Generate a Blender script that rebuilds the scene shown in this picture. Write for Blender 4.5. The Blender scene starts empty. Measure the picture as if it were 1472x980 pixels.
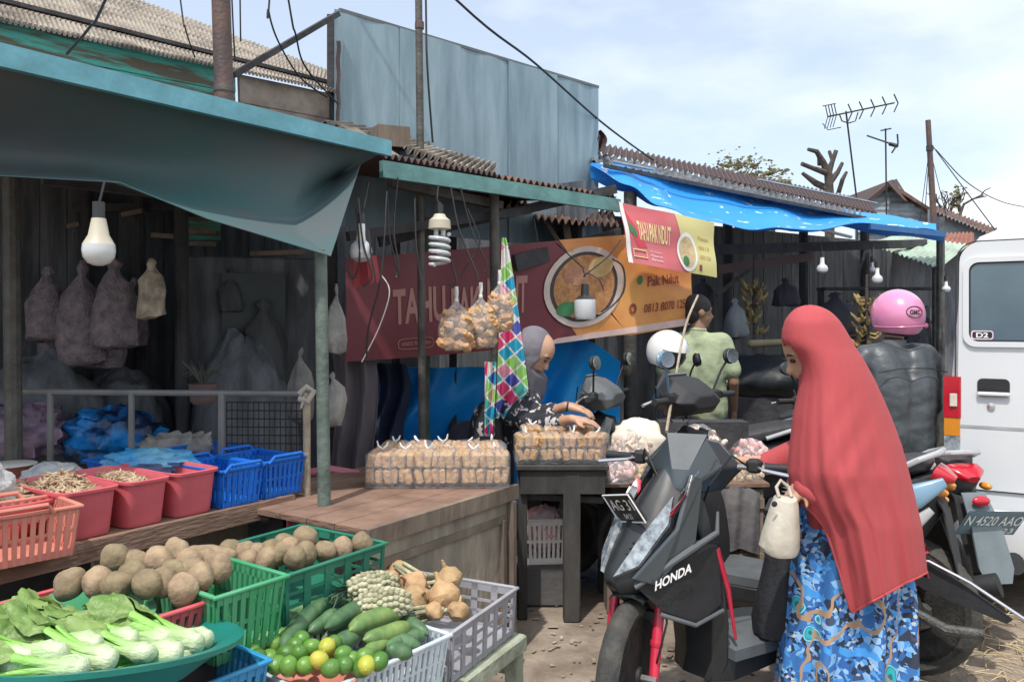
EXPO=0.6; SUN=2.5; SKY=0.15; CLOUD=(0.3,0.0,0.35); CLOUDC=(5.0,5.3,5.5,1)
import bpy, bmesh, math, random
from mathutils import Vector as V, Matrix, Euler, noise as mnoise
PI = math.pi; R = math.radians
random.seed(7)
sc = bpy.context.scene
col = sc.collection
F = 1150.0; HC = 1.5; HY = 465.0
def P(px, py, Y):            # a measured image point at a known distance -> metres
    return V(((px-736)/F*Y, Y, HC-(py-HY)/F*Y))
def PZ(px, py, z):           # ... lying at a known height
    Y = (HC-z)*F/(py-HY)
    return V(((px-736)/F*Y, Y, z))
ROW = V((.6, .8, 0)); LEFT = V((-.8, .6, 0)); UP = V((0,0,1))
ROWYAW = math.atan2(.8, .6)

# ------------------------------------------------------------------ materials
_m = {}
def mat(name, c, rough=.6, metal=0, var=.25, scale=6, bump=.0, c2=None, stretch=(1,1,1), spec=.5, coat=0,
        transl=0, alpha=1, bscale=None, thr=None, trans=0, sheen=0, detail=6, rv=0):
    if name in _m: return _m[name]
    m = bpy.data.materials.new(name); m.use_nodes = True; nt = m.node_tree; N = nt.nodes; L = nt.links
    b = N['Principled BSDF']; out = N['Material Output']
    tc = N.new('ShaderNodeTexCoord'); mp = N.new('ShaderNodeMapping'); mp.inputs['Scale'].default_value = stretch
    L.new(tc.outputs['Object'], mp.inputs['Vector'])
    n = N.new('ShaderNodeTexNoise'); n.inputs['Scale'].default_value = scale; n.inputs['Detail'].default_value = detail; n.inputs['Roughness'].default_value = .62
    L.new(mp.outputs['Vector'], n.inputs['Vector'])
    rp = N.new('ShaderNodeValToRGB'); L.new(n.outputs['Fac'], rp.inputs['Fac'])
    if c2 is None: c2 = tuple(x*(1-var) for x in c)
    lo, hi = thr or (.35, .65)
    rp.color_ramp.elements[0].position = lo; rp.color_ramp.elements[1].position = hi
    rp.color_ramp.elements[0].color = (*c2, 1); rp.color_ramp.elements[1].color = (*c, 1)
    cout = rp.outputs['Color']
    if rv:      # every single fruit has its own shade
        oi = N.new('ShaderNodeObjectInfo'); hs = N.new('ShaderNodeHueSaturation'); m1 = N.new('ShaderNodeMapRange'); m1.inputs['To Min'].default_value = 1-rv; m1.inputs['To Max'].default_value = 1+rv
        L.new(oi.outputs['Random'], m1.inputs['Value']); L.new(m1.outputs['Result'], hs.inputs['Value']); m2 = N.new('ShaderNodeMapRange'); m2.inputs['To Min'].default_value = .5+rv*.05; m2.inputs['To Max'].default_value = .5-rv*.05
        L.new(oi.outputs['Random'], m2.inputs['Value']); L.new(m2.outputs['Result'], hs.inputs['Hue']); L.new(cout, hs.inputs['Color']); cout = hs.outputs['Color']
    L.new(cout, b.inputs['Base Color'])
    b.inputs['Roughness'].default_value = rough; b.inputs['Metallic'].default_value = metal
    b.inputs['Specular IOR Level'].default_value = spec; b.inputs['Coat Weight'].default_value = coat
    b.inputs['Coat Roughness'].default_value = .08
    if sheen: b.inputs['Sheen Weight'].default_value = sheen
    if trans: b.inputs['Transmission Weight'].default_value = trans
    mr = N.new('ShaderNodeMapRange'); mr.inputs['To Min'].default_value = max(0, rough-.12); mr.inputs['To Max'].default_value = min(1, rough+.15)
    L.new(n.outputs['Fac'], mr.inputs['Value']); L.new(mr.outputs['Result'], b.inputs['Roughness'])
    if bump:
        n2 = N.new('ShaderNodeTexNoise'); n2.inputs['Scale'].default_value = bscale or scale*4; n2.inputs['Detail'].default_value = 4
        L.new(mp.outputs['Vector'], n2.inputs['Vector'])
        bp = N.new('ShaderNodeBump'); bp.inputs['Strength'].default_value = bump; bp.inputs['Distance'].default_value = .02
        L.new(n2.outputs['Fac'], bp.inputs['Height']); L.new(bp.outputs['Normal'], b.inputs['Normal'])
    last = b.outputs['BSDF']
    if transl:
        t = N.new('ShaderNodeBsdfTranslucent'); L.new(rp.outputs['Color'], t.inputs['Color'])
        mx = N.new('ShaderNodeMixShader'); mx.inputs[0].default_value = transl
        L.new(last, mx.inputs[1]); L.new(t.outputs[0], mx.inputs[2]); last = mx.outputs[0]
    if alpha < 1:
        t = N.new('ShaderNodeBsdfTransparent'); mx = N.new('ShaderNodeMixShader'); mx.inputs[0].default_value = alpha
        L.new(t.outputs[0], mx.inputs[1]); L.new(last, mx.inputs[2]); last = mx.outputs[0]
    L.new(last, out.inputs['Surface'])
    _m[name] = m; return m

# ------------------------------------------------------------------ mesh builder
def basis(d, up=UP):
    d = V(d).normalized(); up = V(up)
    if abs(d.dot(up.normalized())) > .98: up = V((0,1,0)) if abs(d.y) < .9 else V((1,0,0))
    s = d.cross(up).normalized(); u = s.cross(d).normalized()
    return d, s, u
class M:
    def __init__(s): s.v = []; s.f = []
    def add(s, vs, fs, T=None):
        o = len(s.v)
        s.v += [tuple(T @ V(p)) if T else tuple(p) for p in vs]
        s.f += [tuple(i+o for i in f) for f in fs]; return s
    def box(s, c, sz, rot=None, bev=0, taper=1):
        x, y, z = [a/2 for a in sz]
        T = Matrix.Translation(V(c))
        if rot is not None: T = T @ (rot if isinstance(rot, Matrix) else Matrix.Rotation(rot, 4, 'Z'))
        if bev:
            b = min(bev, x*.9, y*.9, z*.9); vs = []
            for zz, k in ((-z, b), (-z+b, 0), (z-b, 0), (z, b)):
                t = taper if zz < 0 else 1
                X, Y = x-k, y-k
                for (a, c_) in ((-X,-Y+b-k*0),(-X+b,-Y),(X-b,-Y),(X,-Y+b),(X,Y-b),(X-b,Y),(-X+b,Y),(-X,Y-b)):
                    vs.append((a*t, c_*t, zz))
            fs = [tuple(range(7,-1,-1)), tuple(range(24,32))]
            for r in range(3):
                for i in range(8): fs.append((r*8+i, r*8+(i+1)%8, r*8+8+(i+1)%8, r*8+8+i))
            return s.add(vs, fs, T)
        vs = [(sx*x*(taper if sz_ < 0 else 1), sy*y*(taper if sz_ < 0 else 1), sz_*z) for sz_ in (-1,1) for sy in (-1,1) for sx in (-1,1)]
        return s.add(vs, [(0,2,3,1),(4,5,7,6),(0,1,5,4),(2,6,7,3),(0,4,6,2),(1,3,7,5)], T)
    def beam(s, p, q, w, h, up=UP, bev=0):
        p, q = V(p), V(q); d, a, u = basis(q-p, up)
        T = Matrix.Translation((p+q)/2) @ Matrix((d, a, u)).transposed().to_4x4()
        return s.box((0,0,0), ((q-p).length, w, h), bev=bev) if False else s._bx(T, (q-p).length, w, h, bev)
    def _bx(s, T, l, w, h, bev):
        t = M().box((0,0,0), (l,w,h), bev=bev); return s.add(t.v, t.f, T)
    def tube(s, pts, r, seg=8, cap=True):
        pts = [V(p) for p in pts]; n = len(pts)
        rs = r if isinstance(r, (list, tuple)) else [r]*n
        d0 = (pts[1]-pts[0]).normalized(); _, a, u = basis(d0); vs = []
        for i, p in enumerate(pts):
            d = ((pts[min(i+1,n-1)]-pts[max(i-1,0)])).normalized()
            a = (a - d*a.dot(d)); a = a.normalized() if a.length > 1e-6 else basis(d)[1]; u = d.cross(a)
            for k in range(seg):
                t = 2*PI*k/seg; vs.append(p + (a*math.cos(t)+u*math.sin(t))*rs[i])
        fs = [(i*seg+k, i*seg+(k+1)%seg, (i+1)*seg+(k+1)%seg, (i+1)*seg+k) for i in range(n-1) for k in range(seg)]
        if cap: fs += [tuple(range(seg-1,-1,-1)), tuple(range((n-1)*seg, n*seg))]
        return s.add(vs, fs)
    def cap(s, p, r1, q, r2, seg=14):       # tapered capsule
        p, q = V(p), V(q); d = (q-p).normalized(); pts = []; rs = []
        for k in range(5):
            t = PI/2*(1-k/4); pts.append(p-d*r1*math.sin(t)); rs.append(max(.0004, r1*math.cos(t)))
        for k in range(5):
            t = PI/2*k/4; pts.append(q+d*r2*math.sin(t)); rs.append(max(.0004, r2*math.cos(t)))
        return s.tube(pts, rs, seg)
    def ell(s, c, r, rot=None, nu=20, nv=12, half=None):
        if not isinstance(r, (tuple, list)): r = (r,r,r)
        T = Matrix.Translation(V(c)) @ (rot or Matrix.Identity(4)); vs = [(0,0,-r[2])]
        for j in range(1, nv):
            t = -PI/2+PI*j/nv
            for i in range(nu):
                a = 2*PI*i/nu; vs.append((r[0]*math.cos(a)*math.cos(t), r[1]*math.sin(a)*math.cos(t), r[2]*math.sin(t)))
        vs.append((0,0,r[2])); n = len(vs)-1
        fs = [(0, 1+(i+1)%nu, 1+i) for i in range(nu)] + [(n, n-nu+i, n-nu+(i+1)%nu) for i in range(nu)]
        fs += [(1+j*nu+i, 1+j*nu+(i+1)%nu, 1+(j+1)*nu+(i+1)%nu, 1+(j+1)*nu+i) for j in range(nv-2) for i in range(nu)]
        return s.add(vs, fs, T)
    def lathe(s, prof, c=(0,0,0), seg=24, rot=None, sx=1, sy=1, fn=None):
        T = Matrix.Translation(V(c)) @ (rot or Matrix.Identity(4)); vs = []
        for (r, z) in prof:
            for k in range(seg):
                a = 2*PI*k/seg; rr = max(r, .0003)*(fn(a, z) if fn else 1)
                vs.append((rr*math.cos(a)*sx, rr*math.sin(a)*sy, z))
        n = len(prof)
        fs = [(i*seg+k, i*seg+(k+1)%seg, (i+1)*seg+(k+1)%seg, (i+1)*seg+k) for i in range(n-1) for k in range(seg)]
        fs += [tuple(range(seg-1,-1,-1)), tuple(range((n-1)*seg, n*seg))]
        return s.add(vs, fs, T)
    def loft(s, rings, cap=True, closed=True):
        n = len(rings[0]); vs = [p for r in rings for p in r]; fs = []
        m = n if closed else n-1
        for i in range(len(rings)-1):
            for k in range(m): fs.append((i*n+k, i*n+(k+1)%n, (i+1)*n+(k+1)%n, (i+1)*n+k))
        if cap: fs += [tuple(range(n-1,-1,-1)), tuple(range((len(rings)-1)*n, len(rings)*n))]
        return s.add(vs, fs)
    def sweep(s, path, ws, hs, ex=2.6, seg=20, up=UP):   # superellipse sections (width, height) along a path
        rings = []; n = len(path); path = [V(p) for p in path]
        for i, p in enumerate(path):
            d = (path[min(i+1,n-1)]-path[max(i-1,0)]); d, a, u = basis(d, up); rg = []
            for k in range(seg):
                t = 2*PI*k/seg; c, q = math.cos(t), math.sin(t)
                rg.append(p + a*ws[i]*math.copysign(abs(c)**(2/ex), c) + u*hs[i]*math.copysign(abs(q)**(2/ex), q))
            rings.append(rg)
        return s.loft(rings)
    def prism(s, poly, vec):                 # 3D polygon extruded
        poly = [V(p) for p in poly]; n = len(poly); vec = V(vec)
        vs = poly + [p+vec for p in poly]
        return s.add(vs, [tuple(range(n-1,-1,-1)), tuple(range(n,2*n))] + [(i,(i+1)%n,n+(i+1)%n,n+i) for i in range(n)])
    def sheet(s, fn, nu, nv, t=.003):
        pts = [[V(fn(i/nu, j/nv)) for i in range(nu+1)] for j in range(nv+1)]; vs = []; w = nu+1
        for lay in (0, 1):
            for j in range(nv+1):
                for i in range(nu+1):
                    du = pts[j][min(i+1,nu)]-pts[j][max(i-1,0)]; dv = pts[min(j+1,nv)][i]-pts[max(j-1,0)][i]
                    n = du.cross(dv); n = n.normalized() if n.length > 1e-9 else UP
                    vs.append(pts[j][i] + n*(t/2 if lay else -t/2))
        o = w*(nv+1); fs = []
        for j in range(nv):
            for i in range(nu):
                a = j*w+i; q = (a, a+1, a+w+1, a+w); fs.append(tuple(reversed(q))); fs.append(tuple(x+o for x in q))
        for i in range(nu):
            fs.append((i, i+1, o+i+1, o+i)); b = nv*w+i; fs.append((b+1, b, o+b, o+b+1))
        for j in range(nv):
            a = j*w; fs.append((a+w, a, o+a, o+a+w)); a = j*w+nu; fs.append((a, a+w, o+a+w, o+a))
        return s.add(vs, fs)
    def jitter(s, amp, scale=8, seed=0):
        o = V((seed*3.1, seed*1.7, seed*2.3))
        s.v = [tuple(V(p) + mnoise.noise_vector(V(p)*scale+o)*amp) for p in s.v]; return s
    def xf(s, T): s.v = [tuple(T @ V(p)) for p in s.v]; return s
    def build(s, name, m, parent=None, world=True, smooth=True, ang=35):
        me = bpy.data.meshes.new(name); o0 = V((0,0,0))
        if parent is not None and world:
            p = parent
            while p: o0 = o0 + p.location; p = p.parent
        me.from_pydata([tuple(V(p)-o0) for p in s.v], [], s.f); me.update()
        bm = bmesh.new(); bm.from_mesh(me); bmesh.ops.recalc_face_normals(bm, faces=bm.faces); bm.to_mesh(me); bm.free()
        if smooth: me.shade_smooth(); me.set_sharp_from_angle(angle=R(ang))
        o = bpy.data.objects.new(name, me); col.objects.link(o)
        if m: me.materials.append(m)
        if parent is not None: o.parent = parent
        return o
def bev(o, w=.010, seg=3, ang=20):
    b = o.modifiers.new('bevel', 'BEVEL'); b.width = w; b.segments = seg; b.limit_method = 'ANGLE'; b.angle_limit = R(ang); b.harden_normals = False; return o
def wrinkle(o, fn):
    ps = [(v.co.copy(), v.normal.copy()) for v in o.data.vertices]
    o.data.vertices.foreach_set('co', [c for p, n in ps for c in (p+n*fn(p))]); o.data.update()
def tag(o, label, cat, group=None, kind=None):
    if label: o['label'] = label
    if cat: o['category'] = cat
    if group: o['group'] = group
    if kind: o['kind'] = kind
    return o
def thing(name, label, cat, loc=(0,0,0), group=None, yaw=0):
    o = bpy.data.objects.new(name, None); col.objects.link(o); o.location = loc; o.rotation_euler = (0,0,yaw)
    o.empty_display_size = .1
    return tag(o, label, cat, group)
def struct(o): o['kind'] = 'structure'; return o
def copy_tree(o, parent=None):
    c = o.copy(); col.objects.link(c); c.parent = parent
    for ch in list(o.children): copy_tree(ch, c)
    return c
_tmp = bpy.data.scenes.new('work')
def evaluated_mesh(o):
    col.objects.unlink(o); _tmp.collection.objects.link(o); vl = _tmp.view_layers[0]; vl.update()
    me = bpy.data.meshes.new_from_object(o.evaluated_get(vl.depsgraph)); return me
def smoothed(mm, name, m, parent, voxel=.008, it=3, fac=.5):   # many overlapping solids -> one continuous skin
    o = mm.build('tmp', None, None)
    a = o.modifiers.new('r', 'REMESH'); a.mode = 'VOXEL'; a.voxel_size = voxel; a.use_smooth_shade = True
    b = o.modifiers.new('s', 'SMOOTH'); b.iterations = it; b.factor = fac
    me = evaluated_mesh(o)
    r = M(); r.v = [tuple(v.co) for v in me.vertices]; r.f = [tuple(p.vertices) for p in me.polygons]
    bpy.data.objects.remove(o); bpy.data.meshes.remove(me)
    return r.build(name, m, parent, ang=80)
def text2d(s, size=1.0, bold=.0):
    cu = bpy.data.curves.new('t', 'FONT'); cu.body = s; cu.size = size; cu.offset = bold; cu.resolution_u = 3
    o = bpy.data.objects.new('t', cu); col.objects.link(o)
    me = evaluated_mesh(o)
    vs = [(v.co.x, v.co.y) for v in me.vertices]; fs = [tuple(p.vertices) for p in me.polygons]
    bpy.data.objects.remove(o); bpy.data.curves.remove(cu); bpy.data.meshes.remove(me)
    x0 = min(v[0] for v in vs); x1 = max(v[0] for v in vs); y0 = min(v[1] for v in vs); y1 = max(v[1] for v in vs)
    return [((x-x0)/(x1-x0), (y-y0)/(y1-y0)) for x, y in vs], fs
def put_text(mm, s, fn, u0, v0, u1, v1, bold=.02):
    vs, fs = text2d(s, 1, bold); mm.add([fn(u0+(u1-u0)*x, v0+(v1-v0)*y) for x, y in vs], fs); return mm

# ------------------------------------------------------------------ camera, light, sky
cam = bpy.data.objects.new('camera', bpy.data.cameras.new('camera')); col.objects.link(cam)
cam.location = (0,0,HC); cam.rotation_euler = (PI/2,0,0)
cam.data.sensor_width = 36; cam.data.lens = F/1472*36; cam.data.shift_y = -25/1472; cam.data.clip_end = 2000; cam.data.clip_start = .05
sc.camera = cam
sc.view_settings.view_transform = 'Standard'; sc.view_settings.look = 'None'; sc.view_settings.exposure = EXPO; sc.view_settings.gamma = 1
sund = V((-.22, -.52, 1.10)).normalized()       # towards the sun
sun = bpy.data.objects.new('sun', bpy.data.lights.new('sun', 'SUN')); col.objects.link(sun)
sun.rotation_euler = sund.to_track_quat('Z', 'Y').to_euler(); sun.data.energy = SUN; sun.data.angle = R(1.2); sun.data.color = (1,.94,.86)
w = bpy.data.worlds.new('World'); sc.world = w; w.use_nodes = True; nt = w.node_tree; N = nt.nodes; L = nt.links
bg = N['Background']; sky = N.new('ShaderNodeTexSky'); sky.sky_type = 'NISHITA'; sky.sun_disc = False
sky.sun_elevation = math.asin(sund.z); sky.sun_rotation = math.atan2(sund.x, sund.y)
sky.air_density = 1.0; sky.dust_density = 2.2; sky.ozone_density = 1.0
tc = N.new('ShaderNodeTexCoord'); mp = N.new('ShaderNodeMapping'); mp.inputs['Scale'].default_value = (1.0,1.0,2.6); mp.inputs['Location'].default_value = CLOUD
L.new(tc.outputs['Generated'], mp.inputs['Vector'])
n = N.new('ShaderNodeTexNoise'); n.inputs['Scale'].default_value = 1.9; n.inputs['Detail'].default_value = 9; n.inputs['Roughness'].default_value = .52
L.new(mp.outputs['Vector'], n.inputs['Vector'])
# a bank of cloud to the right of the row: more cover with growing x
sx = N.new('ShaderNodeSeparateXYZ'); L.new(tc.outputs['Generated'], sx.inputs[0])
ad = N.new('ShaderNodeMath'); ad.operation = 'MULTIPLY_ADD'; ad.inputs[1].default_value = .62; L.new(sx.outputs['X'], ad.inputs[0]); L.new(n.outputs['Fac'], ad.inputs[2])
cr = N.new('ShaderNodeValToRGB'); cr.color_ramp.elements[0].position = .56; cr.color_ramp.elements[1].position = .76
cr.color_ramp.elements[0].color = (.38,.38,.38,1); cr.color_ramp.elements[1].color = (1,1,1,1)
L.new(ad.outputs[0], cr.inputs['Fac'])
mx = N.new('ShaderNodeMix'); mx.data_type = 'RGBA'
L.new(cr.outputs['Color'], mx.inputs['Factor']); L.new(sky.outputs[0], mx.inputs['A']); mx.inputs['B'].default_value = CLOUDC
L.new(mx.outputs['Result'], bg.inputs['Color']); bg.inputs['Strength'].default_value = SKY
sc.cycles.max_bounces = 8; sc.cycles.transparent_max_bounces = 12; sc.cycles.caustics_reflective = False; sc.cycles.caustics_refractive = False
sc.cycles.use_adaptive_sampling = True
try: sc.cycles.use_denoising = True
except Exception: pass
# ================================================================== MATERIALS
g = lambda r,g_,b: (r,g_,b)
m_mud   = mat('mud', (.30,.25,.20), .85, scale=3.5, c2=(.17,.135,.105), bump=.9, bscale=16, thr=(.38,.6))
m_teal  = mat('teal_paint', (.14,.38,.47), .5, scale=7, c2=(.09,.27,.33), bump=.1)
m_teal2 = mat('teal_paint_dull', (.13,.30,.29), .6, scale=7, c2=(.08,.19,.19), bump=.15)
m_tealboard = mat('teal_board', (.07,.36,.30), .8, scale=5, c2=(.10,.085,.06), stretch=(.5,.5,5), bump=.5, thr=(.42,.56))
m_wood  = mat('grey_wood', (.25,.20,.155), .85, scale=6, c2=(.13,.10,.08), stretch=(1,1,.25), bump=.5)
m_woodh = mat('brown_plank', (.27,.17,.125), .8, scale=5, c2=(.15,.09,.065), stretch=(1,1,5), bump=.4)
m_woodg = mat('counter_front', (.40,.35,.28), .85, scale=4, c2=(.22,.19,.15), stretch=(2,2,.6), bump=.5)
m_dark  = mat('dark_wood', (.06,.06,.066), .85, scale=6, c2=(.028,.028,.032), bump=.4)
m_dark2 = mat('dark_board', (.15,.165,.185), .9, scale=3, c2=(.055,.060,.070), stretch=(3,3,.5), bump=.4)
m_black = mat('black_plastic', (.02,.024,.027), .44, scale=9, var=.3, spec=.6)
m_blackm= mat('black_matt', (.022,.023,.026), .62, scale=12, var=.35, bump=.1)
m_gloss = mat('graphite_gloss', (.05,.065,.075), .2, scale=3, var=.25, coat=.6)
m_greyp = mat('grey_plastic', (.12,.135,.145), .45, scale=8, var=.25)
m_asb   = mat('asbestos_sheet', (.36,.32,.265), .9, scale=5, c2=(.11,.09,.075), stretch=(1,1,1), bump=.4, thr=(.36,.58))
m_rust  = mat('rusty_sheet', (.20,.10,.07), .75, scale=4, c2=(.05,.045,.05), bump=.4, metal=.1, thr=(.4,.6))
m_rustd = mat('dark_sheet', (.045,.042,.045), .75, scale=4, c2=(.085,.045,.04), bump=.4, thr=(.4,.7))
m_zinc  = mat('zinc_sheet', (.42,.50,.55), .5, scale=5, c2=(.28,.33,.37), metal=.3, bump=.2)
m_panel = mat('blue_sheet_metal', (.14,.22,.265), .6, scale=2.6, c2=(.26,.36,.42), stretch=(3,3,.45), bump=.2, metal=.1, bscale=5, thr=(.33,.7))
m_steel = mat('weathered_pole', (.13,.075,.06), .6, scale=12, c2=(.07,.05,.05), bump=.3)
m_steelg= mat('grey_pole', (.10,.10,.09), .6, scale=12, c2=(.05,.045,.04), bump=.3)
m_gpole = mat('green_grey_pole', (.12,.16,.14), .55, scale=9, c2=(.06,.075,.065), bump=.3, thr=(.3,.6))
m_bamboo= mat('pale_pole', (.42,.36,.27), .7, scale=12, c2=(.25,.2,.14), bump=.3)
m_tarpg = mat('green_tarp', (.10,.25,.26), .6, scale=1.3, c2=(.20,.225,.245), bump=.35, transl=.5, bscale=3, stretch=(1,1,2))  # grey areas put a pale veil of light into the green cloth colour
m_tarpb = mat('blue_tarp', (.015,.46,1.0), .4, scale=2.6, c2=(.01,.34,.95), bump=.5, bscale=7, transl=.2)
m_tarpc = mat('worn_blue_tarp', (.03,.32,.85), .45, scale=9, c2=(.75,.82,.9), bump=.4, bscale=6, transl=.15, thr=(.355,.37), stretch=(.8,.8,2))
m_wire  = mat('black_cable', (.012,.012,.014), .5)
m_hook  = mat('wire_hook', (.045,.045,.05), .4, metal=.5)
m_white = mat('white_plastic', (.78,.78,.75), .4, var=.08)
m_glassw= mat('frosted_bulb', (.55,.58,.60), .25, var=.06, coat=.4)
m_cream = mat('cream_base', (.50,.46,.37), .45, var=.1)
m_film  = mat('clear_film', (.75,.78,.80), .18, var=.1, alpha=.2, spec=.8, bump=.5, bscale=40)
m_film2 = mat('cloudy_film', (.70,.74,.76), .25, var=.15, alpha=.62, spec=.7, bump=.6, bscale=30)
m_tofu  = mat('fried_tofu', (.40,.21,.08), .7, scale=26, c2=(.62,.40,.19), bump=.5, bscale=60)
m_tofu2 = mat('fried_tofu_pale', (.60,.37,.19), .7, scale=26, c2=(.40,.20,.08), bump=.5, bscale=60)
m_leafg = mat('tree_leaf', (.17,.17,.08), .6, scale=5, c2=(.26,.24,.13), transl=.3)
m_bark  = mat('bark', (.10,.085,.075), .9, scale=12, c2=(.05,.04,.035), bump=.6)

def corr(mm, A, B, C, D, n, amp=.018, t=.006, per=10, nv=2, sag=0):
    """corrugated sheet: A-B is the eave, D-C the upper edge; n corrugations run up the slope"""
    A,B,C,D = V(A),V(B),V(C),V(D); nn = (B-A).cross(D-A).normalized()
    if nn.z < 0: nn = -nn
    def f(u, v):
        p = A.lerp(B,u).lerp(D.lerp(C,u), v)
        return p + nn*amp*math.sin(2*PI*n*u) - UP*sag*math.sin(PI*v)
    return mm.sheet(f, n*per, nv, t)

# ================================================================== GROUND
def gz(x, y): return mnoise.noise(V((x*1.3,y*1.3,0)))*.018 + mnoise.noise(V((x*5,y*5,3)))*.007
mm = M(); xs = [-60,-20,-8]+[-5+i*.12 for i in range(109)]+[12,24,60]; ys = [-20,-4]+[0+i*.12 for i in range(100)]+[16,30,90]
vs = [(x,y,(gz(x,y) if -5<x<8 and 0<y<12 else 0)-.01) for y in ys for x in xs]; nx = len(xs)
mm.add(vs, [(j*nx+i,j*nx+i+1,(j+1)*nx+i+1,(j+1)*nx+i) for j in range(len(ys)-1) for i in range(nx-1)])
struct(mm.build('ground', m_mud))
mm = M()                                    # small litter trodden in the mud
for i in range(520):
    x, y = random.uniform(-.4,1.4), random.uniform(2.6,5.2)
    a = random.uniform(0,PI); l = random.uniform(.012,.05); mm.box((x,y,gz(x,y)-.003), (l*random.choice((.4,.6,1,1.2)), l*random.uniform(.2,.9), .004), Matrix.Rotation(a,4,'Z')@Matrix.Rotation(random.uniform(-.3,.3),4,'X'))
tag(mm.build('litter', mat('litter', (.42,.36,.27), .9, scale=2, c2=(.10,.08,.06), thr=(.4,.6))), 'bits of dry leaf and dirt trodden into the muddy ground', 'litter', kind='stuff')
mm = M()
for i in range(520):
    x, y = random.gauss(2.45,.32), random.gauss(3.3,.38)
    a = random.uniform(0,PI); l = random.uniform(.04,.16); z = gz(x,y)+random.uniform(0,.02)
    d = V((math.cos(a),math.sin(a),random.uniform(-.08,.1)))*l; mm.tube([(x,y,z),(x+d.x/2,y+d.y/2,z+d.z/2+.006),(x+d.x,y+d.y,z+.004)], .0022, 4)
tag(mm.build('straw', mat('straw', (.62,.52,.33), .8, scale=3, c2=(.40,.30,.17))), 'scattered yellow straw on the ground behind the motorbikes', 'straw', kind='stuff')

# ================================================================== LEFT STALL
def stall(name, label, cat, loc, group=None): return thing(name, label, cat, loc, group)
A0 = PZ(0,80,2.35) if False else P(0,80,2.54); A1 = P(560,214,3.91); dA = (A1-A0)
Am = A0 - dA*.55
st = thing('market_stall', 'vegetable stall with pale teal roof edge, propped on grey posts, at the left', 'market stall', (A0.x, A0.y, 0), 'market stalls of the row')
back = LEFT*2.6
M().beam(Am, A1, .03, .075).build('fascia', m_teal, st)
mm = M(); corr(mm, Am+UP*.012+LEFT*.02, A1+UP*.012+LEFT*.02, A1+back+UP*.15, Am+back+UP*.15, 46, .010, .004, 8)
mm.build('roof', m_zinc, st)
for k,(px,py,Y,r) in enumerate([(461,400,3.27,.027)]):
    p = P(px,350,Y); b = V((p.x+.03,p.y-.02,0)); M().tube([b, b.lerp(p,.5), V((p.x,p.y,1.80))], [r*1.05,r,r*.95], 14).build('post', m_gpole, st)
for (px,Y,r) in [(22,3.5,.035),(265,4.6,.04),(205,5.0,.035),(128,4.9,.03)]:
    p = P(px,400,Y); M().tube([(p.x,p.y,0),(p.x-.02,p.y,2.4)], r, 10).build('post', m_steelg if px<50 else m_dark, st)
mm = M()
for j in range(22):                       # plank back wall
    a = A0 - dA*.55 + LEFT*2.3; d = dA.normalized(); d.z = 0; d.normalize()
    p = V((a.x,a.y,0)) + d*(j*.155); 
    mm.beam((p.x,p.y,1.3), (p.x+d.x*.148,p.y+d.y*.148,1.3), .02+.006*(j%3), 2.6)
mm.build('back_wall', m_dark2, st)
for k in range(3):
    z = 2.12+.12*k; a = P(60,260,3.4+.5*k); b = P(470,330,4.4+.4*k); M().beam((a.x,a.y,z),(b.x,b.y,z), .05,.06).build('rafter', m_dark, st)
M().beam(P(80,300,4.9), P(330,296,5.2), .03,.05).build('slat', m_dark, st)
for (x0,y0,x1,y1,Y) in [(175,309,205,303,4.9),(218,338,250,340,4.9),(268,333,310,333,4.9),(268,350,310,351,4.9),(360,365,440,362,4.9),(90,327,115,322,4.9)]:
    M().beam(P(x0,y0,Y), P(x1,y1,Y), .02,.028).build('slat', m_wood, st)
M().prism([P(262,312,5.05),P(316,312,5.05),P(316,345,5.05),P(262,345,5.05)], (0,.02,0)).build('boarding', m_tealboard, st)

# the sagging green tarp under the roof edge
top = [(-300,25,2.2),(0,95,2.56),(180,137,2.95),(330,172,3.33),(460,204,3.66),(545,222,3.9)]
bot = [(-300,240,2.2),(0,252,2.62),(175,262,2.85),(300,314,2.95),(478,368,3.2),(520,236,3.84)]
def cr(pts, t):
    n = len(pts)-1; i = min(int(t*n), n-1); f = t*n-i
    p0,p1,p2,p3 = [V(pts[max(0,min(n,k))]) for k in (i-1,i,i+1,i+2)]
    return .5*((2*p1)+(p2-p0)*f+(2*p0-5*p1+4*p2-p3)*f*f+(3*p1-p0-3*p2+p3)*f**3)
TT = [P(*a) for a in top]; BB = [P(*a) for a in bot]
def tarpf(u, v):
    a = TT[min(int(u*5),4)].lerp(TT[min(int(u*5),4)+1], u*5-min(int(u*5),4)); b = BB[min(int(u*5),4)].lerp(BB[min(int(u*5),4)+1], u*5-min(int(u*5),4))
    p = a.lerp(b, v); sg = math.sin(PI*v)
    p += LEFT*(.34*sg*(1-.45*u)) + V((.02,-.02,0))*math.sin(v*9+u*14)*.6*sg*u + UP*(-.05*sg)
    return p + LEFT*.01
o = M().sheet(tarpf, 60, 16, .003).build('tarp', m_tarpg)
tag(o, 'sagging green tarpaulin slung under the teal roof edge', 'tarpaulin')

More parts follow.
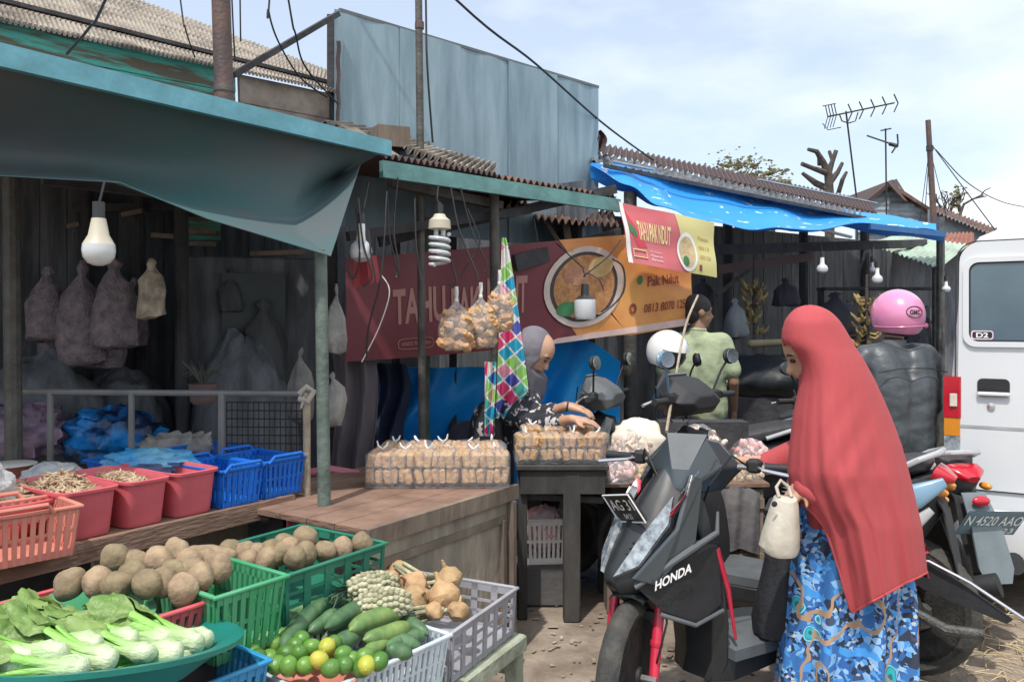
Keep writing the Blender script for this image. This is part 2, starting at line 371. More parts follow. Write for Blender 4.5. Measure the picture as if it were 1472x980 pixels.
# ================================================================== MIDDLE STALL
B0 = P(548,243,4.02); B1 = P(890,296,5.40); dB = B1-B0
sb = thing('market_stall', 'tofu stall in the middle under a dull green beam', 'market stall', (B0.x, B0.y, 0), 'market stalls of the row')
M().beam(B0, B1, .03, .085).build('fascia', m_teal2, sb)
mm = M(); corr(mm, B0+UP*.07, B0.lerp(B1,.42)+UP*.07, B0.lerp(B1,.42)+LEFT*2.4+UP*.3, B0+LEFT*2.4+UP*.3, 20, .014, .004, 8)
mm.build('roof', m_rustd, sb)
mm = M(); corr(mm, B0.lerp(B1,.40)+UP*.065+LEFT*.02, B1+UP*.065+LEFT*.02, B1+LEFT*2.6+UP*.25, B0.lerp(B1,.5)+LEFT*2.6+UP*.28, 22, .014, .004, 8)
mm.build('roof', m_rust, sb)
p = P(710,300,4.75); M().tube([(p.x+.03,p.y,0),(p.x,p.y,2.27)], .03, 14).build('post', m_steelg, sb)
p = P(613,300,5.3); M().tube([(p.x,p.y,0),(p.x,p.y,2.2)], .024, 12).build('post', m_gpole, sb)
p = P(906,300,6.1); M().tube([(p.x,p.y,0),(p.x,p.y,2.5)], .05, 12).build('post', m_steelg, sb)
M().beam(P(545,348,4.6), P(884,272,5.35), .04,.06).build('rafter', m_dark, sb)
M().beam(P(500,340,4.3), P(760,302,5.0), .05,.05).build('rafter', m_dark, sb)
M().beam(P(560,262,4.3), P(720,296,4.9), .05,.05).build('rafter', m_steelg, sb)
M().beam(P(740,378,5.05), P(892,338,5.6), .03,.10).build('rafter', m_dark, sb)
M().beam(P(780,312,5.9), P(806,352,5.9), .05,.03).build('brace', m_wood, sb)
M().beam(P(812,312,5.9), P(818,352,5.9), .05,.03).build('brace', m_wood, sb)
M().beam(P(540,376,5.6), P(735,366,5.9), .03,.04).build('slat', m_wood, sb)
M().beam(P(650,378,5.6), P(780,378,5.9), .02,.02).build('slat', m_steelg, sb)
mm = M(); corr(mm, P(766,316,5.6), P(890,324,6.0), P(880,302,6.8), P(770,300,6.6), 13, .02, .004, 10); mm.build('roof_scrap', m_rust, sb)
mm = M(); corr(mm, P(672,292,5.2), P(760,302,5.5), P(765,285,6.2), P(676,280,6.0), 8, .02, .004, 10); mm.build('roof_scrap', mat('pale_rust', (.55,.36,.26), .8, scale=5, c2=(.3,.16,.1)), sb)
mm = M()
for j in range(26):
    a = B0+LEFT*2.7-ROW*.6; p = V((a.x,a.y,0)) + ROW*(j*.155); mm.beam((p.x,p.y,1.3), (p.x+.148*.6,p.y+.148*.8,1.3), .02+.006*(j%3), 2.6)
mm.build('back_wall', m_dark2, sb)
# scraps of corrugated sheet laid on the two roofs
o = M(); corr(o, P(462,178,4.55), P(588,216,4.75), P(625,210,5.3), P(512,180,5.1), 8, .022, .006, 10)
tag(o.build('roof_sheet', mat('grey_scrap', (.20,.19,.17), .8, scale=6, c2=(.10,.09,.08), bump=.4)), 'loose grey corrugated sheet lying where the two roofs meet', 'roof sheet')
o = M(); corr(o, P(580,214,4.35), P(700,254,4.8), P(716,238,5.4), P(610,212,5.0), 13, .022, .006, 10)
tag(o.build('roof_sheet', m_asb), 'pale corrugated scrap sheet above the dull green beam', 'roof sheet')
o = M().beam(P(500,188,4.5), P(566,232,4.2), .12,.05); o.beam(P(540,196,4.6), P(585,200,4.7), .1,.12)
tag(o.build('wooden_block', m_wood), 'weathered timber offcut wedged at the end of the teal roof edge', 'timber')

# ================================================================== HOUSE BEHIND (asbestos roof)
E0 = P(-260,-30,3.2); E1 = P(0,28,3.55); E2 = P(486,132,4.9)
hs = thing('old_building', 'old building with a long grey brown corrugated roof, behind the left stall', 'building', (E1.x,E1.y,0))
mm = M(); corr(mm, E1-(E2-E1)*.5, E2, P(500,112,8.2), P(-420,-230,6.0), 120, .011, .008, 6, nv=6); mm.build('roof', m_asb, hs)
M().beam((E1-(E2-E1)*.5).lerp(P(-420,-230,6.0),.10)+UP*.03, E2.lerp(P(500,112,8.2),.10)+UP*.03, .03,.02).build('batten', m_dark, hs)
d = (E2-E1).normalized()
mm = M()
for j in range(4):
    z = -.045-.13*j; mm.beam(E1-d*1.5+UP*z+LEFT*.07, E1.lerp(E2,.645)+UP*z+LEFT*.07, .025+.006*(j%2), .125)
mm.build('boarding', m_tealboard, hs)
mm = M()
for j in range(3): mm.beam(E1.lerp(E2,.66)+UP*(-.08-.16*j)+LEFT*.07, E2+UP*(-.08-.16*j)+LEFT*.07, .025+.006*(j%2), .155)
mm.build('boarding', mat('stained_board', (.34,.29,.25), .85, scale=4, c2=(.12,.09,.08), bump=.4), hs)
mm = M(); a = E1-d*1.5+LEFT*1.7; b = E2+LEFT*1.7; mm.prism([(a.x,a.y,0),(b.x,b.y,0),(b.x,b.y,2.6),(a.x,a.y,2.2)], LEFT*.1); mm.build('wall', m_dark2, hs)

# blue sheet-metal wall
q = [P(484,14,4.9), P(858,126,6.45)]
dd = (q[1]-q[0]); dd.z = 0; ln = dd.length; dd.normalize(); nrm = V((dd.y,-dd.x,0))
z0, z1 = q[0].z, q[1].z
wl = thing('sheet_metal_wall', 'tall wall of dented pale blue metal sheets rising above the stalls', 'wall', (q[0].x,q[0].y,0))
for k in range(5):
    u0, u1 = k/5, (k+1)/5
    def f(u, v, u0=u0, u1=u1, k=k):
        t = u0+(u1-u0)*u; zt = z0+(z1-z0)*t; p = V((q[0].x,q[0].y,0))+dd*(ln*t+(u-.5)*.03); z = zt-(1-v)*1.32
        bend = .003*math.sin(u*PI*3+k)+.012*mnoise.noise(V((t*5,z*1.2,k)))+ .006*(k%2)
        return V((p.x,p.y,z))+nrm*bend
    M().sheet(f, 14, 20, .003).build('metal_sheet', m_panel, wl)
mm = M()
for t in (0,.2,.4,.6,.8,1): p = V((q[0].x,q[0].y,0))+dd*(ln*t)-nrm*.06; mm.beam((p.x,p.y,0),(p.x,p.y,z0+(z1-z0)*t-.02), .05,.05, up=V((0,1,0)))
mm.build('frame', m_dark, wl)
M().beam(P(486,18,4.93)+UP*.01, P(858,128,6.48)+UP*.01, .05,.02).build('capping', m_greyp, wl)
M().sheet(lambda u,v: P(484+u*6, 60+v*125, 4.87)+V((.004*math.sin(v*20),-.012,0)), 3, 14, .003).build('edge_strip', m_steel, wl)

# poles and brace
def pole(name, label, cat, pts, r, m, seg=12, group=None):
    return tag(M().tube(pts, r, seg).build(name, m), label, cat, group)
p = P(322,140,3.95); po = thing('steel_pole', 'thick rusty red-brown pole standing above the left stall roof', 'pole', (p.x,p.y,0))
M().tube([(p.x+.015,p.y,2.30),(p.x,p.y,2.62),(p.x-.03,p.y,3.6)], [.046,.046,.044], 16).build('shaft', m_steel, po)
M().lathe([(.05,0),(.052,.01),(.05,.03)], (p.x,p.y,2.64), 16).build('collar', m_steelg, po)
p = P(604,200,4.6); po = thing('steel_pole', 'thin dark pole in front of the blue metal wall', 'pole', (p.x,p.y,0))
M().tube([(p.x+.02,p.y,0),(p.x,p.y,2.6),(p.x-.015,p.y,3.9)], [.024,.022,.02], 12).build('shaft', m_steelg, po)
M().lathe([(.026,0),(.027,.02),(.026,.04)], P(603,42,4.6), 12).build('collar', m_steel, po)
tag(M().beam(P(336,108,4.1), P(486,20,4.85), .03,.03).build('metal_brace', m_dark), 'slanting dark bar from the brown pole to the blue wall', 'brace')

# ================================================================== RIGHT STALL ROW
C0 = V((.85,6.1,0)); C1 = V((4.6,8.6,0)); dC = (C1-C0).normalized(); nC = V((-dC.y,dC.x,0))
sr = thing('market_stall', 'dim stall behind the motorbikes under the bright blue tarpaulin', 'market stall', C0, 'market stalls of the row')
mm = M()
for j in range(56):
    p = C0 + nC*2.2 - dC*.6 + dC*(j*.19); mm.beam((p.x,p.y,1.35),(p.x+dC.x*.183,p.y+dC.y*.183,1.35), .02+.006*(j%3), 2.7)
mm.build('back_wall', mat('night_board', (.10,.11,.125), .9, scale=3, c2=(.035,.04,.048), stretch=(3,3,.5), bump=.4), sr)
for (px,Y) in [(1046,8.1),(1155,8.6),(1243,8.9),(1352,7.9)]:
    p = P(px,400,Y); M().tube([(p.x,p.y,0),(p.x,p.y,2.55)], .05 if px<1300 else .04, 8).build('post', m_steelg if px>1300 else m_dark, sr)
M().beam(P(1030,388,7.2), P(1165,369,8.0), .05,.08).build('rafter', mat('reddish_beam', (.10,.06,.06), .8), sr)
M().beam(P(1000,360,7.0), P(1330,350,9.0), .05,.09).build('rafter', m_dark, sr)
M().beam(P(1030,425,8.0), P(1078,386,8.0), .04,.04).build('brace', m_steelg, sr)
M().beam(P(1176,329,7.2), P(1224,341,7.2), .05,.018).build('slat', m_white, sr)
corr(mm:=M(), P(843,216,6.6), P(1262,308,8.8), P(1250,289,11.2), P(850,204,9.0), 60, .018,.004, 6, nv=2); mm.build('roof', m_rustd, sr)
corr(mm:=M(), P(850,232,6.35), P(1262,318,8.4), P(1262,309,8.75), P(846,218,6.65), 46, .014,.004, 6, nv=2); mm.build('roof', m_dark2, sr)
M().beam(P(868,238,6.3), P(1245,314,8.3), .02,.03).build('fascia', m_dark, sr)
for (x0,y0,x1,y1) in [(1090,258,1260,292),(880,232,940,244)]: M().beam(P(x0,y0,7.6 if x0>1000 else 6.4), P(x1,y1,8.9 if x0>1000 else 6.6), .03,.012).build('trim', m_zinc, sr)
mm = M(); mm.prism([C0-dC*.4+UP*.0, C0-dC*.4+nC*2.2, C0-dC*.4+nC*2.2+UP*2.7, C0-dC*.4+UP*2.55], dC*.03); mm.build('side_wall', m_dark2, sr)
tag(M().sheet(lambda u,v: P(842+8*math.sin(v*5)+u*22, 186+v*52, 6.5)+V((0,.05*math.sin(u*9+v*4),0)), 8, 10, .004).build('roof_flashing', m_rustd), 'curled dark flashing at the right end of the blue wall', 'flashing')

fr = [(848,236,6.2),(905,268,6.0),(960,302,5.9),(1030,323,5.9),(1130,331,6.3),(1250,322,6.9),(1358,334,7.4)]
bk = [(850,234,6.25),(905,240,6.6),(962,252,7.0),(1080,277,7.8),(1160,292,8.3),(1250,306,8.5),(1356,323,8.2)]
FR = [P(*a) for a in fr]; BK = [P(*a) for a in bk]
def pl(pts, t): n=len(pts)-1; i=min(int(t*n),n-1); return pts[i].lerp(pts[i+1], t*n-i)
def btf(u, v):
    p = pl(FR,u).lerp(pl(BK,u), v); s = math.sin(PI*v)
    return p + UP*(-.10*s + .035*math.sin(u*16+v*7)*s + .018*math.sin(u*41+v*3)*(1-v*.5)*min(1,u*5))
bt = M().sheet(btf, 90, 14, .004).build('tarp', m_tarpc)
tag(bt, 'bright blue tarpaulin with white worn spots stretched as an awning', 'tarpaulin')
M().beam(FR[5]+UP*-.02, FR[6]+UP*-.02, .03,.05).build('hem_bar', mat('blue_bar', (.02,.12,.32), .5), bt, world=False)
# green-white awning and rusty roof beyond
aw = thing('awning', 'faded pale green sheet awning sloping beside the van', 'awning', tuple(P(1310,383,8)*1))
corr(mm:=M(), P(1248,350,9.2), P(1350,386,8.0), P(1392,352,8.6), P(1290,338,9.8), 16, .012,.004, 8); mm.build('sheet', mat('faded_green', (.42,.55,.45), .7, scale=4, c2=(.28,.33,.28)), aw)
p = P(1345,384,8.1); M().tube([(p.x,p.y,0),tuple(p)], .035, 8).build('post', m_steelg, aw)
rr = thing('shed', 'low shed with rust red roofing seen over the awning', 'shed', (P(1330,340,10.5).x, 10.5, 0))
corr(mm:=M(), P(1262,350,10), P(1400,356,10.5), P(1400,334,12), P(1296,338,11.5), 18, .014,.004, 8); mm.build('roof', mat('rust_red', (.36,.15,.10), .8, scale=4, c2=(.18,.08,.06)), rr)
mm = M(); a = P(1275,352,11); b = P(1420,352,11); mm.prism([(a.x,11,0),(b.x,11,0),(b.x,11,b.z),(a.x,11,a.z)], (0,.1,0)); mm.build('wall', m_dark2, rr)
# gable shed with zinc wall
gs = thing('shed', 'far shed with a pale ribbed zinc gable and dark tilted roof piece', 'shed', (P(1290,300,15).x, 15, 0))
def gf(u, v):
    x = 1232+u*118; yt = 300-u/.43*38 if u < .43 else 262+(u-.43)/.57*50
    p = P(x, 335+(yt-335)*v, 15); return p+V((0,.012*math.sin(p.z*60),0))
M().sheet(gf, 30, 60, .004).build('gable_wall', m_zinc, gs)
mm=M(); a=P(1232,335,15.05); b=P(1350,335,15.05); mm.prism([(a.x,a.y,0),(b.x,b.y,0),(b.x,b.y,b.z+.1),(a.x,a.y,a.z+.1)], (0,.1,0)); mm.build('wall', m_zinc, gs)
M().prism([P(1228,303,14.9),P(1283,258,14.9),P(1286,262,14.9),P(1232,307,14.9)], (0,2.5,0)).build('roof', m_rustd, gs)
M().prism([P(1280,262,14.85),P(1352,308,14.85),P(1352,313,14.85),P(1280,268,14.85)], (0,2.5,0)).build('roof', m_rust, gs)
M().sheet(lambda u,v: P(1275+u*36+v*24,262+u*-1+v*26-u*12*(1-v),14.6)+V((0,u*.6,0)), 8, 6, .02).build('roof_piece', m_rustd, gs)
rh = thing('shed', 'far grey shed with a long rusty roof edge, just left of the van roof', 'shed', (P(1390,320,13).x, 13, 0))
M().prism([P(1338,300,13),P(1432,338,13),P(1432,430,13),P(1338,430,13)], (0,.1,0)).build('wall', mat('grey_wall',(.30,.36,.42),.8,scale=4), rh)
corr(mm:=M(), P(1336,302,12.8), P(1436,342,12.8), P(1436,330,15), P(1336,292,15), 18, .02,.004, 8); mm.build('roof', m_rust, rh)

# antennas, masts, trees
def antenna1():
    b = P(1232,290,12); t = P(1216,160,12); an = thing('tv_antenna', 'long ribbed television antenna on a leaning mast, higher of the two', 'antenna', (b.x,b.y,b.z-1.0), 'roof antennas')
    M().tube([b-UP*1.0, b, t], .014, 6).build('mast', m_wire, an)
    s = P(1190,168,12.1); e = P(1286,148,11.6); mm = M(); mm.tube([s,e], .012, 6)
    mm.build('boom', m_wire, an); mm = M()
    for k in range(5):
        c = s.lerp(e, .3+.17*k); pts=[c+V((.02-.05*abs(q)*1.2,0,q*.13))+V((.05,0,0)) for q in (-1,-.5,0,.5,1)]; mm.tube(pts, .010, 5)
    for k in range(4):
        c = s.lerp(e, .0+.045*k)
        mm.tube([c, c+V((-.06,-.06,.15))], .008,4); mm.tube([c, c+V((-.03,.06,-.17))], .008,4)
    mm.tube([s+V((-.08,0,.16)), s+V((.12,0,.2))], .007,4); mm.tube([s+V((-.08,0,-.1)), s+V((0,0,-.2)), s+V((.2,0,-.16))], .007,4)
    c = s.lerp(e,.32); mm.tube([c+V((-.14,0,-.02)), c+V((-.10,0,-.13)), c+V((0,0,-.16)), c+V((.1,0,-.13)), c+V((.14,0,0))], .010,5)
    mm.build('element', m_wire, an)
antenna1()
b = P(1275,320,13); t = P(1273,185,13); an = thing('tv_antenna', 'small cross shaped television antenna on an upright mast over the gable shed', 'antenna', (b.x,b.y,b.z-.5), 'roof antennas')
M().tube([b-UP*.5, t], .014, 6).build('mast', m_wire, an)
M().tube([P(1246,195,13), P(1290,210,12.8)], .014, 6).build('boom', m_wire, an)
M().tube([P(1266,188,13),P(1281,185,13)], .012,5).build('element', m_wire, an); M().tube([P(1290,193,12.8),P(1291,206,12.8),P(1282,220,12.8)], .014,5).build('element', m_wire, an); M().tube([P(1279,207,12.9),P(1290,210,12.8)], .035,6).build('junction_box', m_wire, an)
ma = thing('mast', 'tall slim rusty pole stayed by wires, beyond the sheds', 'pole', (P(1343,330,12.5).x,12.5,0))
b = P(1343,330,12.5); t = P(1334,173,12.5)
M().tube([(b.x,b.y,0), b, b.lerp(t,.5), t], [.06,.05,.045,.04], 8).build('shaft', m_steel, ma)
M().lathe([(.055,0),(.055,.08)], b.lerp(t,.72), 8).build('collar', m_dark, ma)
mm=M()
for e in [(1322,320,12.5),(1330,300,12),(1362,318,12.5)]: mm.tube([b.lerp(t,.75), P(*e)], .006,4)
mm.build('guy_wire', m_wire, ma)

def limbs(name, label, base, segs, leafm=None, nl=0, cat='tree'):
    t = thing(name, label, cat, tuple(base))
    mm = M()
    for s in segs: mm.tube([P(*q[:3]) for q in s], [q[3]*.62 for q in s], 8)
    mm.jitter(.03, 3); mm.build('trunk', m_bark, t); return t
limbs('pruned_tree', 'pruned leafless tree with stubby cut branches', (P(1192,280,14).x,14,0),
  [[(1192,420,14,.16),(1192,280,14,.14),(1190,250,14,.13),(1182,232,14,.09),(1174,218,13.9,.07),(1162,214,13.8,.05)],
   [(1190,250,14,.11),(1170,243,13.9,.07),(1152,236,13.8,.06)],[(1189,252,14,.11),(1196,232,14,.08),(1202,217,14,.07)],[(1196,232,14,.06),(1192,218,14.1,.05)],
   [(1192,262,14,.10),(1205,248,14,.07),(1212,235,14,.05)],[(1190,272,14,.10),(1172,264,14.2,.09),(1154,248,14.2,.05)],[(1206,276,14,.07),(1211,258,13.9,.06),(1218,247,13.9,.04)],[(1182,232,14,.05),(1178,226,14.1,.1),(1176,238,14.1,.04)]])
tr = thing('bare_tree', 'thin twiggy bare tree right of the tall slim pole', 'tree', (P(1365,310,16).x,16,0))
mm = M(); random.seed(5)
def twig(p, d, L_, r, dep):
    q = p + d*L_; mm.tube([p, p.lerp(q,.5)+V((random.uniform(-.05,.05),0,random.uniform(-.04,.04))), q], [r, r*.8, r*.6], 5)
    if dep: 
        for k in range(3): twig(p.lerp(q, random.uniform(.5,1)), (d+V((random.uniform(-.75,.85),random.uniform(-.5,.5),random.uniform(-.3,.5)))).normalized(), L_*random.uniform(.5,.8), r*.6, dep-1)
b = P(1365,330,16); mm.tube([(b.x,b.y,0), b], [.12,.07], 8); twig(b, V((0,0,1)), .35, .05, 3); twig(b, V((.5,0,.9)).normalized(), .6, .04, 2); twig(b, V((-.3,0,.9)).normalized(), .5, .03, 2)
mm.build('trunk', m_bark, tr)
mm = M().ell(P(1376,282,16),(.03,.03,.03))
for i in range(60):
    c = P(1376,282,16)+V((random.gauss(0,.09),random.gauss(0,.1),random.gauss(0,.12))); n_ = V((random.uniform(-1,1),random.uniform(-1,1),random.uniform(-1,1))).normalized(); d_,a,u = basis(n_); mm.add([c+a*.04,c+u*.03,c-a*.04,c-u*.03],[(0,1,2,3)])
mm.build('leaf_cluster', m_leafg, tr, smooth=False)
def bush_tree(px, py, Y, r, label):
    t = thing('tree', label, 'tree', (P(px,py,Y).x,Y,0), 'leafy trees behind the roofs'); b = P(px,py+50,Y); c0 = P(px,py,Y)
    mm = M(); mm.tube([(b.x,b.y,0), b, c0], [.15,.1,.05], 8)
    for k in range(9): a = random.uniform(0,2*PI); mm.tube([b.lerp(c0,random.random()), c0+V((math.cos(a)*r*.8, math.sin(a)*r*.5, random.uniform(-.3,.8)*r))], [.03,.008], 5)
    mm.build('trunk', m_bark, t); mm = M()
    for i in range(900):
        q = V((random.gauss(0,.5),random.gauss(0,.4),random.gauss(0,.38)))*r; cl = V([round(x*2.5)/2.5 for x in q])*.35; c = c0+q*.65+cl
        d_,a,u = basis(V((random.uniform(-1,1),random.uniform(-1,1),random.uniform(-1,1)))); s = random.uniform(.04,.09); mm.add([c+a*s,c+u*s*.5,c-a*s,c-u*s*.5],[(0,1,2,3)])
    mm.build('crown', m_leafg, t, smooth=False)
random.seed(3)
bush_tree(1062,258,19,.7,'yellow green treetop peeping over the dark roof, left one'); bush_tree(1108,268,18,.35,'small sparse treetop over the dark roof, right one')

# overhead cables
def cable(pts, r=.008, label='', m=m_wire):
    if pts[0][1] < 0:       # the wire comes from a line high overhead
        a, b = pts[0], pts[1]; k = 420/max(20,(b[1]-a[1])); pts = [(a[0]+(a[0]-b[0])*k*.8, a[1]-420, a[2]-(b[2]-a[2])*k*.3)] + list(pts)
    n = 30; out=[]
    for i in range(n+1): out.append(cr([tuple(P(*p)) for p in pts], i/n))
    tag(M().tube(out, r, 6).build('cable', m), label, 'cable', 'overhead cables')
cable([(640,-15,5),(770,92,5.6),(870,180,6.6),(950,238,8)], .008, 'black cable running down from the top to the right of the blue wall')
cable([(612,-10,4.5),(614,90,4.5),(622,205,4.6)], .006, 'thin blue cable hanging beside the thin dark pole')
cable([(345,-10,3.9),(346,60,3.95)], .004, 'thin wire straight up just right of the brown pole')
cable([(333,-10,3.8),(338,90,3.9)], .004, 'wire touching the top of the brown pole')
cable([(388,-10,3.9),(386,15,3.9),(400,60,4),(432,112,4.4),(470,140,4.7)], .005, 'kinked wire falling onto the corrugated roof, left of a pair')
cable([(413,-10,3.9),(425,50,4),(440,98,4.3),(486,150,4.8)], .005, 'wire falling toward the left edge of the blue wall')
cable([(258,-10,3.8),(266,40,3.8),(280,82,4.1)], .004, 'thin wire falling onto the middle of the corrugated roof')
cable([(156,-10,3.2),(130,38,3.3),(96,78,3.4)], .006, 'slanting grey wire over the left of the corrugated roof')
cable([(1345,215,13),(1390,262,13),(1440,290,14),(1490,300,15)], .008, 'faint wire from the slim pole to the right')
cable([(1342,212,13),(1385,270,12),(1430,330,11)], .008, 'wire from the slim pole down behind the van')
# ================================================================== TABLES AND GOODS
random.seed(11)
pink  = mat('faded_red_plastic', (.68,.14,.17), .5, scale=5, c2=(.54,.11,.13), bump=.05)
salmon= mat('salmon_plastic', (.64,.25,.19), .5, scale=5, c2=(.52,.19,.15))
redp  = mat('red_plastic', (.70,.11,.13), .45, scale=5, c2=(.55,.08,.10))
bluep = mat('blue_plastic', (.01,.17,.68), .4, scale=5, c2=(.01,.12,.50))
blue2 = mat('light_blue_plastic', (.03,.28,.56), .4, scale=5, var=.2)
green = mat('green_plastic', (.035,.30,.12), .4, scale=5, c2=(.10,.36,.20))
dgreen= mat('dark_green_plastic', (.015,.15,.10), .45, scale=5, c2=(.03,.20,.13))
tealp = mat('teal_plastic', (.012,.20,.17), .35, scale=4, c2=(.01,.15,.13))
greyc = mat('lilac_grey_plastic', (.36,.36,.40), .5, scale=6, c2=(.25,.26,.28))
palec = mat('pale_blue_white_plastic', (.55,.62,.68), .5, scale=6, c2=(.38,.45,.52))
m_pot = mat('potato_skin', (.33,.25,.155), .9, scale=26, c2=(.20,.15,.095), bump=.25, bscale=70, rv=.22, detail=9)
m_jic = mat('jicama_skin', (.56,.38,.21), .8, rv=.15, scale=9, c2=(.36,.22,.11), bump=.35, bscale=40)
m_lime= mat('lime_skin', (.10,.21,.04), .35, rv=.3, scale=8, c2=(.075,.22,.03), bump=.15, bscale=120)
m_limy= mat('yellow_lime_skin', (.50,.44,.07), .35, scale=8, c2=(.35,.42,.05), bump=.15, bscale=120)
m_cuc = mat('cucumber_skin', (.13,.24,.11), .45, rv=.25, scale=10, c2=(.03,.095,.04), stretch=(1,1,.2), bump=.2)
m_cucy= mat('pale_cucumber_skin', (.22,.32,.09), .45, scale=10, c2=(.07,.16,.05), stretch=(1,1,.2), bump=.2)
m_pine= mat('pineapple_skin', (.55,.54,.38), .75, scale=30, c2=(.20,.19,.11))
m_pleaf= mat('pineapple_leaf', (.22,.34,.26), .6, scale=10, c2=(.11,.20,.13))
m_stem= mat('bok_choy_stem', (.62,.72,.42), .42, scale=40, c2=(.50,.62,.32), stretch=(.12,1,1), bump=.3)
_n=m_stem.node_tree; _g=_n.nodes.new('ShaderNodeValToRGB'); _x=_n.nodes.new('ShaderNodeSeparateXYZ'); _t=[q for q in _n.nodes if q.type=='TEX_COORD'][0]; _m2=_n.nodes.new('ShaderNodeMapRange'); _m2.inputs['From Max'].default_value=.11
_n.links.new(_t.outputs['Object'],_x.inputs[0]); _n.links.new(_x.outputs['X'],_m2.inputs['Value']); _n.links.new(_m2.outputs['Result'],_g.inputs['Fac'])
_g.color_ramp.elements[0].color=(.90,.88,1.05,1); _g.color_ramp.elements[1].color=(.42,.74,.26,1); _mm=_n.nodes.new('ShaderNodeMix'); _mm.data_type='RGBA'; _mm.blend_type='MULTIPLY'; _mm.inputs['Factor'].default_value=1
_b=_n.nodes['Principled BSDF']; _src=_b.inputs['Base Color'].links[0].from_socket; _n.links.new(_src,_mm.inputs['A']); _n.links.new(_g.outputs['Color'],_mm.inputs['B']); _n.links.new(_mm.outputs['Result'],_b.inputs['Base Color'])
m_leaf= mat('bok_choy_leaf', (.26,.38,.12), .45, scale=9, c2=(.12,.24,.05), bump=.5, transl=.15)

def crate(name, label, cat, c, L_, W, H, yaw, m, wall='slots', taper=.9, group=None, rim=.014, handle=False, nx=9):
    """open plastic crate; c = centre of the floor, built in local axes, x = long side"""
    t = thing(name, label, cat, c, group, yaw)
    b = M(); tk = .004
    b.box((0,0,.006), (L_*taper, W*taper, .008))
    def side(p, q, pt, qt, nrm):
        # slatted wall between bottom edge p-q and top edge pt-qt
        p,q,pt,qt = V(p),V(q),V(pt),V(qt); n = max(3, int((q-p).length/.022))
        if wall == 'solid': b.prism([p,q,qt,pt], nrm*tk); return
        rows = [(0,.14),(.48,.54),(.86,1)] if wall == 'slots' else [(0,.12),(.36,.42),(.60,.66),(.84,1)]
        for a, c_ in rows: b.prism([p.lerp(pt,a), q.lerp(qt,a), q.lerp(qt,c_), p.lerp(pt,c_)], nrm*tk)
        step = 1/n if wall == 'slots' else 1/max(3,int((q-p).length/.07))
        k = 0
        while k*step <= 1.0001:
            u = k*step; w_ = (.28 if wall=='slots' else .16)*step
            u0, u1 = max(0,u-w_), min(1,u+w_)
            b.prism([p.lerp(q,u0), p.lerp(q,u1), pt.lerp(qt,u1), pt.lerp(qt,u0)], nrm*(tk+.002)); k += 1
    x, y, X, Y = L_*taper/2, W*taper/2, L_/2, W/2
    side((-x,-y,0),(x,-y,0),(-X,-Y,H),(X,-Y,H), V((0,-1,0))); side((x,y,0),(-x,y,0),(X,Y,H),(-X,Y,H), V((0,1,0)))
    side((x,-y,0),(x,y,0),(X,-Y,H),(X,Y,H), V((1,0,0))); side((-x,y,0),(-x,-y,0),(-X,Y,H),(-X,-Y,H), V((-1,0,0)))
    b.build('body', m, t, world=False)
    r = M(); k = .006
    for (p,q,u) in (((-X-k,-Y-k,H),(X+k,-Y-k,H),0),((-X-k,Y+k,H),(X+k,Y+k,H),0)): r.box(((p[0]+q[0])/2,p[1],H), (abs(q[0]-p[0])+rim, rim, rim*.8), bev=.003)
    for xx in (-X-k, X+k): r.box((xx,0,H+.0005), (rim, W+2*k-rim, rim*.8), bev=.003)
    r.build('rim', m, t, world=False)
    if handle:
        for s in (-1,1):
            h = M(); h.tube([(X*.55*0-.09, s*(Y+.012), H-.005),(-.07,s*(Y+.02),H+.022),(.07,s*(Y+.02),H+.022),(.09,s*(Y+.012),H-.005)], .007, 8); h.build('handle', m, t, world=False)
    return t

# ---- left display table
TA = PZ(0,806,.78); TB = PZ(421,711,.78); dT = (TB-TA); TA2 = TA - dT*.35; dTn = dT.normalized(); nT = V((-dTn.y,dTn.x,0)); tyaw = math.atan2(dTn.y,dTn.x)
tb = thing('display_table', 'rough plank table carrying the red tubs and blue crates', 'table', (TB.x,TB.y,0))
M().beam(TA2+UP*-.032, TB+UP*-.032, .03,.07).build('front_board', m_woodh, tb)
mm = M()
for k in range(6): mm.beam(TA2+nT*(.09+.145*k)+UP*-.014, TB+nT*(.09+.145*k)+UP*-.014, .138, .025)
mm.build('table_top', m_woodh, tb)
for (u,n_) in ((.02,.06),(.55,.06),(.98,.06),(.02,.8),(.98,.8)):
    p = TA2.lerp(TB,u)+nT*n_; M().beam((p.x,p.y,0),(p.x,p.y,.74), .06,.05, up=V((0,1,0))).build('leg', m_dark if u>.9 else m_wood, tb)
a = TA2.lerp(TB,.55)+nT*.30; b = TB+nT*.30; M().beam((a.x,a.y,.64),(b.x,b.y,.64), .02,.16).build('apron', m_woodg, tb)
a = TA2+nT*.5; b = TB+nT*.5; M().prism([(a.x,a.y,0.02),(b.x,b.y,.02),(b.x,b.y,.7),(a.x,a.y,.7)], nT*.02).build('back_board', m_dark, tb)

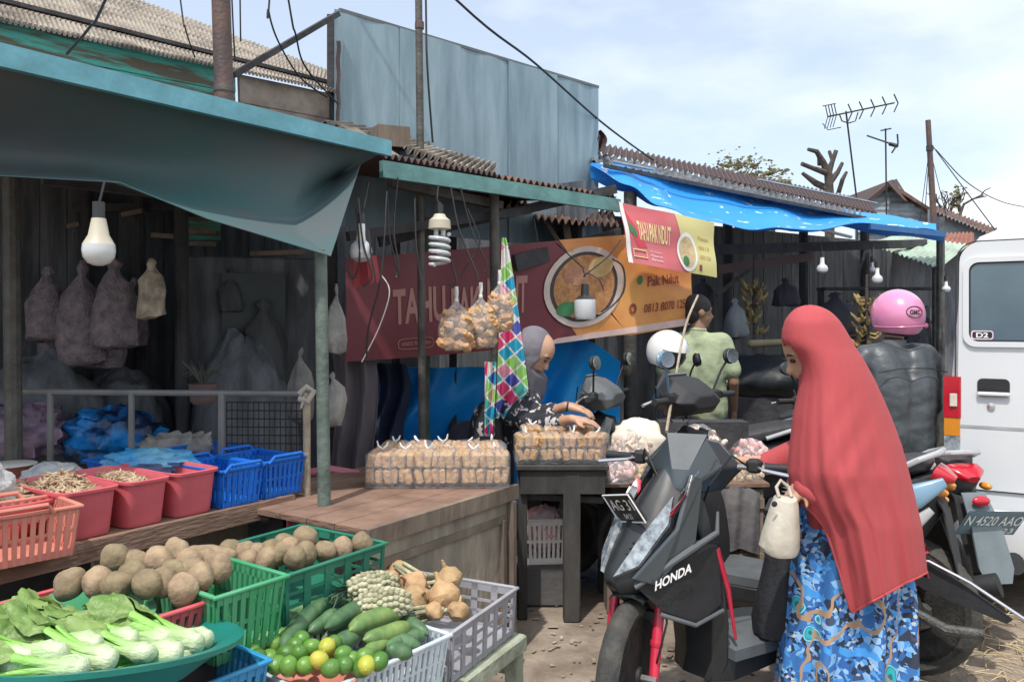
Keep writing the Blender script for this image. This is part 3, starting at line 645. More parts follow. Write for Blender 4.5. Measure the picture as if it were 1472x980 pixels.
# square red tubs along the edge
def tub(name, label, px0, px1, depth, h, m, group, off=.0):
    # px0..px1 of the front bottom edge on the table line
    def on(px):   # point of the table edge seen at column px
        # (TA + s*dT).x/(..).y = (px-736)/F
        k = (px-736)/F; s = (k*TA.y-TA.x)/(dT.x-k*dT.y); return TA+dT*s
    a, b = on(px0), on(px1); w_ = (b-a).length; c = (a+b)/2 + nT*(depth/2+off)
    t = thing(name, label, 'tub', (c.x,c.y,.782), group, tyaw)
    def ring(s, z, k, ex=6):
        r = []
        for i in range(40):
            a_ = 2*PI*i/40; r.append((math.copysign(abs(math.cos(a_))**(2/ex),math.cos(a_))*w_/2*s+0, math.copysign(abs(math.sin(a_))**(2/ex),math.sin(a_))*depth/2*s, z))
        return r
    M().loft([ring(.84,0,0),ring(.86,.01,0),ring(.955,h-.012,0),ring(1.02,h-.010,0),ring(1.03,h,0),ring(.98,h+.002,0),ring(.945,h-.012,0),ring(.83,.015,0)], cap=True).build('shell', m, t, world=False)
    t['_'] = 0; del t['_']
    return t, c, w_
tubs = []
for (a,b,lab) in ((88,178,'square red tub filled with dried roots, beside the salmon basket'),(183,250,'second square red tub from the blue crates, half full of dried roots'),(254,320,'square red tub touching the blue crate')):
    tubs.append(tub('tub', lab, a, b, .40, .165, pink, 'square red tubs on the table edge'))
def pile(c, rx, ry, h, n, fn, yaw):
    for i in range(n):
        a = random.uniform(0,2*PI); r = math.sqrt(random.random()); x, y = r*math.cos(a)*rx, r*math.sin(a)*ry
        z = h*(1-r*r)*random.uniform(.55,1); q = Matrix.Rotation(yaw,3,'Z') @ V((x,y,0)); fn(V(c)+q+UP*z)
m_root = mat('dried_root', (.60,.47,.33), .85, scale=20, c2=(.30,.20,.12), bump=.4)
for k,(t,c,w_) in enumerate(tubs[:2]):
    mm = M()
    def root(p):
        d = V((random.uniform(-1,1),random.uniform(-1,1),random.uniform(-.35,.6))).normalized()*random.uniform(.015,.035); mm.tube([p-d, p+V((0,0,.004)), p+d], [.002,random.uniform(.004,.0065),.002], 6)
    for q in range(2): pile((c.x,c.y,.905), w_*.40, .16, .075 if k==0 else .045, 260, root, tyaw)
    mm.ell((c.x,c.y,.89), (w_*.44, .18, .035), Matrix.Rotation(tyaw,4,'Z'))
    tag(mm.build('dried_roots', m_root), 'heap of small dried roots in the %s red tub' % ('left' if k==0 else 'middle'), 'dried roots', kind='stuff')
# big shallow red basin with roots behind the salmon basket
c = TA + dT*.10 + nT*.30
rb = thing('basin', 'wide red basin of dried roots at the left end of the table', 'basin', (c.x-.05,c.y,.782))
M().lathe([(.20,0),(.215,.02),(.255,.13),(.275,.135),(.275,.145),(.25,.143),(.205,.03)], (0,0,0), 36, sx=1.1).build('shell', pink, rb, world=False)
mm = M()
for q in range(2): pile((c.x-.05,c.y,.905), .24, .21, .06, 240, root, 0)
mm.ell((c.x-.05,c.y,.89), (.24,.21,.03)); tag(mm.build('dried_roots', m_root), 'heap of small dried roots in the wide red basin', 'dried roots', kind='stuff')

c = PZ(55,812,.78)+nT*.13
t = crate('basket', 'salmon pink slotted basket with a raised handle at the table edge', 'basket', (c.x-.02,c.y-.02,.783), .33,.22,.15, tyaw-.12, salmon, handle=True)
def on(px):
    k = (px-736)/F; s = (k*TA.y-TA.x)/(dT.x-k*dT.y); return TA+dT*s
a, b = on(320), on(380); c = (a+b)/2+nT*.16
crate('basket', 'blue slotted basket next to the red tubs', 'basket', (c.x,c.y,.783), (b-a).length*.96,.30,.145, tyaw, bluep, group='blue baskets at the table end', handle=True)
a, b = on(382), on(440); c = (a+b)/2+nT*.16
crate('basket', 'last blue basket at the right end of the table, by the pale post', 'basket', (c.x,c.y,.783), (b-a).length*.96,.30,.15, tyaw, bluep, group='blue baskets at the table end', handle=True)
c = on(395)+nT*.52; crate('crate', 'long low blue crate behind the blue baskets', 'crate', (c.x-.1,c.y+.02,.783), .62,.36,.13, tyaw, bluep)
c = PZ(190,690,.9); crate('crate', 'shallow blue tray of thin bags behind the dried roots', 'crate', (c.x,c.y+.35,.783), .5,.34,.11, tyaw, bluep)

def crumple(name, label, cat, c, r, m, seed=0, amp=.3, sc_=3.2, open_=False, group=None):
    mm = M(); n1, n2 = 40, 22; c = V(c)
    for j in range(n2+1):
        for i in range(n1):
            a = 2*PI*i/n1; t = -PI/2+PI*j/n2
            p = V((math.cos(a)*math.cos(t), math.sin(a)*math.cos(t), math.sin(t)))
            k = 1+amp*mnoise.noise(p*sc_+V((seed,0,0)))+amp*.6*abs(mnoise.noise(p*sc_*2.3+V((0,seed,0))))+ amp*.3*mnoise.noise(p*sc_*6)
            q = V((p.x*r[0], p.y*r[1], p.z*r[2]))*k
            if open_ and p.z > .5: q.z -= (p.z-.5)*r[2]*1.6
            q.z = max(q.z, -r[2]*.75); mm.v.append(tuple(c+V((0,0,r[2]*.75))+q))
    for j in range(n2):
        for i in range(n1): mm.f.append((j*n1+i, j*n1+(i+1)%n1, (j+1)*n1+(i+1)%n1, (j+1)*n1+i))
    return tag(mm.build(name, m, ang=60), label, cat, group)
m_sack = mat('grey_sack', (.52,.50,.47), .7, scale=9, c2=(.30,.29,.28), bump=.5, transl=.15)
m_bluebag = mat('blue_bag', (.015,.30,.85), .3, scale=2.6, c2=(.012,.03,.09), bump=.6, transl=.2, thr=(.44,.56))
m_purp = mat('purple_bag', (.36,.27,.38), .35, scale=5, c2=(.12,.08,.12), bump=.6, transl=.2)
crumple('plastic_bag', 'open grey plastic sack slumped beside the railing', 'bag', PZ(240,676,.80)+V((0,.12,0)), (.15,.13,.12), m_sack, 2, .35, open_=True)
crumple('plastic_bag', 'shiny bright and navy blue plastic bag bundle', 'bag', PZ(140,668,.80)+V((0,.15,0)), (.23,.16,.15), m_bluebag, 5, .35)
crumple('plastic_bag', 'crumpled purple plastic bag at the far left', 'bag', PZ(28,655,.84)+V((0,.05,0)), (.20,.15,.14), m_purp, 8, .4)
crumple('plastic_bag', 'thin whitish plastic bag lying by the wide red basin', 'bag', PZ(86,695,.88)+V((0,-.05,0)), (.11,.09,.05), m_film2, 3, .35)
crumple('plastic_bag', 'white plastic bag spilling over the left table end', 'bag', PZ(2,745,.86)+V((-.02,-.03,0)), (.07,.07,.10), m_film2, 4, .3)
c = PZ(40,655,.93); bw = thing('bowl', 'small pink and white bowl among the purple bags', 'bowl', (c.x,c.y-.12,.86)); M().lathe([(.04,0),(.05,.01),(.09,.05),(.095,.052),(.085,.045),(.04,.012)],(0,0,0),24).build('shell', salmon, bw, world=False)
M().lathe([(.094,.052),(.100,.055),(.094,.058)],(0,0,0),24).build('rim', m_white, bw, world=False)
crumple('plastic_bag', 'small open blue film bag behind the roots', 'bag', PZ(180,690,.9)+V((0,.2,0)), (.18,.09,.05), mat('blue_film',(.03,.32,.70),.3,scale=8,c2=(.2,.5,.7),alpha=.8,bump=.5), 6, .3)

# rail fence with mesh, behind the table
rf = thing('railing', 'dim metal railing with a wire mesh panel behind the table', 'railing', (P(320,560,3.75).x,3.75,0))
ra, rbb = P(28,563,3.62), P(440,566,3.66)
M().tube([ra,rbb], .014, 8).build('top_rail', mat('galv',(.20,.20,.20),.5), rf)
for px in (72,188,318): 
    p = ra.lerp(rbb,(px-28)/412); M().tube([(p.x,p.y,0),tuple(p)], .014 if px!=318 else .018, 8).build('baluster', mat('galv',(.2,.2,.2),.5), rf)
mm = M(); a = ra.lerp(rbb,.72); b = ra.lerp(rbb,.985)
for k in range(15): p = a.lerp(b,k/14); mm.tube([p+UP*-.04, p+UP*-.34], .0025,4)
for k in range(9): mm.tube([a+UP*(-.04-.0375*k), b+UP*(-.04-.0375*k)], .0025,4)
mm.build('wire_mesh', m_hook, rf)
p = P(441,566,3.44); pp = thing('pale_post', 'pale bamboo stick with cloth tied on top at the end of the table', 'post', (p.x,p.y,0))
M().tube([(p.x-.02,p.y,0),(p.x,p.y,.7),tuple(p+UP*.0)], .016, 10).build('stick', m_bamboo, pp)
mm = M(); mm.tube([p+V((-.03,0,.0)), p+V((0,0,.03)), p+V((.03,0,.01)), p+V((.01,-.02,-.03)), p+V((-.03,0,-.02))], .014, 8); mm.tube([p+UP*.0, p+V((-.02,-.02,-.06))], [.014,.004], 6)
mm.build('cloth_knot', mat('knot_cloth',(.48,.44,.38),.9,bump=.5), pp)
# bundle of sticks and small pot behind
p = P(292,560,4.0); vp = thing('plant_pot', 'small dark pot with a dry plant hanging behind the railing', 'plant pot', (p.x,p.y,1.0))
M().lathe([(.05,0),(.065,.1),(.07,.1),(.06,.01)], (p.x,p.y,1.10), 16).build('pot', mat('clay',(.16,.11,.10),.8), vp)
mm = M()
for k in range(26): a = random.uniform(0,2*PI); mm.tube([(p.x,p.y,1.18),(p.x+math.cos(a)*.05,p.y+math.sin(a)*.05,1.26),(p.x+math.cos(a)*.10,p.y+math.sin(a)*.1,1.27+random.uniform(-.04,.05))], [.004,.003,.001], 4)
mm.build('plant', mat('dry_plant',(.12,.13,.11),.8), vp)
# dim clutter inside the left stall
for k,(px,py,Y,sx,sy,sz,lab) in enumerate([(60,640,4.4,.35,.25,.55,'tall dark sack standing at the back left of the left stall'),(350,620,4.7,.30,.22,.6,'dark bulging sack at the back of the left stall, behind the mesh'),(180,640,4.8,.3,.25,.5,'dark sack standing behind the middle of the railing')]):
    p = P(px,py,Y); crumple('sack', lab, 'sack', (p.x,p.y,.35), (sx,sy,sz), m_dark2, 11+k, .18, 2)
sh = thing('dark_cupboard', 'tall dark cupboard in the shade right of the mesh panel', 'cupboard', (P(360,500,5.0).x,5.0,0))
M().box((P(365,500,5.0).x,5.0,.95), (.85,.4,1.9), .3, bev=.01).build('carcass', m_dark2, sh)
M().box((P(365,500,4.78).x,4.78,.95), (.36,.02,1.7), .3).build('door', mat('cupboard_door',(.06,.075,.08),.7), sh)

# ---- pink plastic chair behind the counter
p = P(475,700,4.0); ch = thing('plastic_chair', 'faded pink plastic chair half hidden behind the counter', 'chair', (p.x,p.y,0))
pk = mat('faded_pink_plastic', (.62,.20,.26), .45, scale=6)
mm = M()
arc = [(-.21,0,.30),(-.20,0,.62),(-.13,0,.70),(0,0,.72),(.13,0,.70),(.20,0,.62),(.21,0,.30)]
mm.tube([V(a)+V((p.x,p.y,.05)) for a in arc], .022, 8)
for x in (-.12,-.06,0,.06,.12): mm.tube([V((p.x+x,p.y,.45)), V((p.x+x,p.y,.74))], .012, 6)
mm.build('backrest', pk, ch); M().box((p.x,p.y-.22,.44),(.42,.42,.03),bev=.012).build('seat', pk, ch)
for sx_ in (-1,1):
    for sy_ in (-1,0): M().tube([(p.x+sx_*.2,p.y+sy_*.42,0),(p.x+sx_*.18,p.y+sy_*.40-.0,.44)], .02, 8).build('leg', pk, ch)

# ---- wooden counter of the tofu stall
K0 = PZ(488,776,.75); K1 = PZ(736,700,.75); dK = (K1-K0).normalized(); nK = V((-dK.y,dK.x,0)); K0 = K0 + dK*.12
ct = thing('counter', 'boxed wooden counter with worn brown top under the tofu packs', 'counter', (K1.x,K1.y,0))
mm = M()
for k in range(6): mm.beam(K0+nK*(.075+.15*k)+UP*-.0, K1+nK*(.075+.15*k)+UP*0, .146, .022)
mm.build('counter_top', m_woodh, ct)
M().beam(K0+UP*-.02-nK*.012, K1+UP*-.02-nK*.012+dK*.02, .024, .065).build('edge_strip', m_wood, ct)
M().prism([V((K0.x,K0.y,0)),V((K1.x,K1.y,0)),K1+UP*-.03,K0+UP*-.03], nK*.02).build('front_panel', m_woodg, ct)
M().prism([V((K1.x,K1.y,0)),V((K1.x,K1.y,0))+nK*.85,K1+nK*.85+UP*-.03,K1+UP*-.03], -dK*.02).build('side_panel', m_woodg, ct)
M().beam(V((K1.x,K1.y,0))-dK*.03-nK*.012, K1-dK*.03-nK*.012+UP*-.055, .05,.024, up=dK).build('corner_post', m_wood, ct)
M().beam(V((K1.x,K1.y,.62))-dK*.06-nK*.006, V((K0.x,K0.y,.62))-nK*.006, .012,.03).build('batten', m_wood, ct)
M().beam(V((K1.x,K1.y,0))-dK*.09-nK*.006, V((K1.x,K1.y,.62))-dK*.09-nK*.006, .03,.012, up=dK).build('batten', m_wood, ct)

# ---- tofu packs: slabs of fried tofu in clear bags
def tofu_pack(label, c, yaw, w_=.17, d_=.20, h=.155, m=m_tofu, group='packs of fried tofu on the counter', tie=True, seed=0):
    rnd = random.Random(seed); t = thing('tofu_pack', label, 'food pack', c, group, yaw)
    mm = M(); 
    for lay in range(2):
        x = -w_/2+.02
        while x < w_/2-.008:
            th = rnd.uniform(.026,.036)
            for yy in (-.048,.048):
                mm.box((x, yy+rnd.uniform(-.006,.006), .012+h/4+lay*h*.46), (th, .085, h*.43), Matrix.Rotation(rnd.uniform(-.3,.3),4,'Y')@Matrix.Rotation(rnd.uniform(-.15,.15),4,'Z')@Matrix.Rotation(rnd.uniform(-.1,.1),4,'X'), bev=.008)
            x += th*1.12
    mm.jitter(.005, 40, seed); mm.build('tofu_pieces', m, t, world=False)
    b = M(); X, Y = w_/2+.008, d_/2+.006
    def rg(z, s, k):
        return [(math.copysign(abs(math.cos(a))**.35, math.cos(a))*X*s*(1+.03*mnoise.noise(V((a*3,z*20,seed)))), math.copysign(abs(math.sin(a))**.35, math.sin(a))*Y*s*(1+.03*mnoise.noise(V((a*3,z*20,seed+3)))), z) for a in [2*PI*i/28 for i in range(28)]]
    b.loft([rg(0.002,.93,0),rg(.02,1,0),rg(h*.5,1.0,0),rg(h*.93,.98,0),rg(h+.004,.7,0),rg(h+.012,.3,0)]); b.build('clear_bag', m_film, t, world=False)
    if tie:
        k = M(); z = h+.005
        for q in range(2):
            a = rnd.uniform(0,2*PI); k.tube([(0,0,z),(.02*math.cos(a),.02*math.sin(a),z+.015),(.026*math.cos(a),.03*math.sin(a),z+rnd.uniform(.02,.04))], [.004,.005,.003], 6)
        k.build('tied_end', m_white, t, world=False)
    return t
spots = []; n = 6
names = ['leftmost of the front row on the wooden counter','second from the left in the front row on the counter','third from the left in the front row on the counter','third from the right in the front row on the counter','second from the right in the front row on the counter','at the right corner of the wooden counter']
for i in range(6):
    px = 545+33.5*i; c = PZ(px,702,.765); c.y += .10
    tofu_pack('pack of fried tofu slabs, '+names[i], (c.x,c.y,.765), random.uniform(-.06,.12), w_=.108 if i else .12, m=m_tofu2 if i in (0,) else m_tofu, seed=i)
for i in range(5):
    px = 552+38*i; c = PZ(px,702,.765); tofu_pack('pack of fried tofu in the back row, %s' % ['behind the leftmost front pack','second from the left','in the middle of the row','second from the right','nearest the grey post'][i], (c.x,c.y+.33,.765), random.uniform(-.1,.1), w_=.13, m=m_tofu2 if i%2 else m_tofu, seed=20+i)

# ---- black table with more packs
c = P(810,700,4.15); bt_ = thing('black_table', 'dark wooden table with thick legs between counter and crates', 'table', (c.x,c.y,0))
TX0, TX1, TY0, TY1, TZ = P(742,665,4.02).x, P(876,665,4.0).x, 4.0, 4.55, .79
bk = mat('blackened_wood', (.075,.07,.065), .8, scale=6, c2=(.03,.03,.03), stretch=(1,1,.3), bump=.5)
M().box(((TX0+TX1)/2,(TY0+TY1)/2,TZ-.0125), (TX1-TX0,TY1-TY0,.025), bev=.004).build('table_top', bk, bt_)
M().box(((TX0+TX1)/2,TY0+.03,TZ-.085), (TX1-TX0-.04,.025,.12)).build('apron', bk, bt_)
for (px,y) in ((822,4.03),(751,4.06)): x = P(px,700,y).x; M().beam((x,y+.02,0),(x,y+.02,TZ-.026), .085 if px>800 else .05,.07, up=V((0,1,0)), bev=.006).build('leg', bk, bt_)
for (px,y) in ((868,4.5),(770,4.5)): x = P(px,700,y).x; M().beam((x,y,0),(x,y,TZ-.026), .06,.06, up=V((0,1,0))).build('leg', bk, bt_)
M().beam((P(760,720,4.06).x,4.08,.62),(P(868,720,4.06).x,4.08,.60), .02,.03).build('crossbar', bk, bt_)
for i in range(4):
    px = 757+33*i; c = P(px,655,4.12); tofu_pack('pack of fried tofu at the front of the dark table, %s' % ['by the grey post','second from the post','third from the post','under the vendor\'s fingers'][i], (c.x,c.y,.792), random.uniform(-.3,.2), w_=.115, d_=.18, h=.14, m=m_tofu if i<2 else m_tofu2, group='packs of fried tofu on the dark table', seed=40+i)
for i in range(3):
    px = 765+36*i; c = P(px,650,4.38); tofu_pack('pack of fried tofu at the back of the dark table, %s' % ['left','middle','right'][i], (c.x,c.y,.792), random.uniform(-.3,.2), w_=.12, d_=.16, h=.15, m=m_tofu2, group='packs of fried tofu on the dark table', seed=50+i)
# under it: blue sheet, basket, tyre
c = P(782,800,4.35); t = crate('basket', 'small white laundry basket under the dark table', 'basket', (c.x,c.y,.22), .24,.2,.24, .1, m_white)
crumple('plastic_bag', 'pink patterned plastic bag stuffed in the white basket', 'bag', (c.x,c.y-.01,.30), (.10,.09,.12), mat('pink_film',(.72,.30,.32),.4,scale=14,c2=(.8,.7,.68),bump=.4), 7, .2)
t = thing('wooden_block', 'grey block holding up the white basket', 'block', (c.x,c.y,0)); M().box((c.x,c.y,.11),(.3,.24,.215),bev=.012).build('block', mat('grey_block',(.12,.12,.12),.85,bump=.3), t)
c = P(843,718,4.75); ty = thing('tyre', 'black tyre leaning in the gap beside the dark table', 'tyre', (c.x,c.y,.2), None)
RX = Matrix.Rotation(PI/2,4,'X')
M().lathe([(.22,-.04),(.29,-.045),(.32,-.02),(.32,.02),(.29,.045),(.22,.04),(.20,0),(.22,-.04)], (c.x-.05,c.y,.42), 40, RX).build('tread', m_blackm, ty)

# ---- crates / table right of it with bags of crackers
c = P(935,760,4.35); wt = thing('cracker_table', 'low board table on wooden boxes carrying bags of crackers', 'table', (c.x,c.y,0))
x0, x1 = P(852,700,4.1).x, P(1105,700,4.1).x
M().box(((x0+x1)/2,4.38,.675),(x1-x0,.6,.022),bev=.003).build('table_top', m_woodh, wt)
M().box((P(930,760,4.2).x,4.45,.33),(.36,.4,.655)).build('leg_box', m_dark, wt)
M().box((P(925,840,4.2).x,4.2,.16),(.40,.16,.30),bev=.004).build('leg_box', m_wood, wt)
wb = thing('wooden_crate', 'tall slatted wooden crate with a grey cloth over it behind the motorbike', 'crate', (P(1050,800,4.15).x,4.2,0))
mm = M(); xx0, xx1 = P(1008,800,4.1).x, P(1098,800,4.1).x
for k in range(5): x = xx0+(xx1-xx0)*(k+.5)/5; mm.box((x,4.11,.33),((xx1-xx0)/5-.006,.02,.65))
for k in range(4): mm.box((xx1,4.2+.1*k,.33),(.02,.09,.65))
mm.build('slats', m_wood, wb)
for z in (.08,.30,.58): M().box(((xx0+xx1)/2,4.095,z),(xx1-xx0,.012,.05)).build('batten', m_wood, wb)
o = M().sheet(lambda u,v: V((xx0-.03+(xx1-xx0+.0)*u, 4.075-.012*math.sin(u*22+v*2)-.01*v, .655-.32*v-.02*math.sin(u*7))), 40, 12, .004).build('cloth', mat('grey_cloth',(.20,.19,.19),.9,scale=4,c2=(.10,.09,.10),bump=.4))
tag(o, 'grey cloth hanging over the front of the tall wooden crate', 'cloth')
m_crk = mat('cracker', (.70,.47,.22), .7, scale=18, c2=(.80,.64,.42), bump=.5)
m_pkk = mat('pink_cracker', (.70,.38,.36), .7, scale=16, c2=(.80,.66,.62), bump=.5)
def snack_bag(label, c, r, m, seed, group='bags of crackers'):
    t = thing('snack_bag', label, 'food bag', c, group); rnd = random.Random(seed); mm = M()
    for i in range(120):
        p = V((rnd.gauss(0,.42),rnd.gauss(0,.42),rnd.uniform(.1,1)));
        if p.x*p.x+p.y*p.y > .8: continue
        q = V((p.x*r[0],p.y*r[1],p.z*r[2]*(1.05-.5*(p.x*p.x+p.y*p.y))))
        mm.ell(q, (.022,.016,.009), Euler((rnd.uniform(0,3),rnd.uniform(0,3),rnd.uniform(0,3))).to_matrix().to_4x4(), 8, 5)
    mm.build('crackers', m, t, world=False)
    b = M()
    n1,n2 = 30,14
    for j in range(n2+1):
        for i in range(n1):
            a=2*PI*i/n1; tt=PI/2*j/n2; k=1+.10*mnoise.noise(V((math.cos(a)*2,math.sin(a)*2,tt*2+seed)))+.05*mnoise.noise(V((a*3,tt*8,seed)))
            b.v.append((math.cos(a)*math.cos(tt)*r[0]*k,math.sin(a)*math.cos(tt)*r[1]*k,.003+r[2]*math.sin(tt)*k*1.08))
    b.f += [(j*n1+i,j*n1+(i+1)%n1,(j+1)*n1+(i+1)%n1,(j+1)*n1+i) for j in range(n2) for i in range(n1)]
    b.build('clear_bag', m_film, t, world=False)
for i,(px,py,Y,r,m,lab) in enumerate([(886,697,4.15,(.115,.12,.125),m_pkk,'clear bag of pinkish crackers on the low board, left end'),(945,697,4.15,(.12,.12,.11),m_crk,'clear bag of golden crackers beside the pinkish bag'),(905,672,4.45,(.15,.13,.20),mat('pale_snack',(.78,.66,.50),.6,scale=14,c2=(.7,.5,.45)),'tall pale bag behind the pinkish crackers'),
   (1000,672,4.5,(.20,.14,.22),mat('peach_snack',(.75,.47,.36),.6,scale=9,c2=(.8,.7,.6)),'large peach coloured bag behind the motorbike handlebar'),(1078,672,4.4,(.14,.12,.16),mat('red_white_snack',(.70,.16,.16),.6,scale=22,c2=(.82,.72,.68)),'bag of red and white crackers behind the motorbike lever'),(1060,699,4.2,(.14,.10,.10),m_crk,'flat bag of pale golden crackers above the wooden crate')]):
    c = P(px,py,Y); snack_bag(lab, (c.x,c.y,.688), r, m, i)
crumple('sack', 'cream sack with dark stripes behind the crackers', 'sack', (P(918,640,4.62).x,4.62,.69), (.17,.12,.15), mat('striped_sack',(.74,.70,.58),.7,scale=3,c2=(.2,.19,.2),stretch=(1,1,9),thr=(.3,.4)), 9, .12)
hb = thing('small_bags', 'row of small white knotted bags on the shelf behind the handlebar', 'bag', (P(1010,640,4.6).x,4.62,.69))
for i in range(8):
    px = 962+14*i; c = P(px,622,4.6); q = V((c.x,c.y,c.z)); mm = M(); mm.cap(q+UP*-.10,.028,q+UP*-.02,.01,8); mm.tube([q+UP*-.02,q+V((.012,0,.02)),q+V((.02,0,.035))],[.006,.009,.012],6); mm.tube([q+UP*-.02,q+V((-.010,0,.02)),q+V((-.016,0,.03))],[.006,.009,.01],6)
    mm.build('knotted_bag', m_white, hb)
M().box((P(1010,640,4.6).x,4.62,.82),(.5,.14,.24)).build('tray', m_dark, hb)

# ---- lower bench and crates at the front
def bench(c, L_, W, H, yaw, label):
    t = thing('bench', label, 'bench', (c[0],c[1],0), None, yaw); m = mat('pale_green_bench', (.40,.44,.34), .8, scale=6, c2=(.22,.24,.18), bump=.4)
    M().box((0,0,H-.03),(L_,W,.06),bev=.006).build('seat', m, t, world=False)
    for sx_ in (-1,1):
        for sy_ in (-1,1): M().beam((sx_*(L_/2-.04),sy_*(W/2-.03),0),(sx_*(L_/2-.05),sy_*(W/2-.03),H-.06), .05,.05, up=V((0,1,0))).build('leg', m, t, world=False)
        M().beam((sx_*(L_/2-.045),-W/2+.05,H-.11),(sx_*(L_/2-.045),W/2-.05,H-.11), .03,.05).build('rail', m, t, world=False)
bench((-.31,2.77,0), .62,.50,.365,R(62), 'pale green wooden bench under the grey crate, lower right')
bench((-.55,2.30,0), .62,.50,.405,R(53), 'low pale bench under the cucumber crate')
# G grey crate
gy = R(64); gc = V((-.315,2.82,.37))
crate('crate', 'lilac grey ribbed crate holding tubers and pineapples', 'crate', tuple(gc), .46,.50,.165, gy, greyc, wall='ribs', taper=.97)
pc = V((-.50,2.36,.41))
crate('crate', 'pale bluish white crate of cucumbers at the front', 'crate', tuple(pc), .50,.38,.14, R(52), palec, taper=.93)
crate('basket', 'bright green slotted basket between potatoes and cucumbers', 'basket', (-.86,2.30,.59), .22,.36,.19, R(54), green, taper=.88)
crate('crate', 'dark green crate of potatoes against the counter', 'crate', (-.735,2.69,.58), .43,.42,.165, R(56), dgreen, wall='ribs', taper=.97)
crate('basket', 'red slotted basket heaped with potatoes', 'basket', (-1.09,2.13,.60), .36,.42,.155, R(54), redp, taper=.88)
crate('crate', 'light blue slotted crate under the teal basin', 'crate', (-.93,1.98,.44), .50,.36,.19, R(52), blue2, taper=.92)
for (c,sz,yw,lab) in [((-1.0,2.22,0),(.5,.34,.585),54,'dark wooden box under the red and green baskets'),((-.735,2.69,0),(.4,.38,.575),56,'dark wooden box under the dark green crate'),((-.93,1.98,0),(.42,.3,.435),52,'dark wooden box under the light blue crate')]:
    t = thing('wooden_box', lab, 'box', c, None, R(yw)); M().box((0,0,sz[2]/2), sz, bev=.01).build('box', m_dark, t, world=False)
t = thing('lime_basin', 'shallow pink rimmed basin full of limes', 'basin', (-.66,2.13,.47))
M().lathe([(.15,0),(.16,.01),(.205,.075),(.215,.078),(.215,.085),(.20,.083),(.155,.02)], (0,0,0), 32, sx=1.15).build('shell', salmon, t, world=False)
t = thing('basin', 'mid green round basin behind the leafy vegetables', 'basin', (-1.17,2.02,.585))
M().lathe([(.16,0),(.17,.01),(.235,.155),(.25,.158),(.25,.167),(.23,.165),(.165,.02)], (0,0,0), 36).build('shell', green, t, world=False)

# ---- potatoes
def lump(r, seed, m, name, squash=(1,.85,.8), knob=0):
    mm = M().ell((0,0,0), tuple(r*s for s in squash), nu=24, nv=14); mm.v = [tuple(V(p)*(1+.16*mnoise.noise(V(p)/r*1.1+V((seed,0,0)))+.04*mnoise.noise(V(p)/r*4+V((seed,0,0))))) for p in mm.v]
    return mm
def scatter_things(name, cat, group, protos, pts, lab):
    """first use of a prototype moves it, later uses copy it"""
    used = [0]*len(protos); out = []
    for i,(p,e) in enumerate(pts):
        k = random.randrange(len(protos)); o = protos[k]
        if used[k]: o = copy_tree(o)
        used[k] = 1; o.location = p; o.rotation_euler = e; tag(o, lab(i), cat, group); out.append(o)
    for k,o in enumerate(protos):
        if not used[k]:
            for c_ in list(o.children): bpy.data.objects.remove(c_)
            bpy.data.objects.remove(o)
    return out
def rot(): return (random.uniform(0,6.3),random.uniform(0,6.3),random.uniform(0,6.3))
def at(px,py,Y): return tuple(P(px,py,Y))
random.seed(21)
pot = [lump(.046,s,m_pot,'potato').build('potato', m_pot) for s in (1,5,9,14)]
red_p = [(100,838,2.30),(140,836,2.31),(168,840,2.29),(213,838,2.26),(233,836,2.30),(264,846,2.28),(165,803,2.42),(194,808,2.44),(228,805,2.45),(254,793,2.52),(253,823,2.38),(275,820,2.40),(288,828,2.36),(316,816,2.46),(272,806,2.50),(190,826,2.36),(296,805,2.55)]
GP = 'potatoes heaped in the red basket'
scatter_things('potato','potato',GP,pot,[(at(a[0],a[1]+1,a[2]*.935),rot()) for a in red_p], lambda i: 'round brown potato heaped in the red basket by the green basket')
pot = [lump(.044,s,m_pot,'potato').build('potato', m_pot) for s in (21,25,29)]
bp = [(330,792,2.85),(350,795,2.85),(372,797,2.85),(391,791,2.85),(402,796,2.8),(418,790,2.82),(440,796,2.8),(439,772,2.85),(437,783,2.86),(466,791,2.85),(385,803,2.78),(425,803,2.76),(490,790,2.9),(520,782,2.95),(358,806,2.8),(408,781,2.95)]
scatter_things('potato','potato','potatoes in the dark green crate',pot,[(at(a[0],a[1],a[2]*.93),rot()) for a in bp], lambda i: 'brown potato in the dark green crate by the counter')
o = lump(.05,3,m_pot,'x',(1.9,.7,.7)).build('tuber', m_pot); o.location = at(296,799,2.5); o.rotation_euler=(0,0,.1); tag(o,'long brown tuber lying between the two potato heaps','tuber')
# ---- limes
random.seed(31)
def lime(seed): return M().ell((0,0,0),(.0245,.024,.028),nu=18,nv=12).cap((0,0,.022),.006,(0,0,.029),.002,8)
lg = [lime(1).build('lime', m_lime)]; ly = [lime(1).build('lime', m_limy)]
gpts = [(395,925,2.28),(411,939,2.2),(433,918,2.28),(388,945,2.2),(430,940,2.2),(372,925,2.26),(480,925,2.26),(494,940,2.2),(495,955,2.14),(372,946,2.18),(448,930,2.25),(405,915,2.32),(385,915,2.32),(506,948,2.2),(520,960,2.14),(476,960,2.12),(440,956,2.13),(415,957,2.12),(468,936,2.24),(545,950,2.15),(362,935,2.22),(398,955,2.13),(424,928,2.26),(524,943,2.2)]
scatter_things('lime','lime','green limes in the pink basin',lg,[(at(*a),rot()) for a in gpts], lambda i: 'small green lime in the pink rimmed basin')
ypts = [(470,929,2.22),(459,948,2.13),(527,955,2.13)]
scatter_things('lime','lime','yellowing limes in the pink basin',ly,[(at(*a),rot()) for a in ypts], lambda i: 'yellowing lime among the green ones in the pink rimmed basin')
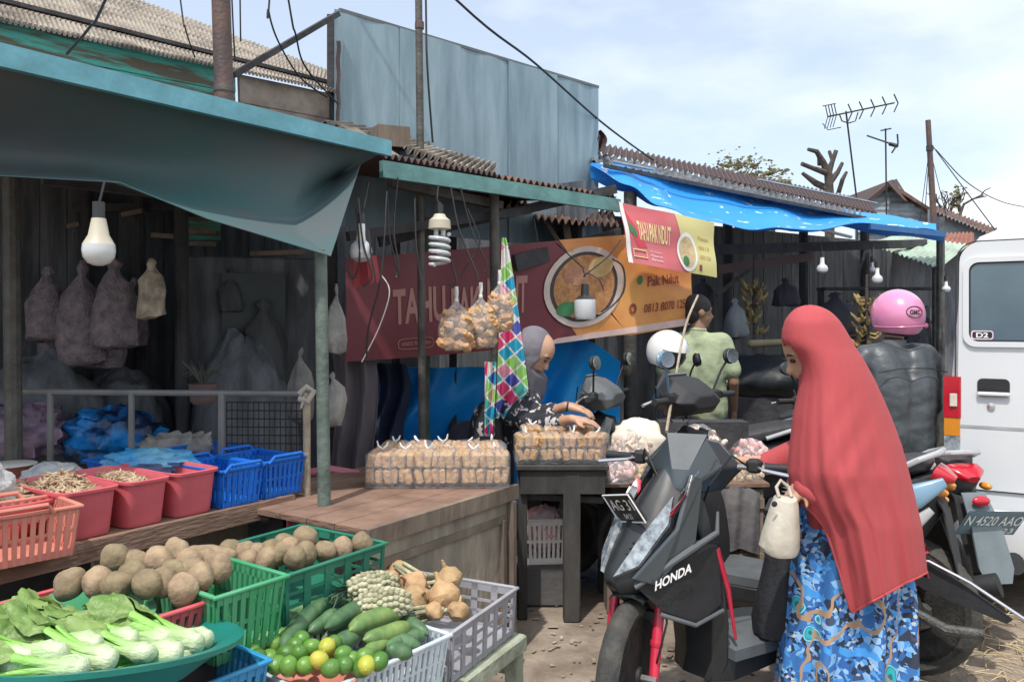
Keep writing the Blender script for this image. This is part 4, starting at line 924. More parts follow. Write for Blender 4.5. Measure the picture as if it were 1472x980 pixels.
# ---- cucumbers
def cuc(L_, r, bend, m, seed):
    n=12; pts=[]; rs=[]
    for k in range(n+1):
        u=k/n; pts.append((L_*(u-.5), bend*math.sin(PI*u), 0)); rs.append(max(.002, r*1.22*min(1,(math.sin(PI*min(1,u*1.0+.0))**.38))*(1+.05*math.sin(u*9+seed))))
    return M().tube(pts, rs, 14).build('cucumber', m)
random.seed(41)
def cucs(specs, m, lab, group):
    for i,(p,q,r,lb) in enumerate(specs):
        a, b = P(*p), P(*q); a, b = a+(a-b)*.11, b+(b-a)*.11; r *= 1.08; o = cuc((b-a).length, r, .012*(-1)**i, m, i); d,s_,u = basis(b-a)
        o.matrix_world = Matrix.Translation((a+b)/2) @ Matrix((d,-s_,u)).transposed().to_4x4(); tag(o, lb, 'cucumber', group)
cucs([((411,925,2.26),(466,866,2.50),.021,'dark cucumber standing steeply at the left of the heap'),((447,905,2.36),(478,880,2.48),.019,'short dark cucumber tucked left of the heap middle'),((476,898,2.36),(552,860,2.60),.024,'long dark cucumber lying across the top of the heap'),((402,912,2.4),(425,893,2.5),.019,'cucumber end showing behind the limes'),
      ((440,868,2.55),(510,868,2.62),.020,'dark cucumber lying level at the back of the heap'),((478,926,2.28),(515,908,2.4),.021,'dark cucumber just above the yellow limes'),((562,928,2.3),(608,912,2.45),.020,'dark cucumber at the right end of the heap'),((578,880,2.56),(612,908,2.45),.019,'cucumber sloping down to the right crate corner'),((560,934,2.26),(590,941,2.28),.018,'lowest dark cucumber by the crate rim'),((425,905,2.42),(440,890,2.5),.019,'small cucumber end beneath the steep one'),((470,915,2.38),(540,885,2.5),.02,'cucumber buried in the middle of the heap'),((398,900,2.45),(455,862,2.6),.021,'cucumber at the far left back of the heap'),((530,868,2.55),(585,862,2.66),.021,'cucumber lying flat at the upper right of the heap'),((395,925,2.36),(430,880,2.5),.020,'leaning cucumber behind the steep one'),((545,915,2.32),(600,930,2.36),.021,'cucumber pointing down to the crate rim on the right')], m_cuc, '', 'cucumbers')
cucs([((510,903,2.34),(575,878,2.50),.025,'pale green cucumber on top of the heap'),((528,917,2.28),(582,900,2.42),.021,'cucumber with a yellow end on the right of the heap'),((530,938,2.24),(560,922,2.32),.018,'pale short cucumber near the crate rim')], m_cucy, '', 'cucumbers')
# ---- jicama tubers in the grey crate, with roots
random.seed(51)
def jic(seed, r=.052):
    return M().lathe([(0,-.8*r),(.5*r,-.75*r),(.95*r,-.25*r),(1.0*r,.1*r),(.75*r,.55*r),(.35*r,.75*r),(.14*r,.95*r),(.08*r,1.5*r)], (0,0,0), 24, fn=lambda a,z: 1+.06*math.cos(4*a+seed)+.04*math.sin(7*a)).jitter(.004,20,seed)
js = [(569,819,3.0,.045,'left upper'),(562,832,2.95,.04,'left'),(594,842,2.85,.055,'tall one in the middle'),(637,858,2.75,.060,'large cracked one on the right'),(645,832,2.9,.050,'topmost on the right'),(600,860,2.75,.05,'bulky one in the centre'),(540,825,3.0,.04,'leftmost behind the pineapple'),(659,878,2.66,.038,'lowest by the rim'),(625,878,2.68,.035,'small knobbly one in front')]
for i,(px,py,Y,r,l) in enumerate(js):
    o = jic(i,r).build('jicama', m_jic); o.location = at(px,py,Y); o.rotation_euler=(random.uniform(-1,1),random.uniform(-1,1),random.uniform(0,6)); tag(o,'pale brown jicama tuber in the grey crate, '+l,'jicama','jicama tubers in the grey crate')
def bundle(px,py,Y,n,lab):
    c = P(px,py,Y); mm = M(); d0 = V((random.uniform(-1,1),random.uniform(-.4,.4),random.uniform(-.4,-.1))).normalized()
    for k in range(n):
        p = c+V((random.gauss(0,.015),random.gauss(0,.015),random.gauss(0,.012))); mm.cap(p-d0*.05,.007,p+d0*.05+V((random.gauss(0,.01),0,random.gauss(0,.01))),.005,7)
    tag(mm.build('root_bunch', mat('striped_root',(.52,.50,.34),.8,scale=20,c2=(.16,.17,.10),stretch=(1,1,1))), lab, 'root bunch', 'bunches of finger roots')
bundle(590,822,2.95,16,'bunch of finger shaped roots between the tubers'); bundle(612,838,2.9,12,'greenish bunch of roots near the middle tubers'); bundle(612,880,2.7,14,'bunch of small pale roots at the crate front')
# ---- pineapples
def pineapple(lab, a, b, r, crown=True):
    a, b = P(*a), P(*b); d,s_,u = basis(b-a); L_ = (b-a).length; t = thing('pineapple', lab, 'pineapple', (0,0,0), 'pineapples in the grey crate')
    mm = M(); mm.ell((L_/2,0,0),(L_/2,r*.93,r*.93),nu=20,nv=14); rows=11
    for j in range(rows):
        x = L_*(.06+.88*j/(rows-1)); rr = r*math.sqrt(max(0.05,1-((x-L_/2)/(L_/2))**2)); n=max(6,int(2*PI*rr/.019))
        for i in range(n):
            a_=2*PI*(i+.5*(j%2))/n; q=V((x,math.cos(a_)*rr*.95,math.sin(a_)*rr*.95)); mm.ell(q,(.0105,.009,.009),Matrix.Rotation(0,4,'X'),8,6)
            mm.cap(q, .004, q*1.0+V((.012,math.cos(a_)*.006,math.sin(a_)*.006)), .001, 5)
    mm.build('fruit', m_pine, t, world=False)
    if crown:
        c = M()
        for i in range(34):
            a_ = random.uniform(0,2*PI); sp = random.uniform(.1,1); l = random.uniform(.06,.12); dx = V((-1,math.cos(a_)*sp,math.sin(a_)*sp)).normalized()
            p0=V((.01,0,0)); p1=p0+dx*l*.5; p2=p1+(dx+V((0,math.cos(a_)*.6,math.sin(a_)*.6))).normalized()*l*.5; sd=dx.cross(V((.3,.5,1))).normalized()*.007
            c.add([p0-sd,p0+sd,p1+sd*.8,p1-sd*.8,p2],[(0,1,2,3),(3,2,4)])
        c.build('crown', m_pleaf, t, world=False, smooth=False)
    t.matrix_world = Matrix.Translation(a) @ Matrix((d,-s_,u)).transposed().to_4x4()
random.seed(61)
pineapple('pale unripe pineapple lying behind the cucumbers, crown to the left', (508,872,2.50),(592,864,2.50), .047)
pineapple('second pineapple behind the first, crown pointing up left', (498,846,2.56),(572,838,2.62), .043)

# ---- teal basin of leafy vegetables
bc = V((-1.02,1.85,.685)); tilt = Euler((R(-11),R(1),0)).to_matrix().to_4x4()
ba = thing('basin', 'wide teal plastic basin of pale leafy vegetables in the foreground', 'basin', tuple(bc)); ba.rotation_euler=(R(-11),R(1),0)
M().lathe([(.26,0),(.27,.008),(.345,.065),(.372,.070),(.374,.082),(.350,.080),(.335,.075),(.26,.014)], (0,0,0), 56).build('shell', tealp, ba, world=False)
def bokchoy(seed, L_=.22, leafy=1.0):
    rnd = random.Random(seed); t = bpy.data.objects.new('bok_choy', None); col.objects.link(t)
    st_, lf = M(), M()
    for k in range(9):
        a = 2*PI*k/9*1.0+rnd.uniform(-.2,.2); inner = k%2; sp = (.030 if not inner else .018)
        w0 = .0195 if not inner else .015; ln = L_*rnd.uniform(.62,.8)
        path=[]; wd=[]; th=[]
        for j in range(8):
            u=j/7; rad = (.009+.017*math.exp(-((u-.16)/.15)**2)+.040*u**2.0)*(1 if not inner else .55)
            path.append(V((u*ln, math.cos(a)*rad, math.sin(a)*rad*.75))); wd.append(w0*(.55+.50*math.exp(-((u-.14)/.16)**2))); th.append(.0085*(1-.5*u))
        rg=[]
        for j,p in enumerate(path):
            tan = V((0,-math.sin(a),math.cos(a))); rr=V((0,math.cos(a),math.sin(a))); ring=[]
            for q in range(10):
                b=2*PI*q/10; x=math.cos(b)*wd[j]; y=math.sin(b)*th[j]-x*x*14; ring.append(p+tan*x+rr*y)
            rg.append(ring)
        st_.loft(rg)
        e = path[-1]; tan=V((0,-math.sin(a),math.cos(a))); rr=V((0,math.cos(a),math.sin(a))); ll=L_*rnd.uniform(.34,.52)*leafy; lw=ll*.36; cv=rnd.uniform(-.2,.6)
        def lfn(u,v,e=e,tan=tan,rr=rr,ll=ll,lw=lw,cv=cv,k=k):
            s=(u-.5)*2; wv=lw*(math.sin(PI*min(.98,v*.85+.06))**.7)
            return e+V((1,0,0))*(v*ll)+tan*(s*wv)+rr*(.02*v+.006*math.sin(s*5+v*7+k)*abs(s)-.25*abs(s)*wv+cv*v*v*.05+.003*math.sin(v*16))
        lf.sheet(lfn, 10, 9, .0012)
    st_.ell((.004,0,0),(.016,.026,.022)); st_.build('stems', m_stem, t, world=False); lf.build('leaves', m_leaf, t, world=False, ang=70); return t
random.seed(71)
bk_ = [bokchoy(s) for s in (1,2,3)] 
# (px,py,Y) of the bulb, heading of the leaves, roll
lay = [((192,905,1.80),172,'bulb in the middle, leaves left'),((158,880,1.92),166,'topmost, dark leaves reaching right'),((262,895,1.95),175,'bulb near the right rim, leaves left'),((285,912,1.86),165,'at the right rim'),((255,925,1.78),178,'right of the middle, near the front rim'),((160,935,1.66),170,'at the front rim, left of the middle'),((215,925,1.74),160,'near the front rim, middle'),((90,925,1.62),176,'front left, cut by the frame'),((60,880,1.86),190,'far left with frilly dark leaves'),((120,895,1.80),185,'left middle, under the topmost one'),((300,905,1.95),168,'small one leaning on the right rim'),((20,900,1.70),180,'at the left edge of the picture'),((230,885,2.0),190,'at the back rim, middle'),((40,935,1.60),185,'at the lower left corner'),((110,868,1.98),200,'at the back rim, left'),((140,915,1.72),183,'between the front and the middle rows'),((240,905,1.86),171,'half covered, right of the middle'),((185,880,1.95),192,'at the back rim, right of the middle'),((70,905,1.72),188,'second row at the left'),((275,925,1.86),176,'lowest at the right rim'),((120,945,1.60),181,'lowest at the front rim')]
used=[0]*3
for i,(a,hd,l) in enumerate(lay):
    o = bk_[i%3]
    if used[i%3]: o = copy_tree(o)
    used[i%3]=1; p = P(a[0],a[1]+(14 if a[1]>898 else 24),a[2]); o.location = p + V((0,0,.0)); o.rotation_euler = (random.uniform(0,6.28), random.uniform(-.12,.05), R(hd)); s=random.uniform(.85,1.1); o.scale=(s,s,s)
    tag(o, 'bok choy in the teal basin, '+l, 'bok choy', 'bok choy in the teal basin')
# ================================================================== MOTORBIKES
m_tyre = mat('tyre_rubber', (.035,.037,.038), .8, scale=14, c2=(.075,.07,.06), bump=.3)
m_alu  = mat('alloy', (.30,.30,.30), .4, metal=.6, scale=9)
m_chr  = mat('chrome', (.70,.70,.72), .18, metal=.9, var=.1)
m_mirr = mat('mirror_glass', (.55,.62,.68), .08, metal=.9, var=.1)
m_eng  = mat('engine_metal', (.15,.15,.145), .55, metal=.5, scale=20, c2=(.06,.06,.055), bump=.4)
m_redm = mat('red_anodised', (.62,.03,.07), .3, var=.2, coat=.3)
m_redl = mat('red_lens', (.55,.01,.03), .15, var=.2, coat=.6)
m_orl  = mat('orange_lens', (.75,.28,.03), .15, var=.2, coat=.6)
m_lens = mat('headlight_lens', (.40,.45,.48), .14, scale=30, c2=(.10,.12,.14), coat=.8)
m_seat = mat('vinyl_seat', (.03,.03,.034), .5, scale=30, c2=(.045,.045,.05), bump=.08)
m_let  = mat('white_lettering', (.80,.80,.80), .5, var=.05)
m_plate= mat('number_plate_black', (.02,.02,.02), .4)
m_plate2=mat('number_plate_faded', (.17,.27,.33), .45, scale=6, c2=(.12,.20,.25))
m_sbl  = mat('silver_blue_paint', (.20,.36,.50), .25, scale=5, var=.25, coat=.5)
m_silv = mat('silver_paint', (.42,.44,.45), .3, scale=5, var=.25, coat=.4)
RX90 = Matrix.Rotation(PI/2,4,'X')
def wheel(parent, name, x, R_, w_, spokes=5, steer=None, disc=True, tyre=None):
    t = bpy.data.objects.new(name, None); col.objects.link(t); t.parent = parent; t.location = (x,0,R_)
    h = w_/2; rr = R_-.058
    pr = [(rr,-h*.75)]+[(rr+.058*math.sin(a)**.8 if a<PI/2 else rr+.058*math.sin(PI-a)**.8, -h*math.cos(a)) for a in [PI*k/10+.001 for k in range(1,10)]]+[(rr,h*.75),(rr-.008,h*.5),(rr-.008,-h*.5),(rr,-h*.75)]
    def tread(a, z): return 1+.006*math.copysign(1, math.sin(46*a+z*60)) if abs(z)<h*.8 else 1
    M().lathe(pr, (0,0,0), 92, RX90, fn=tread).build('tyre', tyre or m_tyre, t, world=False)
    r = M(); r.lathe([(rr-.02,-h*.55),(rr+.002,-h*.6),(rr+.002,h*.6),(rr-.02,h*.55),(rr-.024,0),(rr-.02,-h*.55)], (0,0,0), 48, RX90)
    r.lathe([(.001,-.045),(.035,-.045),(.035,.045),(.001,.045)], (0,0,0), 20, RX90)
    if spokes <= 8:
        for k in range(spokes):
            a = 2*PI*k/spokes
            for da in (-.12,.12): r.beam((.03*math.cos(a),0,.03*math.sin(a)), ((rr-.01)*math.cos(a+da),0,(rr-.01)*math.sin(a+da)), .022,.014, up=V((0,1,0)))
    else:
        for k in range(spokes):
            a = 2*PI*k/spokes; s_ = 1 if k%2 else -1; r.tube([(.03*math.cos(a),s_*.03,.03*math.sin(a)),((rr-.01)*math.cos(a+s_*.25),0,(rr-.01)*math.sin(a+s_*.25))], .0022, 4)
    r.build('rim', m_blackm if spokes<=8 else m_chr, t, world=False)
    if disc: M().lathe([(.05,.052),(.10,.052),(.10,.056),(.05,.056),(.05,.052)], (0,0,0), 36, RX90).build('brake_disc', m_alu, t, world=False)
    return t
def mirror(parent, base, head, rx, rz, face, m_b, m_g, name='mirror'):
    """stalk from base to head; the glass looks along `face`"""
    o = M(); mid = V(base).lerp(V(head),.5)+V((0,0,.02)); o.tube([base, mid, head], .006, 8)
    d,a,u = basis(face); T = Matrix((a,d,u)).transposed().to_4x4()
    o.ell(head, (rx,.020,rz), T, 24, 12); ob = o.build(name, m_b, parent, world=False)
    g_ = M(); g_.lathe([(0.001,0),(rx*.92,0),(rx*.92,.003),(.001,.003)], V(head)+V(d)*.017, 28, T @ Matrix.Rotation(-PI/2,4,'X'), sy=rz/rx); g_.build('glass', m_g, ob, world=False); return ob
def scooter(label, loc, yaw, steer=0, paint=m_black, accent=m_gloss, red=True, plate=None, plate_m=None, badge=None, mirrors=(1,1), group=None, R_=.262, seat_h=.74, m_mirb=None, fork_m=None, name='motorbike', tall=0, wb=1.25, tl=1, cowl=None, hb=.30, fox=.25, slim=1):
    t = thing(name, label, 'motorbike', loc, group, yaw); B = lambda mm, n_, m: mm.build(n_, m, t, world=False)
    wheel(t, 'rear_wheel', 0, R_, .10, 5 if R_<.28 else 30)
    # the lower fork turns about its foot, the handlebar about its own clamp: the two ends of the raked steering axis
    Sx = wb-.045; hx = wb-hb
    def turned(x): return Matrix.Translation((x,0,0)) @ Matrix.Rotation(steer,4,'Z') @ Matrix.Translation((-x,0,0))
    RL, RH = turned(Sx), turned(hx+.02)
    S = lambda mm, n_, m: mm.xf(RL).build(n_, m, t, world=False)
    U_ = lambda mm, n_, m: mm.xf(RH).build(n_, m, t, world=False)
    w_ = wheel(t, 'front_wheel', wb, R_, .085, 5 if R_<.28 else 30); c_,s_ = math.cos(steer), math.sin(steer)
    w_.location = (Sx+.045*c_, .045*s_, R_); w_.rotation_euler = (0,0,steer)
    mf = fork_m or (m_redm if red else m_alu)
    for y in (-.085,.085):
        f = M(); f.tube([(wb-.005,y,R_-.03),(wb-.03,y,R_+.06),(wb-.085,y,R_+.24)], [.017,.019,.019], 12); f.lathe([(.021,-.012),(.024,0),(.021,.012)], (wb-.045,y,R_+.11), 12)
        fo = S(f, 'fork_leg', mf); f = M(); f.tube([(wb-.083,y,R_+.235),(wb-.14,y,R_+.42)], .013, 10); f.xf(RL).build('fork_tube', m_chr, fo, world=False)
    S(M().tube([(wb,-.10,R_),(wb,.10,R_)], .012, 8), 'axle', m_alu)
    f = M()   # mudguard hugging the tyre
    rg=[]
    for k in range(15):
        a = R(82+70*k/14); ring=[]
        for q in range(9): b=PI*q/8; ring.append(V((wb+math.cos(a)*(R_+.012+.022*math.sin(b)), -.062*math.cos(b), R_+math.sin(a)*(R_+.012+.022*math.sin(b)))))
        ring += [ring[q]*1 + (V((wb,ring[q].y,R_))-ring[q]).normalized()*.005 for q in range(8,-1,-1)]
        rg.append(ring)
    f.loft(rg); f.beam((wb-.07,-.075,R_+.2),(wb-.07,.075,R_+.2),.03,.03); S(f, 'front_mudguard', paint)
    # handlebar head
    z0 = 1.0+tall
    h = M(); h.tube([(hx,-.30,z0+.03),(hx+.03,-.16,z0+.03),(hx+.04,0,z0+.0),(hx+.03,.16,z0+.03),(hx,.30,z0+.03)], .011, 8); U_(h, 'handlebar', m_alu)
    for y in (-1,1):
        U_(M().tube([(hx-.005,y*.36,z0+.03),(hx+.002,y*.27,z0+.03),(hx+.004,y*.25,z0+.03)], [.017,.016,.019], 12), 'grip', m_blackm)
        U_(M().tube([(hx+.02,y*.22,z0+.035),(hx+.06,y*.25,z0+.03),(hx+.055,y*.37,z0+.012)], [.006,.006,.008], 8), 'brake_lever', m_chr)
        U_(M().box((hx+.015,y*.215,z0+.035),(.05,.055,.05),bev=.01), 'switch_box', m_blackm)
    # angular handlebar cowl: wedge with a peak at the front
    def ring(x, w2, za, zb, k=.62):   # hexagonal section in the yz plane
        return [V((x,-w2,(za+zb)/2)),V((x,-w2*k,za)),V((x,w2*k,za)),V((x,w2,(za+zb)/2)),V((x,w2*k*.85,zb)),V((x,-w2*k*.85,zb))]
    _hc = U_(M().loft([ring(hx-.07,.13,z0-.02,z0+.045),ring(hx-.03,.19,z0-.05,z0+.075),ring(hx+.05,.21,z0-.06,z0+.12),ring(hx+.11,.15,z0-.065,z0+.135),ring(hx+.17,.075,z0-.06,z0+.03),ring(hx+.20,.02,z0-.06,z0-.03)]), 'handlebar_cowl', cowl or accent); bev(_hc,.014)
    U_(M().prism([(hx+.165,-.035,z0+.02),(hx+.165,.035,z0+.02),(hx+.10,.085,z0+.142),(hx+.10,-.085,z0+.142)], (.008,0,.006)), 'cowl_visor', m_greyp)
    for s_ in (-1,1): U_(M().tube([(hx+.03,s_*.20,z0+.03),(hx+.13,s_*.16,z0+.085),(hx+.17,s_*.09,z0-.02),(hx+.10,s_*.05,z0-.10)], .004, 6), 'cable', m_wire)
    S(M().tube([(wb-.085,.10,R_+.30),(wb-.02,.13,R_+.20),(wb-.0,.105,R_+.08),(wb-.03,.085,R_+.03)], .004, 6), 'brake_hose', m_wire)
    # front apron
    fx = wb-fox
    rg = []
    for (x,z,w2,dp) in ((fx-.02,.97,.085,.05),(fx+.03,.90,.13,.07),(fx+.10,.80,.165,.08),(fx+.17,.70,.15,.075),(fx+.235,.62,.10,.05),(fx+.265,.585,.045,.03)):
        rg.append([V((x-dp*1.5,-w2*.95,z-.05)),V((x-dp*.3,-w2,z-.02)),V((x+dp*.35,-w2*.55,z+.01)),V((x+dp*.6,0,z+.03)),V((x+dp*.35,w2*.55,z+.01)),V((x-dp*.3,w2,z-.02)),V((x-dp*1.5,w2*.95,z-.05)),V((x-dp*2.2,0,z-.08))])
    bev(B(M().loft(rg), 'front_cowl', paint),.02,3,12)
    for s_ in (-1,1):
        a = M().prism([(fx+.255,s_*.035,.612),(fx+.20,s_*.125,.66),(fx+.10,s_*.172,.80),(fx+.055,s_*.135,.885),(fx+.165,s_*.085,.75)], (.016,s_*.014,.012)); B(a, 'headlight', m_lens)
        bev(B(M().prism([(fx+.235,s_*.115,.625),(fx+.09,s_*.186,.79),(fx-.01,s_*.135,.965),(fx-.04,s_*.160,.95),(fx+.02,s_*.200,.74),(fx+.16,s_*.150,.60)], (-.01,s_*.012,0)), 'side_blade', accent),.006)
        bev(B(M().prism([(fx+.22,s_*.10,.60),(fx+.02,s_*.205,.745),(fx-.10,s_*.20,.72),(fx-.13,s_*.19,.50),(fx-.02,s_*.19,.44),(fx+.12,s_*.15,.50)], (-.02,-s_*.02,0)), 'side_panel', m_blackm),.006)
        B(M().tube([(fx+.215,s_*.115,.592),(fx+.03,s_*.208,.715),(fx-.09,s_*.207,.76),(fx-.105,s_*.19,.83)], [.009,.013,.011,.006], 8), 'trim', m_greyp)
        B(M().tube([(fx+.13,s_*.155,.495),(fx+.0,s_*.196,.445),(fx-.13,s_*.192,.475)], .008, 8), 'trim', m_greyp)
        if red: B(M().tube([(fx-.10,s_*.19,.70),(fx-.15,s_*.195,.55),(fx-.19,s_*.19,.36)], [.012,.010,.006], 8), 'red_trim', m_redm)
        if badge:
            pth = [V((fx+.165,s_*.156,.585)), V((fx+.03,s_*.196,.64))]; d = (pth[1]-pth[0])
            if s_ == 1: e0,e1 = pth[0],pth[1]
            else: e0,e1 = pth[1],pth[0]
            dd_ = (e1-e0); upv = V((-.10,0,.99)).normalized(); nn_ = dd_.cross(upv).normalized(); nn_ = nn_ if nn_.y*s_ > 0 else -nn_
            B(put_text(M(), badge, lambda u,v: e0+dd_*u+upv*(.034*v)+V((0,s_*.014,0))+nn_*.004, 0,0,1,1, .03), 'badge', m_let)
            B(put_text(M(), badge, lambda u,v: V((fx+.045,s_*.13,.885)).lerp(V((fx-.03,s_*.15,.965)),u)+V((-.012,0,.016))*v+V((.006,s_*.026,.008)), 0,0,1,1, .03), 'badge', m_greyp)
            B(M().prism([(fx+.035,s_*.150,.875),(fx+.11,s_*.135,.80),(fx+.085,s_*.165,.83),(fx+.02,s_*.168,.905)], (.012,s_*.016,.01)), 'red_decal', m_redm)
            B(M().prism([(fx+.045,s_*.156,.868),(fx+.085,s_*.153,.835),(fx+.05,s_*.168,.872)], (.016,s_*.019,.013)), 'white_decal', m_let)
    # vents and plate on the beak
    for k in range(3): B(M().box((fx+.185+.012*k,.03,.735-.018*k),(.02,.07,.005),Matrix.Rotation(.6,4,'Y')), 'vent', m_black)
    if plate:
        po = V((fx+.185,-.01,.845)); ty = Matrix.Translation(po) @ Matrix.Rotation(R(30),4,'Y') @ Matrix.Rotation(R(14),4,'X') @ Matrix.Scale(.80,4,V((0,1,0)))
        pl_ = thing_part('number_plate', t, M().xf(Matrix.Identity(4)).box((0,0,0),(.012,.24,.115),ty,bev=.004) if False else _pl(ty), plate_m or m_plate)
        fr_ = M()
        for (a,b) in (((.008,-.12,-.0575),(.008,.12,-.0575)),((.008,-.12,.0575),(.008,.12,.0575)),((.008,-.12,-.0575),(.008,-.12,.0575)),((.008,.12,-.0575),(.008,.12,.0575))): fr_.tube([ty@V(a),ty@V(b)],.003,6)
        fr_.build('plate_frame', m_let, pl_, world=False)
        mm = M(); put_text(mm, plate[0], lambda u,v: ty@V((.0085,-.10+.20*u,-.008+.045*v)), 0,0,1,1,.01); put_text(mm, plate[1], lambda u,v: ty@V((.0085,-.035+.07*u,-.045+.024*v)),0,0,1,1,.01)
        mm.build('plate_lettering', m_greyp if False else m_let, pl_, world=False)
    # leg shield and floorboard
    bev(B(M().loft([[V((x,-w2,z)),V((x+.05,-w2*.8,z+.01)),V((x+.08,0,z+.015)),V((x+.05,w2*.8,z+.01)),V((x,w2,z)),V((x-.035,0,z))] for (x,z,w2) in ((fx-.06,.95,.11),(fx-.09,.80,.165),(fx-.13,.6,.19),(fx-.16,.42,.19),(fx-.17,.27,.17),(fx-.15,.20,.14))]), 'leg_shield', paint),.006)
    B(M().loft([[V((x,-w2,.29)),V((x,-w2,.33)),V((x,w2,.33)),V((x,w2,.29))] for (x,w2) in ((fx-.17,.17),(fx-.35,.165),(fx-.50,.15),(fx-.58,.12))]), 'floorboard', m_greyp)
    bev(B(M().loft([[V((x,-w2,.20+dz)),V((x,-w2-.006,.287)),V((x,w2+.006,.287)),V((x,w2,.20+dz))] for (x,w2,dz) in ((fx-.12,.13,0),(fx-.20,.17,0),(fx-.40,.165,.02),(fx-.62,.15,.04))]), 'floor_skirt', paint),.006)
    if slim != 1:
        for q_ in list(t.children):
            if q_.type == 'MESH' and q_.name.split('.')[0] in ('front_cowl','headlight','side_blade','side_panel','trim','red_trim','badge','red_decal','white_decal','leg_shield','floor_skirt','handlebar_cowl','cowl_visor','vent'): q_.data.transform(Matrix.Scale(slim,4,(0,1,0)))
    # body under the seat, seat, tail
    sh_ = seat_h
    rg=[]
    for (x,za,zb,w2) in ((.48,.30,.62,.10),(.40,.30,sh_-.05,.14),(.22,.36,sh_-.03,.165),(.0,.48,sh_+.0,.16),(-.20*tl,.58,sh_+.04,.13),(-.36*tl,.68,sh_+.05,.08),(-.42*tl,.72,sh_+.04,.04)):
        zm=(za*.45+zb*.55); rg.append([V((x,-w2*.7,za)),V((x,-w2,zm)),V((x,-w2*.8,zb)),V((x,w2*.8,zb)),V((x,w2,zm)),V((x,w2*.7,za))])
    bev(B(M().loft(rg), 'rear_body', paint),.025,3,12)
    for s_ in (-1,1): bev(B(M().prism([(.34,s_*.158,sh_-.17),(.10,s_*.172,sh_-.06),(-.18*tl,s_*.142,sh_+.0),(-.34*tl,s_*.10,sh_+.02),(-.14*tl,s_*.150,sh_-.10),(.10,s_*.172,sh_-.17)], (0,s_*.010,0)), 'side_blade', accent),.006)
    B(M().sweep([(.50,0,sh_-.01),(.42,0,sh_+.015),(.2,0,sh_+.015),(.08,0,sh_+.04),(-.10*tl,0,sh_+.075),(-.26*tl,0,sh_+.085),(-.30*tl,0,sh_+.08)], [.07,.12,.14,.145,.13,.10,.05], [.02,.035,.04,.045,.04,.035,.015], 3.2), 'seat', m_seat)
    gr = M(); gr.tube([(.05,-.145,sh_+.03),(-.22*tl,-.13,sh_+.11),(-.38*tl,-.07,sh_+.135),(-.40*tl,0,sh_+.138),(-.38*tl,.07,sh_+.135),(-.22*tl,.13,sh_+.11),(.05,.145,sh_+.03)], .013, 10); B(gr, 'grab_rail', m_silv)
    B(M().sweep([(-.34*tl,0,sh_+.05),(-.41*tl,0,sh_+.04),(-.41*tl-.045,0,sh_+.02)], [.10,.085,.03], [.035,.032,.015], 3), 'tail_light', m_redl)
    for s_ in (-1,1): B(M().ell((-.41*tl,s_*.095,sh_-.02),(.035,.022,.018)), 'indicator', m_orl)
    B(M().loft([[V((x,-w2,z)),V((x,w2,z)),V((x-.012,w2,z-.03)),V((x-.012,-w2,z-.03))] for (x,z,w2) in ((-.30*tl,sh_-.02,.07),(-.42*tl,sh_-.08,.07),(-.50*tl,sh_-.24,.075),(-.56*tl,sh_-.36,.06))]), 'rear_mudguard', m_blackm)
    # engine, shock, exhaust
    e = M(); e.box((.08,.06,.28),(.40,.10,.13),bev=.03); e.lathe([(.001,-.04),(.09,-.04),(.10,0),(.09,.04),(.001,.04)],(0,.10,R_+.01),24,RX90); e.box((.28,0,.30),(.18,.18,.18),bev=.02)
    for k in range(5): e.box((.22+.03*k,0,.30),(.008,.21,.20))
    B(e, 'engine', m_eng)
    s2 = M(); s2.tube([(-.03,.12,.33),(-.10,.12,.60)], .012, 8)
    for k in range(9): s2.lathe([(.024,-.004),(.029,0),(.024,.004)],(-.045-.006*k,.12,.38+.023*k),14)
    B(s2, 'shock_absorber', m_redm if red else m_alu)
    x_ = M(); x_.tube([(.30,-.10,.24),(.10,-.15,.23),(-.02,-.17,.29),(-.34,-.17,.40)], [.018,.02,.045,.05], 16); B(x_, 'exhaust', m_blackm)
    B(M().prism([(-.04,-.222,.30),(-.32,-.226,.41),(-.33,-.226,.36),(-.05,-.222,.255)], (0,-.006,0)), 'exhaust_guard', m_alu)
    for s_,on_ in zip((-1,1), mirrors):
        if on_:
            mb = m_mirb if (m_mirb and s_ == 1) else m_blackm
            mirror(t, RH @ V((hx+.02,s_*.2,z0+.05)), RH @ V((hx-.02,s_*.30,z0+.23)), .062,.042, RH.to_3x3() @ V((-1,0,.1)), mb, m_mirr)
    return t, None
def thing_part(name, parent, mm, m): return mm.build(name, m, parent, world=False)
def _pl(ty):
    mm = M(); t_ = M().box((0,0,0),(.010,.24,.115),bev=.003); mm.add(t_.v,t_.f,ty); return mm

HB = math.atan2(-.47,-.88)
hd = V((math.cos(HB),math.sin(HB),0)); fa = V((.395,2.84,0)); ra_ = fa-hd*1.25
b1, st1 = scooter('black scooter with red fork legs, front wheel turned to the camera', tuple(ra_), HB, R(34), m_black, m_gloss, True, ('AG 31','04·21'), m_plate, 'HONDA', mirrors=(0,0), hb=.35, tall=-.05, fox=.20, slim=.78, group=None)
